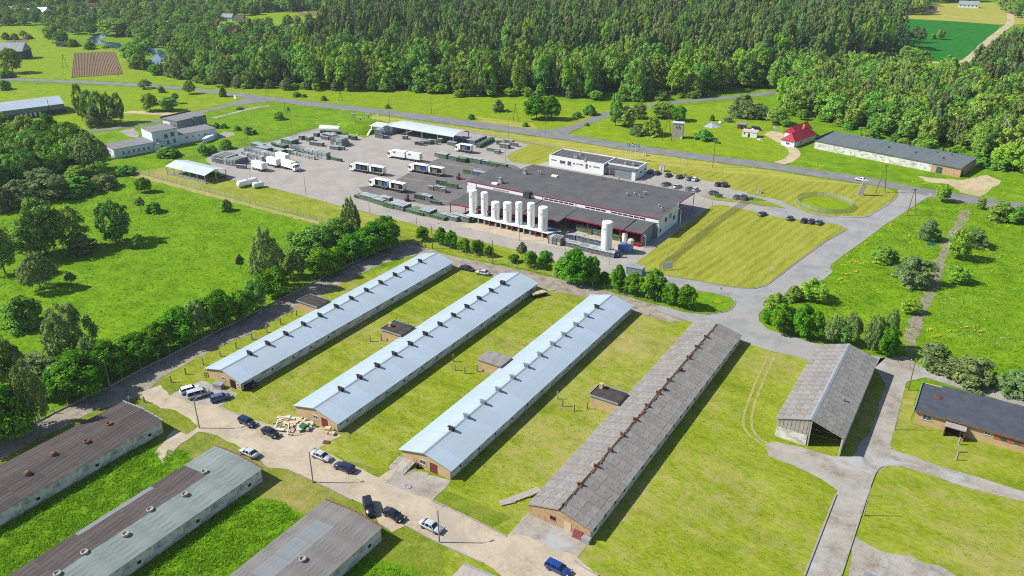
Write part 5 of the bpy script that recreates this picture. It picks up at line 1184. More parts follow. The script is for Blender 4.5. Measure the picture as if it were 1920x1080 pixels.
def crates(kind, px, nx, ny, where, rz=0.0, dx=2.52, dy=1.18, z=.09, miss=.0, stack=1):
    p = g(*px); cm, bms = CM[kind]; r = random.Random(int(px[0]*7 + px[1]))
    nx = (nx + 1)//2
    for i in range(nx):
        for j in range(ny):
            if r.random() < miss: continue
            for s in range(stack):
                x, y = i*dx + r.uniform(-.04, .04), j*dy + r.uniform(-.04, .04); c, sn = math.cos(rz), math.sin(rz)
                q_ = (p.x + c*x - sn*y, p.y + sn*x + c*y, z + s*(CR[kind][2] + .02), rz + r.uniform(-.03, .03)); CQ.append((proj(*q_[:3])[2], len(CQ), q_, cm, r.choice(bms), LBL[kind] + ' ' + where, 'gas bottle crates ' + where))
W1 = 'in the row along the yard road'
crates('low', (664,371), 3, 3, W1, -.06); crates('tall', (674,374), 6, 3, W1, -.06); crates('tall', (700,382), 4, 5, W1, -.06, miss=.1); crates('green', (718,388), 3, 2, W1, -.06); crates('tall', (729,390), 6, 4, W1, -.06, miss=.05)
crates('low', (754,396), 8, 4, W1, -.06, miss=.1); crates('tall', (786,403), 4, 4, W1, -.06); crates('low', (803,407), 6, 3, W1, -.06); crates('brown', (826,409), 6, 3, W1, -.06, miss=.2); crates('tall', (848,411), 5, 2, W1, -.06, miss=.1); crates('low', (866,413), 4, 2, W1, -.06)
W2 = 'near the red forklift'
crates('green', (776,372), 3, 1, W2); crates('tall', (788,374), 2, 2, W2); crates('tall', (797,377), 2, 2, W2); crates('low', (806,381), 4, 1, W2)
W3 = 'on the dark asphalt'
crates('brown', (803,356), 2, 1, W3); crates('tall', (815,358), 3, 1, W3, .1); crates('brown', (826,361), 2, 1, W3); crates('green', (817,345), 3, 1, W3); crates('low', (825,347), 3, 2, W3); crates('green', (838,351), 3, 1, W3); crates('low', (847,352), 2, 1, W3)
W4 = 'beyond the hall corner'
crates('tall', (820,296), 3, 3, W4); crates('brown', (814,293), 2, 1, W4); crates('tall', (841,300), 4, 2, W4); crates('green', (855,303), 3, 2, W4); crates('tall', (866,302), 8, 2, W4, miss=.05); crates('blue', (897,307), 3, 2, W4, stack=1); crates('green', (912,311), 8, 2, W4, miss=.15)
crates('green', (868,325), 4, 1, W4); crates('blue', (884,328), 5, 2, W4)
W5 = 'behind the curved roof shed'
for k in range(9): crates('tall' if k < 6 else 'blue', (882 + 2.7*k, 271 - 1.3*k), 1, 1, W5); crates('green', (892 + 3.2*k, 277 - 1.6*k), 1, 1, W5)
crates('brown', (912,283), 6, 2, W5, miss=.25); crates('brown', (918,287), 5, 1, W5, miss=.2); crates('tall', (936,277), 4, 2, W5); crates('green', (930,271), 4, 2, W5); crates('brown', (944,268), 4, 2, W5); crates('brown', (954,273), 3, 1, W5)
W6 = 'before the curved roof shed'
crates('tall', (800,270), 3, 2, W6, miss=.2); crates('brown', (776,273), 5, 3, W6, .4, miss=.4); crates('blue', (859,266), 5, 4, W6, miss=.05); crates('tall', (820,268), 2, 2, W6); crates('brown', (838,272), 4, 2, W6); crates('brown', (745,261), 4, 2, W6, .3, miss=.3); crates('tall', (703,258), 4, 3, W6, stack=2, miss=.2)
W7 = 'at the loading bay canopy'
for px in ((1027,456),(1027,449)): crates('brown', px, 4, 2, W7, stack=1)
crates('brown', (1041,459), 5, 2, W7, miss=.3); crates('brown', (1062,463), 6, 2, W7, miss=.1); crates('brown', (1086,470), 9, 3, W7, miss=.15); crates('blue', (1066,449), 2, 2, W7); crates('tall', (1080,452), 2, 2, W7); crates('tall', (1090,455), 5, 1, W7); crates('tall', (1080,433), 3, 2, W7); crates('tall', (1092,436), 3, 2, W7); crates('tall', (1108,440), 4, 1, W7); crates('green', (1148,450), 2, 1, W7); crates('green', (1155,451), 2, 1, W7)
W8 = 'in the line across the yard'
for k in range(13): crates('low', (548 + 7.0*k, 285.5 + 1.4*k), 1, 1, W8)
W9 = 'at the back of the yard'
crates('tall', (527,268), 5, 4, W9, -.05); crates('tall', (500,285), 8, 3, W9, -.05, miss=.1); crates('tall', (480,283), 6, 4, W9, -.05, miss=.1); crates('tall', (534,288), 3, 2, W9); crates('brown', (598,262), 4, 2, W9, miss=.2); crates('tall', (604,258), 6, 4, W9, -.05, miss=.15); crates('tall', (637,268), 3, 2, W9, miss=.2); crates('brown', (618,280), 6, 2, W9, .1, miss=.3); crates('blue', (588,256), 2, 2, W9)
crates('tall', (405,306), 6, 5, W9, .1, miss=.1); crates('tall', (428,303), 6, 4, W9, .1, miss=.15); crates('blue', (447,300), 4, 2, W9, miss=.2); crates('tall', (470,276), 10, 3, W9, -.05, miss=.15); crates('brown', (443,316), 3, 2, W9, .3, miss=.2); crates('green', (505,275), 8, 3, W9, -.05, miss=.2); crates('tall', (560,262), 6, 3, W9, -.05, miss=.2); crates('brown', (580,272), 6, 2, W9, .1, miss=.3); crates('green', (650,262), 4, 2, W9, .2, miss=.3)
CQ.sort(key=lambda a: a[:2])
for d_, _, q_, cm, bm_, l_, g_ in CQ[:296]:
    o = tag(ob('bottle_crate', cm, None, q_[:3], q_[3]), l_, 'crate', g_); ob('bottle_bundle', bm_, o)
V_, F_, MI, ML = [], [], [], []
for d_, _, q_, cm, bm_, l_, g_ in CQ[296:]:      # the farthest ones, a few pixels each
    mx = Matrix.Translation(q_[:3]) @ Matrix.Rotation(q_[3], 4, 'Z')
    for me_ in (cm, bm_):
        mt = me_.materials[0]
        if mt not in ML: ML.append(mt)
        b_ = len(V_); V_ += [tuple(mx @ v.co) for v in me_.vertices]; F_ += [tuple(i + b_ for i in f.vertices) for f in me_.polygons]; MI += [ML.index(mt)]*len(me_.polygons)
if V_:
    me_ = bpy.data.meshes.new('far_bottle_crates'); me_.from_pydata(V_, [], F_)
    for mt in ML: me_.materials.append(mt)
    me_.polygons.foreach_set('material_index', MI); me_.update(); ob('far_bottle_crates', me_)['kind'] = 'stuff'
# big grey racks and stacked loads of the yard
def rack(label, pa, L, Dp, H, rz=-.06, mat=None, bays=6):
    p = g(*pa); t = thing('storage_rack', label, 'rack', (p.x, p.y, .09), rz); mt = mat or m_gsteel
    for i in range(bays + 1): MB().box(L*i/bays - .06, 0, 0, L*i/bays + .06, Dp, .1).box(L*i/bays - .06, 0, .1, L*i/bays + .06, .1, H).box(L*i/bays - .06, Dp - .1, .1, L*i/bays + .06, Dp, H).box(L*i/bays - .06, .1, H - .1, L*i/bays + .06, Dp - .1, H).build('rack_frame', mt, t)
    for i in range(bays):
        for k in range(2):
            z0 = .15 + k*H*.5; MB().box(L*i/bays + .1, .12, z0, L*(i+1)/bays - .1, Dp - .12, z0 + H*.42).build('stacked_grid', random.choice((m_ygrey, m_bot[0], m_gsteel)), t)
    return t
rack('long high grey rack behind the low crate line', (545,284), 24, 2.6, 3.0, -.06, None, 8); rack('long white slatted stack in front of the high rack', (533,287), 20, 1.2, 1.6, -.06, m_box, 10)
rack('tall grey rack stack beside the white canopy', (398,304), 9, 7, 3.2, .1, None, 5); rack('second tall grey rack stack beside the white canopy', (419,309), 7, 6, 2.8, .1, None, 4); rack('long pale rack next to the box trailers', (453,294), 14, 2.2, 2.2, -.06, m_box, 7); rack('rack row behind the box trailers', (458,286), 26, 3, 2.4, -.06, None, 9)
rack('high grey rack at the mound end of the yard', (620,272), 7, 4.5, 3.6, 0, None, 4)
rack('brown crate stack beside the platform end', (1028,457), 4.5, 3.0, 2.6, 0, m_bot[3], 3)
# forklifts
def forklift(label, px, rz, col):
    p = g(*px); t = thing('forklift', label, 'forklift', (p.x, p.y, .09), rz); MB().box(-1.2, -.55, .3, .6, .55, 1.1).build('body', col, t); MB().box(-1.25, -.5, 1.1, -.6, .5, 1.35).build('counterweight', m_dark, t)
    c = MB()
    for x in (-.7, .5):
        for y in (-.5, .44): c.box(x, y, 1.1, x + .06, y + .06, 2.2)
    c.box(-.75, -.55, 2.2, .6, .55, 2.28).build('cab_guard', m_dark, t); MB().box(.65, -.45, .1, .75, .45, 2.4).build('mast', m_dark, t)
    for y in (-.3, .2): MB().box(.75, y, .1, 1.85, y + .1, .16).build('fork', m_steel, t)
    for x, y in ((-.8,-.5),(-.8,.5),(.35,-.5),(.35,.5)): MB().cyl((x, y - .1, .3), (x, y + .1, .3), .3, n=12).build('wheel', m_tyre, t)
forklift('red forklift beside the long crate row', (764,377), D(95), m_redtrim); forklift('red forklift alone on the dark asphalt by the hall corner', (860,336), D(100), m_redtrim)
forklift('blue forklift by the lone white tank', (1157,483), D(30), m_bluep)
# goods by the loading bay
p = g(1158,471)
bp = thing('wrapped_pallet_stack', 'blue wrapped pallet block beside the lone white tank', 'pallets', (p.x, p.y, .09))
for i in range(2):
    for j in range(2): MB().box(i*2.1, j*1.6, 0, i*2.1 + 2.0, j*1.6 + 1.5, 2.2 + .2*((i + j) % 2)).build('wrapped_block', M('blue_wrap', A(110,140,206), A(140,168,222), .8, .4) if i == j == 0 else bpy.data.materials['blue_wrap'], bp)
p = g(1171,453); wb = thing('white_drum_stack', 'stack of white drums under the canopy edge', 'drums', (p.x, p.y, .09))
for k in range(4): MB().lathe([(.95, 0), (1.0, .05), (1.0, .72), (.95, .78)], (0, 0, k*.8), 14).build('drum', m_tank, wb)
p = g(1183,459); cc = thing('covered_load', 'cream covered load with red box at the canopy corner', 'load', (p.x, p.y, .09)); MB().lathe([(1.2, 0), (1.3, .6), (1.1, 1.7), (.5, 2.1)], (0, 0, 0), 10).build('cover', m_wood, cc); MB().box(1.5, -.5, 0, 3.2, .6, .9).build('red_box', m_redtrim, cc)
# green waste bins
for k in range(3):
    p = g(1343 + 4.3*k, 370 + .7*k); b = thing('waste_bin', 'green wheeled waste container at the car park fence', 'bin', (p.x, p.y, .16), .15, 'green waste containers'); MB().add([(-.6,-.5,.2),(.6,-.5,.2),(.6,.5,.2),(-.6,.5,.2),(-.7,-.6,1.2),(.7,-.6,1.2),(.7,.6,1.2),(-.7,.6,1.2)], [(3,2,1,0),(4,5,6,7),(0,1,5,4),(1,2,6,5),(2,3,7,6),(3,0,4,7)]).build('tub', M('bin_green', A(50,130,60), None, 1, .5) if k == 0 else bpy.data.materials['bin_green'], b); MB().box(-.72, -.62, 1.2, .72, .64, 1.3).build('lid', bpy.data.materials['bin_green'], b)
# timber and debris at the barns
m_debris = M('pale_debris', A(206,200,188), A(232,228,220), 2, .9, rnd=.15)
p = g(548,803)
for k in range(30):
    x, y = random.uniform(-4.4, 3.0), random.uniform(-2.2, 3.6); L_ = random.uniform(.7, 1.7); W_2 = random.choice((.08, .12, .5, .6)); t = MB().box(-L_, -W_2, 0, L_, W_2, random.uniform(.04, .14))
    o = t.build('timber_board', (m_wood, m_debris, m_wood, m_conc)[k % 4], None, loc=(p.x + x, p.y + y, .08 + random.uniform(0, .55)), rz=random.choice((.5, 2.1)) + random.uniform(-.3, .3)); o.rotation_euler.x = random.uniform(-.15, .15); o.rotation_euler.y = random.uniform(-.12, .12); tag(o, 'pale timber board in the heap at the barn gable', 'timber', 'timber heap at the barn gable')
p = g(573,803)
for k in range(9): tag(MB().lathe([(.3, 0), (.45, .2), (.35, .5), (.1, .6)], (0,0,0), 7).build('sack', m_debris if k % 3 else m_white, None, loc=(p.x + random.uniform(-1.8, 1.8), p.y + random.uniform(-1.2, 1.6), .08 + (k % 3)*.25), rz=k), 'white sack in the heap beside the maroon door', 'sack', 'sacks beside the maroon door')
p = g(570,806); tag(MB().add([(-.6,-.5,0),(.6,-.5,0),(.6,.5,0),(-.6,.5,0),(-.7,-.6,1.2),(.7,-.6,1.2),(.7,.6,1.2),(-.7,.6,1.2)], [(3,2,1,0),(4,5,6,7),(0,1,5,4),(1,2,6,5),(2,3,7,6),(3,0,4,7)]).build('waste_bin', bpy.data.materials['bin_green'], None, loc=(p.x, p.y, .08)), 'dark green waste bin beside the sacks', 'bin')
p = g(613,812)
for k in range(3): tag(MB().box(-.6, -.5, 0, .6, .5, .55).build('wooden_box', m_wood, None, loc=(p.x + (k % 2)*1.4, p.y + .2*k, .08 + (k//2)*.56), rz=.2*k), 'small timber box at the barn corner by the door', 'box', 'timber boxes at the barn corner')
p = g(612,830); tag(MB().box(-.7, -.5, 0, .7, .5, .14).build('pallet', m_redvent, None, loc=(p.x, p.y, .08), rz=.4), 'reddish pallet lying on the grass edge', 'pallet')
p = g(979,938); 
for k in range(4): tag(MB().box(-1.4, -.7, 0, 1.4, .7, .25).build('concrete_slab', m_conc, None, loc=(p.x + k*.9 - 2, p.y + k*1.6 - 2, .06 + .05*k), rz=.9 + .1*k), 'old concrete slab dumped beside the broken roof barn', 'slab', 'dumped concrete slabs')
p = g(1082,1008); tag(MB().slab([(-.9, -.4, 0), (.9, -.4, 0), (.9, 1.1, 2.0), (-.9, 1.1, 2.0)], .12).build('leaning_gate', m_reddoor, None, loc=(p.x, p.y, .08)), 'maroon metal gate leaning on the brick gable', 'gate')
p = g(1099,1016); tag(MB().box(-.8, -.5, 0, .8, .5, .9).build('metal_trough', m_steel, None, loc=(p.x, p.y, .08)), 'grey metal trough at the brick gable corner', 'trough')
# hay wagon with planks at the far barn end
p = g(1010,555); wg = thing('timber_wagon', 'flat wagon loaded with pale planks at the barn end', 'wagon', (p.x, p.y, .08), D(60)); MB().box(-2.4, -.9, .7, 2.4, .9, .85).build('bed', m_dark, wg)
for k in range(5): MB().box(-2.3, -.85 + k*.35, .86, 2.3 - .1*k, -.55 + k*.35, 1.2 + .05*(k % 2)).build('plank', m_wood, wg)
for x in (-1.5, 1.5):
    for s in (-1, 1): MB().cyl((x, s*.8 - .1, .4), (x, s*.8 + .1, .4), .4, n=12).build('wheel', m_tyre, wg)
# bits by barn 1: rack of bicycles-like frames and bins
p = g(384,708); fr = MB()
for k in range(8): fr.box(k*.45, 0, 0, k*.45 + .08, .12, 1.5)
fr.box(0, 0, 1.0, 3.3, .1, 1.1).box(0, 0, .35, 3.3, .1, .45); tag(fr.build('picket_panel', m_plank, None, loc=(p.x, p.y, .05), rz=.5), 'dark picket panel leaning at the barn gable corner', 'fence panel')
for k, px in enumerate(((462,729),(472,726),(411,727))):
    p = g(*px); tag(MB().box(-1.1, -.7, 0, 1.1, .7, 1.1).box(-1.2, -.8, 1.1, 1.2, .8, 1.2).build('storage_crate', (m_black, m_darksteel, m_steel)[k], None, loc=(p.x, p.y, .06), rz=.1*k), ('black storage crate against the white barn wall', 'dark grey storage crate against the white barn wall', 'grey metal cabinet beside the dark barn door')[k], 'crate')
p = g(783,878); tag(MB().lathe([(.35, 0), (.42, .3), (.42, .8), (.3, .95)], (0,0,0), 10).build('tyre_stack', m_tyre, None, loc=(p.x, p.y, .08)), 'black tyre stack beside the gable window', 'tyres')
p = g(793,889); tag(MB().obox((0,0,0), (2.2,1.0,.06), .3).build('doorstep_slab', m_conc, None, loc=(p.x, p.y, .08)), 'pale slab lying before the maroon door of the ramp barn', 'slab')
p = g(1767,701); 
# boulder
def boulder(label, px, r):
    p = g(*px); bm = bmesh.new(); bmesh.ops.create_icosphere(bm, subdivisions=2, radius=r)
    for v in bm.verts: v.co *= random.uniform(.86, 1.1); v.co.z *= .62
    me = bpy.data.meshes.new('boulder'); bm.to_mesh(me); bm.free(); me.materials.append(m_conc); tag(ob('boulder', me, None, (p.x, p.y, r*.4)), label, 'rock')
boulder('pale grey boulder beside the round bushes', (1767,699), .9)
# tarpaulin tent, scrap
p = g(1336,237); bm = bmesh.new(); bmesh.ops.create_cone(bm, cap_ends=True, segments=9, radius1=4.2, radius2=.2, depth=2.4)
for v in bm.verts: v.co += Vector((random.uniform(-.4,.4), random.uniform(-.4,.4), 1.2))
me = bpy.data.meshes.new('tarpaulin'); bm.to_mesh(me); bm.free(); me.materials.append(M('blue_grey_tarp', A(140,160,200), A(206,212,220), .5, .7)); tag(ob('tarpaulin', me, None, (p.x, p.y, 0)), 'blue and white tarpaulin heap in the allotment', 'tarpaulin')
for k, (px, l) in enumerate((((1352,230),'pale scrap heap behind the blue tarpaulin'),((1372,229),'grey scrap heap between tarpaulin and brown shed'),((1412,245),'white machine wreck beside the pale pink roofed shed'),((1456,241),'silver scrap machine near the red roofed house'),((1425,263),'sandy soil heap at the house drive'))):
    p = g(*px); bm = bmesh.new(); bmesh.ops.create_icosphere(bm, subdivisions=2, radius=1.6)
    for v in bm.verts: v.co *= random.uniform(.6, 1.25); v.co.z = max(-.1, v.co.z*.55)
    me = bpy.data.meshes.new('scrap_heap'); bm.to_mesh(me); bm.free(); me.materials.append((m_debris, m_ygrey, m_white, m_steel, m_sand)[k]); tag(ob('scrap_heap', me, None, (p.x, p.y, 0)), l, 'heap')
car('dark van parked beside the white garden shed', (1418,243), D(10), 'van', 'navy', 0.0)

# ================================================================ vegetation
def leaf_mat(name, dark, mid, light, rnd=.12, hue=.02, trans=.22):
    m = bpy.data.materials.new(name); m.use_nodes = True; t = m.node_tree; t.nodes.clear()
    out = t.nodes.new('ShaderNodeOutputMaterial'); at = t.nodes.new('ShaderNodeAttribute'); at.attribute_name = 'tint'
    col = ramp(t, at.outputs['Fac'], [(0.1, dark), (0.5, mid), (0.92, light)])
    oi = t.nodes.new('ShaderNodeObjectInfo'); hs_ = t.nodes.new('ShaderNodeHueSaturation')
    mv = t.nodes.new('ShaderNodeMapRange'); mv.inputs[3].default_value = 1 - rnd; mv.inputs[4].default_value = 1 + rnd
    mh_ = t.nodes.new('ShaderNodeMapRange'); mh_.inputs[3].default_value = .5 - hue; mh_.inputs[4].default_value = .5 + hue
    t.links.new(oi.outputs['Random'], mv.inputs[0]); t.links.new(mv.outputs[0], hs_.inputs['Value'])
    fr = mth(t, 'FRACT', mth(t, 'MULTIPLY', oi.outputs['Random'], 7.31)); t.links.new(fr, mh_.inputs[0]); t.links.new(mh_.outputs[0], hs_.inputs['Hue']); t.links.new(col, hs_.inputs['Color'])
    d = t.nodes.new('ShaderNodeBsdfDiffuse'); tr = t.nodes.new('ShaderNodeBsdfTranslucent'); mx = t.nodes.new('ShaderNodeMixShader'); mx.inputs[0].default_value = trans
    t.links.new(hs_.outputs[0], d.inputs[0]); t.links.new(hs_.outputs[0], tr.inputs[0]); t.links.new(d.outputs[0], mx.inputs[1]); t.links.new(tr.outputs[0], mx.inputs[2]); t.links.new(mx.outputs[0], out.inputs[0])
    return m
LK = 2.1
def LA(r, gg, b, k=1.0): return A(r, gg, b, LK*k)
LM = {'maple': leaf_mat('maple_leaves', LA(46,92,14,0.95), LA(70,118,22,0.95), LA(106,150,38,0.95), .16, .015, .25),
      'birch': leaf_mat('birch_leaves', LA(90,118,58,0.78), LA(114,140,70,0.78), LA(146,168,96,0.78), .14, .015),
      'broad': leaf_mat('broad_leaves', LA(72,106,40), LA(98,132,50), LA(130,160,68), .24, .03, .2),
      'willow': leaf_mat('willow_leaves', LA(96,124,72,0.62), LA(120,146,84,0.62), LA(148,170,108,0.62), .16, .025),
      'bush': leaf_mat('bush_leaves', LA(78,120,38,0.78), LA(104,146,50,0.78), LA(136,172,70,0.78), .18, .03),
      'pine': leaf_mat('pine_needles', LA(66,90,48), LA(92,112,60), LA(124,136,80), .30, .04, .2),
      'spruce': leaf_mat('spruce_needles', LA(46,76,44), LA(64,96,54), LA(90,118,68), .26, .025, .15),
      'bright': leaf_mat('bright_leaves', LA(94,140,36,0.82), LA(120,162,46,0.82), LA(150,184,68,0.82), .12, .015)}
LM['poplar'] = LM['broad']
m_bark = M('brown_bark', A(96,80,64), A(126,108,88), 3, .95); m_birchbark = M('birch_bark', A(206,204,196), A(150,146,140), 4, .9, sc3=(1,1,4)); m_pinebark = M('pine_bark', A(150,106,76), A(120,92,74), 3, .95)
ENV = {  # kind: (crown start, radius(t), blob size, flatten, inner share)
 'maple': (.16, lambda t: .5*max(0, 1 - abs(2*t - .80)**2.3/1.75)**.6, .175, .8, .45), 'broad': (.12, lambda t: .5*max(0, 1 - abs(2*t - .85)**2.4/1.6)**.6, .14, .8, .4),
 'birch': (.13, lambda t: .5*min(1, (t + .15)*2.2)**.6*max(0, 1 - t)**.5*1.25, .085, 1.5, .15), 'willow': (.0, lambda t: .5*max(0, 1 - t*t)**.55, .12, .9, .5), 'bush': (.0, lambda t: .5*max(0, 1 - t**2.2)**.5, .14, .85, .5),
 'pine': (.42, lambda t: .5*max(.12, min(1, (t + .2)*1.9)*(1 - t)**.55), .12, .6, .3), 'spruce': (.06, lambda t: .5*(1 - t)**.85 + .03, .085, .55, .25), 'poplar': (.06, lambda t: .5*max(0.05, math.sin(math.pi*(.10 + .86*t)))**.7, .10, 1.35, .3), 'bright': (.14, lambda t: .5*max(0, 1 - abs(2*t - .85)**2.4/1.6)**.6, .13, .8, .4)}
def crown_mesh(kind, seed, nb, nl, leaf):
    r = np.random.default_rng(seed); z0, rf, bs, fl, inner = ENV[kind]
    t = r.beta(1.15, 1.25, nb*3); keep = r.random(nb*3) < np.array([max(.12, rf(x))*2 for x in t]); t = t[keep][:nb]; n = len(t)
    ang = np.arange(n)*2.399 + r.uniform(-.6, .6, n); rad = np.array([rf(x) for x in t])*(1 - inner*r.random(n)**1.4)
    lob = 1 + .16*np.sin(ang*3 + seed) + .10*np.sin(ang*5 + 2*seed)
    rad = rad*lob
    br = bs*r.uniform(.65, 1.3, n)*(.55 + .45*np.array([rf(x)*2 for x in t])); rad = np.maximum(0, rad - br*.55)
    C = np.stack([rad*np.cos(ang), rad*np.sin(ang), z0 + (1 - z0)*(t*.93 + .03) + r.uniform(-.02, .02, n)], 1)
    bt = r.uniform(.25, .75, n)
    dirs = r.normal(size=(n, nl, 3)); dirs /= np.linalg.norm(dirs, axis=2, keepdims=True); low = dirs[:, :, 2] < -.25; dirs[low, 2] *= -.6
    P_ = C[:, None, :] + dirs*br[:, None, None]*np.array([1, 1, fl])*r.uniform(.75, 1.08, (n, nl, 1))
    N = dirs + r.normal(size=dirs.shape)*.28 + np.array([0, 0, .5]); N /= np.linalg.norm(N, axis=2, keepdims=True)
    P_ = P_.reshape(-1, 3); N = N.reshape(-1, 3); m = len(P_)
    U = np.cross(N, r.normal(size=N.shape)); U /= np.linalg.norm(U, axis=1, keepdims=True); V = np.cross(N, U)
    s = (leaf*r.uniform(.6, 1.4, m))[:, None]; el = r.uniform(.55, .95, m)[:, None]
    Q = np.stack([P_ - U*s - V*s*el*.35, P_ + U*s*.15 - V*s*el, P_ + U*s + V*s*el*.3, P_ - U*s*.2 + V*s*el], 1)
    Q[:, :, 2] = np.maximum(Q[:, :, 2], .004)
    me = bpy.data.meshes.new('crown'); me.vertices.add(m*4); me.vertices.foreach_set('co', Q.reshape(-1).astype(np.float32)); me.loops.add(m*4); me.loops.foreach_set('vertex_index', np.arange(m*4, dtype=np.int32))
    me.polygons.add(m); me.polygons.foreach_set('loop_start', np.arange(0, m*4, 4, dtype=np.int32))
    a = me.attributes.new('tint', 'FLOAT', 'FACE'); a.data.foreach_set('value', np.clip(np.repeat(bt, nl) + r.uniform(-.28, .28, m), 0, 1).astype(np.float32))
    me.materials.append(LM[kind]); me.update(); me.validate(); return me
def trunk_mesh(kind, seed):
    r = random.Random(seed); z0 = ENV[kind][0]; top = .92 if kind in ('pine', 'spruce', 'poplar', 'birch') else .72; mb = MB(); rr = .022 if kind not in ('bush', 'willow') else .03
    mt = m_birchbark if kind == 'birch' else m_pinebark if kind == 'pine' else m_bark; p = Vector((0, 0, -.01)); k = 4
    pts = [Vector((r.uniform(-.012, .012)*i, r.uniform(-.012, .012)*i, -.01 + (top + .01)*i/k)) for i in range(k + 1)]
    for i in range(k): mb.cyl(pts[i], pts[i+1], rr*(1.25 - i/k*.95), rr*(1.25 - (i+1)/k*.95), n=6)
    for i in range(7):
        t = r.uniform(max(z0, .12), top*.85); a = i*2.4 + r.uniform(-.4, .4); b = pts[min(k - 1, int(t/top*k))].lerp(pts[min(k, int(t/top*k) + 1)], .5); b = Vector((b.x, b.y, t)); L = r.uniform(.14, .30)*(.6 if kind in ('spruce', 'poplar') else 1)
        mb.cyl(b, b + Vector((math.cos(a)*L, math.sin(a)*L, L*r.uniform(.3, .9) if kind not in ('spruce', 'pine') else L*.1)), rr*.42, rr*.12, n=5)
    return mb.mesh('trunk', mt)
NEAR = {}; FAR = {}
for i, k in enumerate(('maple', 'birch', 'broad', 'willow', 'bush', 'pine', 'spruce', 'poplar', 'bright')):
    NEAR[k] = [(trunk_mesh(k, 40 + i*5 + v), crown_mesh(k, 100 + i*7 + v, {'birch': 190, 'spruce': 150, 'willow': 120, 'maple': 74}.get(k, 110), {'birch': 58, 'pine': 60, 'maple': 120}.get(k, 80), {'birch': .018, 'maple': .027, 'bush': .030, 'willow': .020, 'spruce': .018, 'pine': .020}.get(k, .023))) for v in range(3)]
for i, k in enumerate(('broad', 'birch', 'pine', 'spruce', 'bright', 'poplar')):
    FAR[k] = [(trunk_mesh(k, 80 + i*5 + v), crown_mesh(k, 300 + i*7 + v, 66, 72, .026 if k not in ('spruce', 'birch') else .022)) for v in range(3)]
tree_n = [0]
def place_tree(kind, x, y, h, wd, label, group=None, far=False, name=None, z=0.0):
    tree_n[0] += 1; v = random.randrange(3); tm, cm = (FAR if far and kind in FAR else NEAR)[kind][v]
    name = name or {'maple': 'maple_tree', 'birch': 'birch_tree', 'broad': 'broadleaf_tree', 'willow': 'willow_bush', 'bush': 'bush', 'pine': 'pine_tree', 'spruce': 'spruce_tree', 'poplar': 'poplar_tree', 'bright': 'broadleaf_tree'}[kind]
    t = thing(name, label, 'bush' if kind in ('bush', 'willow') else 'tree', (x, y, z), random.uniform(0, 6.28), group); t.scale = (wd, wd, h)
    ob('trunk', tm, t); ob('crown', cm, t); return t
def tree(kind, bx, by, ty, wpx, label, group=None, far=False):
    p = g(bx, by); h = rise(bx, by, ty); depth = proj(p.x, p.y, h/2)[2]; wd = wpx*depth/FPX
    h = max(.6, h - wd*.18)            # the crown's far rim stands above its tip in this view
    return place_tree(kind, p.x, p.y, h*1.02, wd, label, group, far)
GL = 'trees lining the lane fence'
for a in [('maple',30,822,716,92,'broad dark maple at the lane fence beside the brown roofed barn'),('birch',72,805,672,64,'slender birch with white trunk at the lane fence beside maples'),('maple',-25,835,720,90,'dark maple at the lane fence, deepest in the bend'),('maple',150,742,652,98,'wide sunlit maple leaning over the lane fence'),('broad',118,742,676,60,'grey green tree behind the wide sunlit maple'),
          ('birch',138,682,556,88,'tall airy birch standing alone behind the lane fence'),('birch',178,705,622,56,'shorter birch between the tall birch and the lane'),('maple',204,706,634,62,'maple next to the shorter birch on the lane'),('maple',235,692,640,55,'compact maple between two larger ones on the lane'),('maple',262,680,618,70,'maple opposite the dirt road mouth on the lane'),
          ('maple',300,660,598,58,'maple beside the leaning lane pole'),('maple',338,643,573,66,'tall maple of the lane row near the middle of the blue barn'),('birch',372,628,556,52,'greyish birch squeezed into the maple row'),('maple',398,618,552,48,'maple beside the greyish birch'),('maple',420,608,538,58,'maple past the concrete lane pole'),('maple',452,596,540,50,'low maple in the lane row before the pines'),
          ('bright',340,640,600,24,'light green sapling under the lane maples'),('broad',480,580,520,50,'grey green tree behind the lane row'),('maple',518,556,492,56,'round maple in the lane row by the brick annex'),('birch',505,542,418,62,'tall birch towering over the lane row'),('pine',562,542,464,46,'brownish pine in the lane row'),('maple',603,519,458,52,'sunlit round maple in the lane row'),('maple',630,507,462,44,'small maple next to the sunlit round one'),
          ('broad',585,492,415,88,'wide grey green tree behind the lane row'),('birch',662,452,364,36,'tall narrow birch near the yard corner'),('broad',638,470,400,62,'mid green tree below the tall narrow birch'),('maple',660,488,434,50,'maple beside the lamp pole in the lane row'),('maple',684,478,428,48,'dark maple in the clump at the lane bend'),('maple',700,474,410,62,'large maple in the clump at the lane bend'),('maple',722,463,398,62,'largest maple ending the lane row'),('birch',672,470,420,24,'thin pale birch inside the maple clump'),
          ('broad',545,520,468,40,'grey green sapling between pine and birch'),('broad',20,740,620,70,'grey green tree behind the dark lane maples'),('willow',65,690,652,80,'grey willow bush behind the lane maples')]: tree(*a, group=GL)
GR_ = 'small maples along the mesh fence'
for a in [(792,451,421,24),(826,458,424,24),(846,464,429,24.5),(870,471,444,22),(895,476,446,25),(917,481,459,18)]: tree('maple', *a, 'small round maple in the even row beside the factory road', GR_)
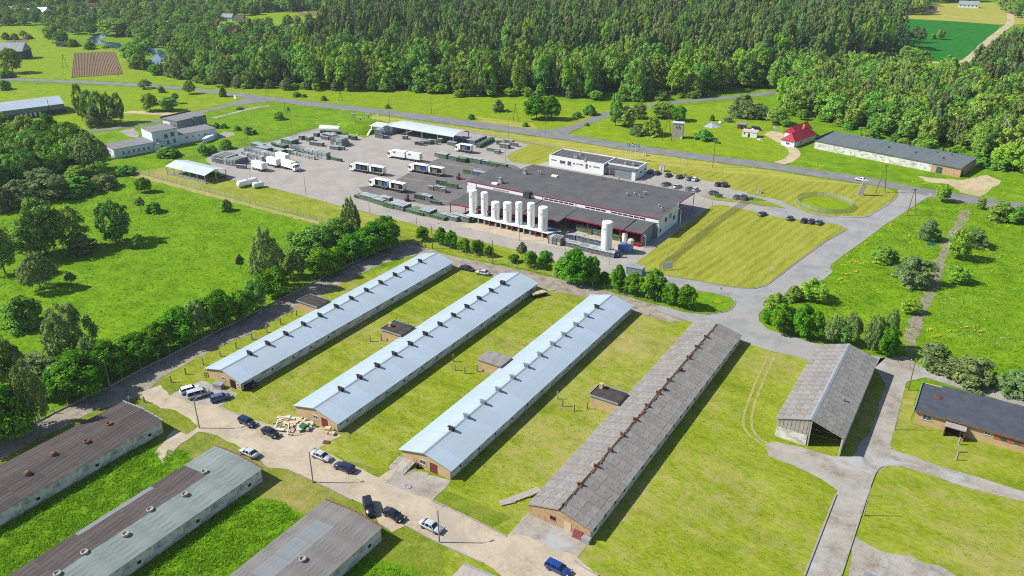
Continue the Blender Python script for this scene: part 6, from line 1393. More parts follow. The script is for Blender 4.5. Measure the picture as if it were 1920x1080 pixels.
for a in [('pine',979,492,451,27,'pale pine among small maples before the tanks'),('maple',963,491,474,20,'low maple left of the pale pine' if False else 'low maple touching the pale pine'),('maple',994,501,467,24,'small pointed maple next to the pale pine'),('maple',1021,503,467,28,'pointed maple before the storage tanks'),('bright',1047,518,490,22,'light shrub at the foot of the big twin maple'),('maple',1080,531,461,60,'big maple before the loading bay'),('maple',1106,532,476,38,'maple joined to the big one before the loading bay'),
          ('maple',1132,530,507,20,'little maple between big ones at the factory road'),('maple',1160,546,495,30,'maple at the start of the island row'),('maple',1190,553,507,36,'maple second in the island row'),('maple',1225,560,500,44,'largest maple of the island row'),('maple',1254,569,527,34,'maple next to last on the island'),('maple',1286,578,530,35,'last maple on the island beside the junction')]: tree(*a, group='maples on the island and factory road')
GJ = 'trees and shrubs around the junction'
for a in [('bush',1455,584,545,44,'round shrub at the junction corner'),('bush',1487,562,532,32,'shrub between the junction corner and big shrub'),('bright',1524,562,517,50,'large light green shrub beside the access road'),('maple',1462,623,567,42,'maple with dark side at the shed road'),('maple',1501,631,567,42,'full maple at the shed road with clear trunk'),('maple',1527,637,581,30,'narrow maple beside the full one'),('birch',1561,643,585,40,'young birch behind the shed roof'),('birch',1592,645,580,40,'young birch next to the shed ridge'),('broad',1578,645,600,36,'mid green tree between two young birches'),
          ('birch',1634,658,584,38,'birch beside the paved yard'),('birch',1662,655,574,30,'slim tall birch at the old path'),('maple',1660,667,611,38,'dark maple at the paved yard'),('maple',1442,605,575,30,'small maple at the road bend')]: tree(*a, group=GJ)
GM = 'shrubs in the flowering meadow'
for a in [('willow',1740,450,405,42,'rounded grey green bush beside the cracked path'),('bush',1657,490,454,44,'leafy shrub amid yellow flowers'),('willow',1711,532,468,78,'largest grey green bush of the flowering meadow'),('bright',1796,486,425,42,'light green bush leaning over the cracked path'),('willow',1826,461,418,46,'greyish bush behind the light green one'),('bright',1795,529,494,44,'low light green bush at the path edge'),('bright',1766,378,340,26,'young tree at the main road verge'),('broad',1838,392,368,17,'small dark tree at the main road verge'),
          ('bush',1875,412,370,52,'leafy shrub group by the main road'),('bright',1895,416,386,36,'light shrub joined to the leafy group'),('bush',1915,412,380,40,'dense shrub ending the roadside group'),('bright',1706,586,556,36,'small shrub on the broken path edge'),('willow',1748,688,634,58,'feathery grey bush at the old path foot'),('willow',1812,712,655,100,'big dome shaped bush north of the brick workshop'),('willow',1905,740,686,70,'dome shaped bush beside the workshop lane'),('bright',1865,718,698,26,'little light shrub between dome bushes'),('willow',1950,750,700,70,'bush continuing the hedge by the workshop lane')]: tree(*a, group=GM)
GW = 'trees in the lush meadow'
for a in [('bush',46,611,545,74,'big round bush alone in the lush meadow'),('broad',88,476,360,74,'tall spreading tree of the meadow clump'),('broad',138,466,380,60,'dark tree at the sunny side of the meadow clump'),('broad',62,485,400,70,'wide tree at the back of the meadow clump'),('poplar',218,455,366,62,'cone shaped lone tree in the lush meadow'),('pine',266,399,366,24,'small grey pine beside a dark bush'),('bush',290,398,374,28,'dark bush beside the small grey pine'),('broad',262,464,436,20,'small tree at the foot of the cone shaped one'),
          ('willow',158,474,430,56,'grey bush below the dark meadow tree'),('birch',76,542,464,66,'pale birch in the lush meadow near the big round bush'),('pine',136,539,506,28,'small pine beside the pale birch'),('broad',10,513,415,56,'tree at the meadow rim next to the clump'),('maple',272,360,329,27,'compact round tree at the grove end of the meadow'),('bush',425,395,370,23,'small bush at the dirt track'),('pine',453,512,474,22,'small pine at the lane row'),('willow',40,384,326,66,'grey willow at the grove edge'),('willow',90,372,300,88,'largest grey willow at the grove edge'),
          ('bush',150,364,321,62,'leafy bush between willows and track'),('willow',197,352,316,52,'willow bush at the end of the grove'),('bright',185,332,297,32,'yellow green tree at the grove'),('bush',147,338,302,52,'bush behind the leafy one at the grove'),('bush',236,327,304,36,'bush at the corner of the mesh fence'),('birch',172,320,238,62,'birch standing in front of the school wing'),('willow',6,395,340,50,'willow closing the grove edge')]: tree(*a, group=GW)
GP = 'trees around the school and roads'
for a in [('poplar',155,227,154,24,'tallest poplar of the dense clump'),('poplar',172,231,165,26,'second poplar of the dense clump'),('poplar',190,234,167,26,'middle poplar of the dense clump'),('poplar',208,231,169,24,'poplar beside the middle one'),('poplar',226,229,171,22,'outer poplar of the dense clump'),('willow',180,237,192,34,'grey bush under the poplars'),('pine',216,236,198,30,'brownish bush tree under the poplars'),('broad',282,208,170,32,'round tree between the two roads'),('broad',317,207,176,34,'round tree beside a small pine'),('pine',330,194,171,20,'small pine behind the round tree'),
          ('birch',272,166,144,24,'thin roadside tree on the main road bend'),('bush',303,173,158,14,'small roadside bush by the road bend'),('birch',356,176,146,22,'roadside tree before the school road'),('bush',418,181,160,15,'roadside bush at the school road mouth'),('broad',25,137,84,38,'big tree by the field road'),('bush',14,145,124,28,'bush under the big field road tree'),('bush',10,168,146,24,'dark bush under the main road edge'),('bush',316,293,268,42,'wide bush before the school wing'),('broad',382,291,268,20,'slim tree before the school'),('bush',398,287,268,22,'bush beside the slim tree'),('bush',425,279,257,24,'bush on the meadow before the racks'),
          ('willow',466,252,234,18,'greyish shrub by a lamp'),('bush',478,250,242,8,'tiny shrub near the lamp'),('bush',445,244,233,14,'small shrub above the turnaround'),('bush',406,240,228,14,'small shrub behind the school wing'),('bush',420,240,229,14,'shrub next to the school wing end'),('bush',450,205,198,14,'low shrub at the school road'),('bush',524,224,206,21,'round bush near the transformer poles'),('bush',556,181,169,18,'dark bush at the main road verge'),('bush',570,182,174,12,'low dark bush beside another at the verge'),('bush',607,188,177,12,'small round bush on the verge field'),('bush',727,203,193,11,'tiny bush beside a tall lamp'),('bush',883,223,211,14,'round bush alone on the verge field'),('willow',935,209,182,23,'brownish willow on the verge field'),('bush',950,210,203,10,'low bush beside the brownish willow'),
          ('maple',1006,223,172,42,'big round tree of the pair on the verge field'),('maple',1034,224,176,34,'smaller tree of the pair on the verge field'),('bush',1106,215,192,26,'grey bush near the junction fork'),('bush',1082,220,206,20,'low bush near the junction fork'),('bush',985,237,227,13,'tiny bush beside the pole frame'),('poplar',1154,236,172,24,'tall narrow tree at the fork'),('broad',1172,236,194,38,'dark tree beside the tall narrow one at the fork'),('broad',1197,222,188,30,'tree behind the side road'),('broad',1240,220,182,44,'large tree along the side road'),('willow',1196,252,228,38,'low willow bush by the transformer tower'),('bush',1222,253,212,40,'tall bush by the transformer tower'),('maple',1272,226,194,28,'dark tree behind the transformer tower'),
          ('bush',1320,262,237,34,'leafy shrub before the allotment'),('willow',1390,219,165,54,'big silvery willow over the side road'),('willow',1424,222,185,40,'silvery bush beside the big willow'),('willow',1365,228,216,20,'small bush in the allotment'),('bush',1335,226,213,10,'tiny spruce like bush in the allotment'),('broad',1455,232,195,40,'grey green tree before the forest by the red roofed house'),('bright',1472,237,220,20,'small light shrub near the red roofed house'),('bush',1345,268,262,12,'tuft bush below the allotment'),('bush',1100,236,228,10,'small bush at the junction verge')]: tree(*a, group=GP)

# ---- woods: filled areas, nearest 300 of each kind as things, the rest as one object each
def inside(poly, x, y):
    c = False; n = len(poly)
    for i in range(n):
        x0, y0 = poly[i]; x1, y1 = poly[i-1]
        if (y0 > y) != (y1 > y) and x < (x1 - x0)*(y - y0)/(y1 - y0) + x0: c = not c
    return c
WOOD = {'broad': [], 'conifer': [], 'garden': []}
def fill(px, sp, kinds, h0, h1, w0, w1, bucket, holes=(), thin=0.0, seed=1):
    poly = [tuple(g(*p)[:2]) for p in px]; hs2 = [[tuple(g(*p)[:2]) for p in h] for h in holes]; r = random.Random(seed)
    xs = [p[0] for p in poly]; ys = [p[1] for p in poly]; y = min(ys); row = 0
    while y < max(ys):
        x = min(xs) + (row % 2)*sp/2
        while x < max(xs):
            xx, yy = x + r.uniform(-.38, .38)*sp, y + r.uniform(-.38, .38)*sp; x += sp
            if r.random() < thin or not inside(poly, xx, yy) or any(inside(h, xx, yy) for h in hs2): continue
            u, v, d = proj(xx, yy, 12)
            if u < -150 or u > 2070 or v < -160: continue
            k = r.choices(list(kinds), list(kinds.values()))[0]; h = r.uniform(h0, h1)*(.86 if k in ('bright', 'willow', 'bush') else 1.12 if k in ('spruce', 'pine') and bucket == 'broad' else 1); wd = r.uniform(w0, w1)*(.72 if k in ('spruce', 'pine') and bucket != 'conifer' else 1)
            WOOD[bucket].append((d, k, xx, yy, h, wd))
        y += sp*.87; row += 1
HOLES = ([(846,30),(850,-14),(905,-14),(910,26),(880,34)], [(950,34),(955,-12),(1010,-14),(1005,24)], [(1455,34),(1500,14),(1560,-4),(1420,-6),(1405,28)])
ALDERS = {'broad': 6, 'birch': 2, 'bright': 1.6, 'poplar': .8, 'spruce': .3}
fill([(470,167),(660,170),(800,172),(868,181),(990,180),(1090,184),(1180,188),(1255,186),(1330,178),(1405,166),(1450,150),(1360,138),(1200,136),(1000,140),(850,138),(700,128),(600,118),(560,130),(500,140)], 8.6, ALDERS, 13, 28, 9, 16, 'broad', seed=3, thin=.10)
fill([(480,168),(660,172),(800,174),(868,184),(990,183),(1090,188),(1180,192),(1255,190),(1330,181),(1330,176),(1180,185),(990,177),(868,177),(800,169),(660,167),(480,164)], 5.5, {'bush': 3, 'willow': 2, 'bright': 2, 'broad': 1}, 4, 10, 5, 9, 'broad', seed=31, thin=.45)
fill([(1470,214),(1520,222),(1575,234),(1612,250),(1700,270),(1800,288),(1860,308),(1920,340),(1920,346),(1850,316),(1700,277),(1605,256),(1520,228),(1465,218)], 6, {'bush': 3, 'bright': 2}, 3, 7, 5, 8, 'broad', seed=32, thin=.4)
fill([(560,130),(600,118),(700,128),(850,138),(1000,140),(1200,136),(1360,138),(1450,150),(1510,126),(1690,104),(1682,70),(1655,42),(1600,26),(1560,22),(1500,20),(1430,-4),(1300,-14),(1000,-26),(760,-30),(640,-24),(655,20),(610,60),(600,90)], 7.4, {'pine': 4.6, 'spruce': 3.2, 'broad': 1.3, 'birch': .9, 'bright': .5}, 16, 33, 6.5, 11.5, 'conifer', HOLES, seed=4, thin=.12)
fill([(1450,152),(1470,214),(1520,222),(1575,234),(1612,250),(1700,270),(1800,288),(1860,308),(1920,340),(2080,390),(2080,90),(1945,82),(1905,110),(1868,140),(1830,158),(1740,158),(1690,142),(1510,136)], 8.8, {'broad': 6, 'birch': 2, 'bright': 1.8, 'pine': .8, 'spruce': .8, 'willow': .6}, 11, 21, 8.5, 14.5, 'broad', seed=5)
fill([(1810,160),(1840,128),(1866,112),(1895,96),(1940,104),(1960,190),(1880,200)], 9, {'spruce': 3, 'pine': 2}, 18, 25, 7, 9, 'conifer', seed=6)
fill([(232,122),(262,134),(300,143),(350,152),(410,163),(470,168),(500,140),(545,130),(560,112),(600,96),(610,62),(560,84),(500,92),(470,98),(420,92),(340,90),(330,112),(300,128),(262,112)], 8.0, {'broad': 5, 'willow': 2.4, 'birch': 1.6, 'bright': 1}, 9, 19, 8, 12.5, 'broad', holes=([(258,140),(262,80),(322,90),(318,146)],), thin=.1, seed=7)
fill([(232,120),(262,132),(300,141),(350,150),(410,161),(470,166),(470,160),(350,144),(262,124)], 6.0, {'bush': 3, 'willow': 3}, 5, 8, 7, 10, 'broad', thin=.2, seed=8)
fill([(-120,288),(-110,360),(-20,372),(40,350),(110,338),(150,318),(162,302),(146,288),(100,276),(70,268),(20,264),(-80,270)], 6.4, {'broad': 6, 'maple': 3, 'bright': .6}, 10, 16, 8, 13, 'broad', seed=9)
VH = ([(170,82),(176,58),(212,56),(320,128),(240,125)], [(-200,90),(-200,52),(70,50),(78,92)], [(395,66),(410,40),(500,24),(600,20),(605,44),(560,64),(480,50)])
fill([(-160,54),(-160,-12),(640,-24),(650,18),(610,46),(560,70),(520,88),(430,96),(330,92),(250,88),(170,70),(80,56)], 13, {'broad': 5, 'willow': 2, 'bush': 2, 'birch': 1.5, 'spruce': .5}, 7, 14, 8, 13, 'garden', VH, thin=.25, seed=10)
fill([(-260,6),(640,-4),(660,20),(480,24),(300,12),(100,16),(-200,24)], 12, {'broad': 5, 'spruce': 1.5, 'pine': 1}, 12, 19, 10, 14, 'garden', thin=.25, seed=12)
fill([(-400,-8),(2100,-34),(2100,-60),(-400,-60)], 16, {'broad': 4, 'spruce': 2, 'pine': 2}, 16, 26, 11, 15, 'garden', thin=.1, seed=13)
fill([(1655,14),(1668,28),(1730,28),(1740,10),(1700,-4)], 10, {'broad': 3, 'birch': 1}, 14, 20, 10, 13, 'garden', seed=14)
fill([(1740,6),(2000,-2),(2000,-20),(1740,-14)], 12, {'broad': 3, 'bush': 2}, 8, 15, 10, 13, 'garden', thin=.2, seed=15)
fill([(1870,16),(1920,40),(2000,46),(2000,8),(1900,4)], 9, {'broad': 3, 'spruce': 1}, 12, 20, 9, 12, 'garden', seed=16)
for a in [('pine',1712,90,44,30,'tall pine leaning over the crop field edge'),('broad',1762,74,52,16,'dark round tree on the crop field island'),('bush',1748,73,60,12,'bush on the crop field island'),('pine',1722,94,48,26,'second tall pine at the crop field edge'),('bright',1702,110,80,34,'light tree at the crop field corner'),
          ('broad',100,80,36,26,'tree on the river bend bank'),('broad',118,84,52,26,'second tree on the river bend bank'),('bush',135,87,68,26,'bush beside the black shed'),('bush',168,92,74,22,'bush at the ploughed field top'),('broad',255,116,68,50,'large dark tree between two river bends'),('bush',198,90,82,14,'low bush by the water'),
          ('bush',12,74,58,16,'first orchard tree on the river field'),('bush',28,74,59,16,'second orchard tree on the river field'),('bush',44,67,55,15,'third orchard tree on the river field'),('bush',53,73,60,17,'fourth orchard tree on the river field'),('broad',220,66,24,60,'big dark tree above the river'),('broad',540,52,24,22,'grey round tree on the village field'),('broad',558,48,26,16,'smaller grey tree on the village field'),('broad',580,58,20,18,'tree at the corner of the village field'),('bush',520,62,44,26,'pale bush on the village field')]: tree(*a, group='trees by the river and fields', far=False)
def tree_cloud(name, items, kinds):
    """the remaining trees of a wood: one object, crowns and trunks placed on points"""
    n = len(items); me = bpy.data.meshes.new(name); me.from_pydata([(i[2], i[3], 0) for i in items], [], [])
    rr = random.Random(5); var = [kinds.index(i[1])*3 + rr.randrange(3) for i in items]
    at = me.attributes.new('variant', 'INT', 'POINT'); at.data.foreach_set('value', var)
    at = me.attributes.new('size', 'FLOAT_VECTOR', 'POINT'); at.data.foreach_set('vector', [c for i in items for c in (i[5], i[5], i[4])])
    at = me.attributes.new('turn', 'FLOAT_VECTOR', 'POINT'); at.data.foreach_set('vector', [c for i in items for c in (0, 0, rr.uniform(0, 6.28))])
    o = ob(name, me); o['kind'] = 'stuff'
    ng = bpy.data.node_groups.new(name, 'GeometryNodeTree'); ng.interface.new_socket('Geometry', in_out='INPUT', socket_type='NodeSocketGeometry'); ng.interface.new_socket('Geometry', in_out='OUTPUT', socket_type='NodeSocketGeometry')
    N = ng.nodes; Lk = ng.links; gi = N.new('NodeGroupInput'); go = N.new('NodeGroupOutput'); jn = N.new('GeometryNodeJoinGeometry')
    def attr(nm, ty):
        a = N.new('GeometryNodeInputNamedAttribute'); a.data_type = ty; a.inputs[0].default_value = nm; return a.outputs[0]
    av, asz, atn = attr('variant', 'INT'), attr('size', 'FLOAT_VECTOR'), attr('turn', 'FLOAT_VECTOR')
    for v in sorted(set(var)):
        k = kinds[v//3]; src = WSRC[(k, v % 3)]
        cp = N.new('FunctionNodeCompare'); cp.data_type = 'INT'; cp.operation = 'EQUAL'; Lk.new(av, cp.inputs[2]); cp.inputs[3].default_value = v
        ip = N.new('GeometryNodeInstanceOnPoints'); Lk.new(gi.outputs[0], ip.inputs['Points']); Lk.new(cp.outputs[0], ip.inputs['Selection']); Lk.new(asz, ip.inputs['Scale'])
        er = N.new('FunctionNodeEulerToRotation'); Lk.new(atn, er.inputs[0]); Lk.new(er.outputs[0], ip.inputs['Rotation'])
        j2 = N.new('GeometryNodeJoinGeometry')
        for s_ in src:
            oi = N.new('GeometryNodeObjectInfo'); oi.transform_space = 'ORIGINAL'; oi.inputs[0].default_value = s_; Lk.new(oi.outputs['Geometry'], j2.inputs[0])
        Lk.new(j2.outputs[0], ip.inputs['Instance']); Lk.new(ip.outputs[0], jn.inputs[0])
    Lk.new(jn.outputs[0], go.inputs[0]); md_ = o.modifiers.new('trees', 'NODES'); md_.node_group = ng; return o
WSRC = {}
LBLW = {('broad','broad'): 'leafy broadleaf tree in the wood edge', ('broad','birch'): 'tall pale birch in the wood edge', ('broad','bright'): 'light green tree in the wood edge', ('broad','poplar'): 'narrow poplar in the wood edge', ('broad','spruce'): 'spruce among the broadleaf wood', ('broad','pine'): 'pine among the broadleaf wood', ('broad','willow'): 'grey willow bush at the wood edge', ('broad','bush'): 'low bush at the river wood edge', ('broad','maple'): 'dark maple in the grove by the school',
        ('conifer','pine'): 'tall pine in the conifer forest', ('conifer','spruce'): 'dark spruce in the conifer forest', ('conifer','broad'): 'broadleaf tree among the conifers', ('conifer','birch'): 'birch among the conifers', ('conifer','bright'): 'light green tree among the conifers',
        ('garden','broad'): 'leafy tree among the far gardens', ('garden','willow'): 'grey bush among the far gardens', ('garden','bush'): 'bush among the far gardens', ('garden','birch'): 'birch among the far gardens', ('garden','spruce'): 'spruce beyond the far gardens', ('garden','pine'): 'pine beyond the far gardens'}
NMW = {'broad': 'broadleaf_tree', 'conifer': 'forest_tree', 'garden': 'garden_tree'}
KM = ['broad', 'birch', 'pine', 'spruce', 'bright', 'poplar', 'willow', 'bush', 'maple']
CAP = {'broad': 290, 'conifer': 290, 'garden': 150}
rest = []
for bk in ('broad', 'conifer', 'garden'):
    its = sorted(WOOD[bk]); head = its[:CAP[bk]]; tail = its[CAP[bk]:]; rest.append((bk, tail))
    for d, k, x, y, h, wd in head:
        near = d < 330; v = random.randrange(3); lib = NEAR if near or k not in FAR else FAR
        t = place_tree(k, x, y, h, wd, LBLW[(bk, k)], 'wood: ' + LBLW[(bk, k)], not near, NMW[bk])
for k in KM:            # crowns already standing in the scene serve as the source of the remaining ones
    for v in range(3):
        lib = FAR if k in FAR else NEAR; tm, cm = lib[k][v]
        src = [next((o for o in COL.objects if o.data == m_), None) for m_ in (cm, tm)]
        WSRC[(k, v)] = [s_ for s_ in src if s_]
for bk, tail in rest:
    tail = [i for i in tail if any(WSRC[(i[1], v)] for v in range(3))]
    if tail: tree_cloud({'broad': 'far_broadleaf_wood', 'conifer': 'far_conifer_forest', 'garden': 'far_garden_trees'}[bk], tail, KM)
print('trees', tree_n, {k: len(v) for k, v in WOOD.items()})
# ================================================================ poles, fences, signs, flowers, grass
m_polec = M('concrete_pole', A(164,158,150), A(186,180,170), 2, .9); m_polew = M('timber_pole', A(110,92,76), A(136,116,98), 3, .95); m_wire = M('thin_steel', A(150,154,158), None, 1, .5, .4, .3)
def pole(label, px, topy, mat, r=.13, arm=None, name='street_lamp', cat='lamp', group=None, cross=False, lean=(0, 0)):
    p = g(*px); h = rise(px[0], px[1], topy); t = thing(name, label, cat, (p.x, p.y, 0), 0, group); MB().cyl((0, 0, -.1), (lean[0], lean[1], h), r, r*.7, n=8).build('pole', mat, t)
    if arm is not None:
        a = math.radians(arm); dx, dy = math.cos(a), math.sin(a); am = MB().cyl((lean[0], lean[1], h - .1), (lean[0] + dx*.9, lean[1] + dy*.9, h + .55), .045, n=6).build('arm', m_wire, t)
        MB().obox((lean[0] + dx*1.15, lean[1] + dy*1.15, h + .48), (.75, .26, .14), a).build('lamp_head', m_steel, am)
    if cross:
        c = MB().box(-1.0, -.05, h - .5, 1.0, .05, h - .38); c.build('crossarm', mat, t)
        for x in (-.85, 0, .85): MB().lathe([(.06, 0), (.09, .1), (.05, .24)], (x, 0, h - .38 if x else h), 6).build('insulator', m_white, t)
    return t
for l, px, ty, arm in (('concrete lamp pole where the dirt road passes the low brown barn', (374,803), 750, 60), ('concrete lamp pole on the dirt road beside two parked cars', (587,905), 847, 50), ('concrete lamp pole beside the silver saloon on the dirt road', (823.7,1017.5), 957, 60)): pole(l, px, ty, m_polec, .15, arm, cross=False)
for l, px, ty in (('slim pale pole on the grass beside the right lane', (1620,967), 914), ('timber pole at the paved yard corner', (1703,732), 674), ('slim pole between the shed and brick workshop', (1677,806), 752)): pole(l, px, ty, m_polew if 'timber' in l else m_polec, .12, None, 'utility_pole', 'pole', cross='timber' in l)
for l, px, ty, arm in (('concrete pole under the sunlit lane maple', (207,727), 676, None), ('concrete lane pole beside the greyish birch', (400,628), 580, None), ('pole among the lane trees near the low barn', (73,792), 740, None), ('lane pole near the tall birch', (551,541), 509, None), ('lane lamp with arm beside the bend maples', (662,497), 455, 20)): pole(l, px, ty, m_polec, .14, arm, 'street_lamp' if arm is not None else 'utility_pole', 'lamp' if arm is not None else 'pole')
for l, px, ty in (('timber lamp pole at the lane bend beside the small maples', (811,466), 424), ('timber lamp pole in the small maple row', (924,495), 451), ('timber pole before the big twin maple', (1083,535), 490)): pole(l, px, ty, m_polew, .14, 170)
GY = 'slim steel yard lamps'
for px, ty in (((574,366),325),((693,398),371),((781,421),390),((844,430),402),((668,247),206),((547,243),215),((953,265),222),((1022,262),224),((1060,478),440),((974,452),418),((1143,497),470),((1249,505),478),((465,265),232),((470,334),312),((948,304),270)): pole('slim grey steel lamp column of the factory yard', px, ty, m_wire, .08, 90, group=GY)
pole('tall slim mast beside the small white canopy', (731,231), 181, m_wire, .12, None, 'mast', 'mast')
GC = 'slim lamp columns of the car park'
for px, ty in (((1284,357),298),((1353,334),309),((1415,373),334),((1335,388),358),((1275,310),296)): pole('slim white lamp column round the office car park', px, ty, m_steel, .08, 200, group=GC)
pole('curved white lamp column at the factory gable', (1274,432), 395, m_steel, .16, 180)
def aframe(label, pa, pb2, top, name='utility_pole'):
    a, b = g(*pa), g(*pb2); h = rise((pa[0]+pb2[0])/2, (pa[1]+pb2[1])/2, top[1]); c = g(*top, h)
    t = thing(name, label, 'pole', ((a.x+b.x)/2, (a.y+b.y)/2, 0)); o = t.location
    MB().cyl((a.x - o.x, a.y - o.y, -.1), (c.x - o.x, c.y - o.y, h), .15, .1).build('leg', m_polew, t); MB().cyl((b.x - o.x, b.y - o.y, -.1), (c.x - o.x + .05, c.y - o.y, h), .15, .1).build('leg', m_polew, t); MB().obox((c.x - o.x, c.y - o.y, h - .5), (2.0, .12, .12), .4).build('crossarm', m_polew, t)
aframe('leaning two legged timber pole beside the pillar on the lawn', (1641,362), (1659,360.5), (1663,308)); aframe('two legged timber pole at the access road mouth', (1700,404), (1717.5,402.5), (1716,353))
aframe('two legged timber pole beside the transformer tower', (1242,264), (1259,264), (1254,215)); aframe('two legged timber pole near the round pair of trees', (962,227), (973,229), (966,195)); aframe('two legged timber pole on the verge field before the woods', (635,190), (642,189), (637,168)); aframe('two legged timber pole left of the ploughed field' if False else 'two legged timber pole beside the ploughed field', (118,130), (127,127), (117,102)); aframe('two legged timber pole between ploughed field and main road', (222,143), (229,140), (221,126))
for l, px, ty in (('timber pole on the office lawn by the car park', (1336,314), 262), ('timber pole on the verge field', (809,213), 183), ('timber pole before the woods at the road', (499,173), 157), ('timber pole beside the small transformer', (535,211), 189), ('timber pole standing in the ploughed field', (177,112), 95)): pole(l, px, ty, m_polew, .14, None, 'utility_pole', 'pole', cross=True)
tf = thing('pole_transformer', 'small pole transformer near the round bush', 'transformer', tuple(g(540,217))); 
for x in (0, 1.6): MB().cyl((x, 0, 0), (x, 0, 6), .1).build('leg', m_polew, tf)
MB().box(.2, -.4, 3.2, 1.4, .4, 4.6).build('tank', m_dark, tf); MB().box(-.2, -.3, 3.0, 1.8, .3, 3.18).build('shelf', m_polew, tf)
# ---- concrete fence along the lane
T4 = lambda ox, oy, L_: [(ox + x/4, oy + y/4) for x, y in L_]
posts = T4(0,540,[(190,1055),(300,1000),(410,942),(518,890),(625,837),(725,787),(822,745),(920,692),(1060,615),(1190,552),(1278,510),(1360,467),(1440,427),(1520,387),(1595,347),(1680,303),(1750,271),(1820,232),(1890,197)]) + T4(480,270,[(360,1077),(422,1047),(485,1017),(540,978),(597,957),(655,932),(708,903),(762,877),(815,852),(865,827),(917,802),(977,783),(1047,772),(1120,762),(1193,752)])
posts2 = T4(480,270,[(1270,763),(1393,793),(1455,803),(1515,815),(1575,835),(1640,853),(1755,880),(1835,903),(1893,917)]) + T4(960,270,[(40,933),(110,948),(178,965),(248,987),(318,1005),(388,1025),(460,1035),(530,1055),(605,1075)]) + T4(960,540,[(690,8),(760,30),(838,52),(920,70),(1000,90),(1080,110),(1165,135)])
def post_fence(label, pts, plinth, hh=2.0):
    o = g(*pts[0]); t = thing('concrete_post_fence', label, 'fence', (o.x, o.y, 0)); pm = MB().add([(-.09,-.09,0),(.09,-.09,0),(.09,.09,0),(-.09,.09,0),(-.07,-.07,hh),(.07,-.07,hh),(.07,.07,hh),(-.07,.07,hh)], [(3,2,1,0),(4,5,6,7),(0,1,5,4),(1,2,6,5),(2,3,7,6),(3,0,4,7)]).mesh('post', m_polec)
    prev = None
    for i, px in enumerate(pts):
        p = g(*px) - o; q_ = ob('post', pm, t, (p.x, p.y, 0)); q_.rotation_euler = (random.uniform(-.05,.05), random.uniform(-.05,.05), random.uniform(0, .5)); q_.scale.z = random.uniform(.9, 1.06)
        if prev is not None:
            d = p - prev; L = d.length; a = math.atan2(d.y, d.x); m = (p + prev)/2
            if plinth: MB().obox((m.x, m.y, 0), (L - .22, .1, .38), a).build('plinth', m_conc, t)
            w_ = MB()
            for z in (.7, 1.2, 1.75): w_.cyl((prev.x, prev.y, z), (p.x, p.y, z), .012, n=3, cap=False)
            w_.build('wire', m_wire, t)['kind'] = 'stuff'
        prev = p
post_fence('concrete post fence with low plinth along the tree lined lane', posts, True); post_fence('concrete post fence between the barns lane and the small maples', posts2, False)
GS = 'concrete stub posts on the grass'
stub = MB().add([(-.14,-.14,-.1),(.14,-.14,-.1),(.14,.14,-.1),(-.14,.14,-.1),(-.12,-.12,1.9),(.12,-.12,1.9),(.12,.12,1.9),(-.12,.12,1.9)], [(3,2,1,0),(4,5,6,7),(0,1,5,4),(1,2,6,5),(2,3,7,6),(3,0,4,7)]).mesh('concrete_post', m_polec)
for wh, L_ in (('between the lane and the first blue barn', T4(0,540,[(1285,708),(1395,648),(1525,578),(1652,513),(1773,453),(1890,388)]) + T4(480,540,[(82,333),(187,277),(308,212)])), ('beside the gable of the dark brown barn', T4(0,540,[(1085,862),(975,868)])), ('beside the second blue barn annex', T4(480,540,[(857,403),(942,398)])), ('beside the third blue barn annex', T4(480,540,[(1480,553),(1492,617),(1568,642),(1660,627)])), ('beside the annex of the broken roof barn', T4(960,540,[(340,833),(380,888),(465,923),(563,908)])), ('standing in a line on the workshop lawn', [(1793,863),(1795,848),(1797,834),(1799,819)])):
    for px in L_:
        p = g(*px); o = ob('concrete_post', stub, None, (p.x, p.y, 0), random.uniform(0, 1)); tag(o, 'square concrete stub post ' + wh, 'post', GS + ' ' + wh); o.scale.z = random.uniform(.9, 1.15)
pole('slim pole behind the brick annex of the first blue barn', (548,598), 565, m_polec, .1, None, 'utility_pole', 'pole')
# ---- wire mesh fences
m_mesh = bpy.data.materials.new('wire_mesh'); m_mesh.use_nodes = True; _t = m_mesh.node_tree; _t.nodes.clear(); _o = _t.nodes.new('ShaderNodeOutputMaterial'); _a = _t.nodes.new('ShaderNodeBsdfTransparent'); _b = _t.nodes.new('ShaderNodeBsdfDiffuse'); _b.inputs[0].default_value = A(176,182,180); _m = _t.nodes.new('ShaderNodeMixShader'); _m.inputs[0].default_value = .20; _t.links.new(_a.outputs[0], _m.inputs[1]); _t.links.new(_b.outputs[0], _m.inputs[2]); _t.links.new(_m.outputs[0], _o.inputs[0])
m_mesh2 = m_mesh.copy(); m_mesh2.name = 'dense_wire_mesh'
for _n in m_mesh2.node_tree.nodes:
    if _n.type == 'MIX_SHADER': _n.inputs[0].default_value = .42
def mesh_fence(label, pts, step=3.0, h=2.0, closed=False, gap=None, mm=None):
    W_ = [Vector((p.x, p.y, 0)) for p in pts]; o = W_[0]; t = thing('mesh_fence', label, 'fence', (o.x, o.y, 0)); pm = MB().cyl((0,0,-.1), (0,0,h + .1), .035, n=5).mesh('post', m_wire)
    if closed: W_ = W_ + [W_[0]]
    for i in range(len(W_) - 1):
        a, b = W_[i] - o, W_[i+1] - o; n = max(1, round((b - a).length/step))
        for k in range(n):
            p0, p1 = a.lerp(b, k/n), a.lerp(b, (k+1)/n); ob('post', pm, t, (p0.x, p0.y, 0)); MB().poly([(p0.x, p0.y, .05), (p1.x, p1.y, .05), (p1.x, p1.y, h), (p0.x, p0.y, h)]).build('mesh_panel', mm or m_mesh, t)
    e = W_[-1] - o
    if not closed: ob('post', pm, t, (e.x, e.y, 0))
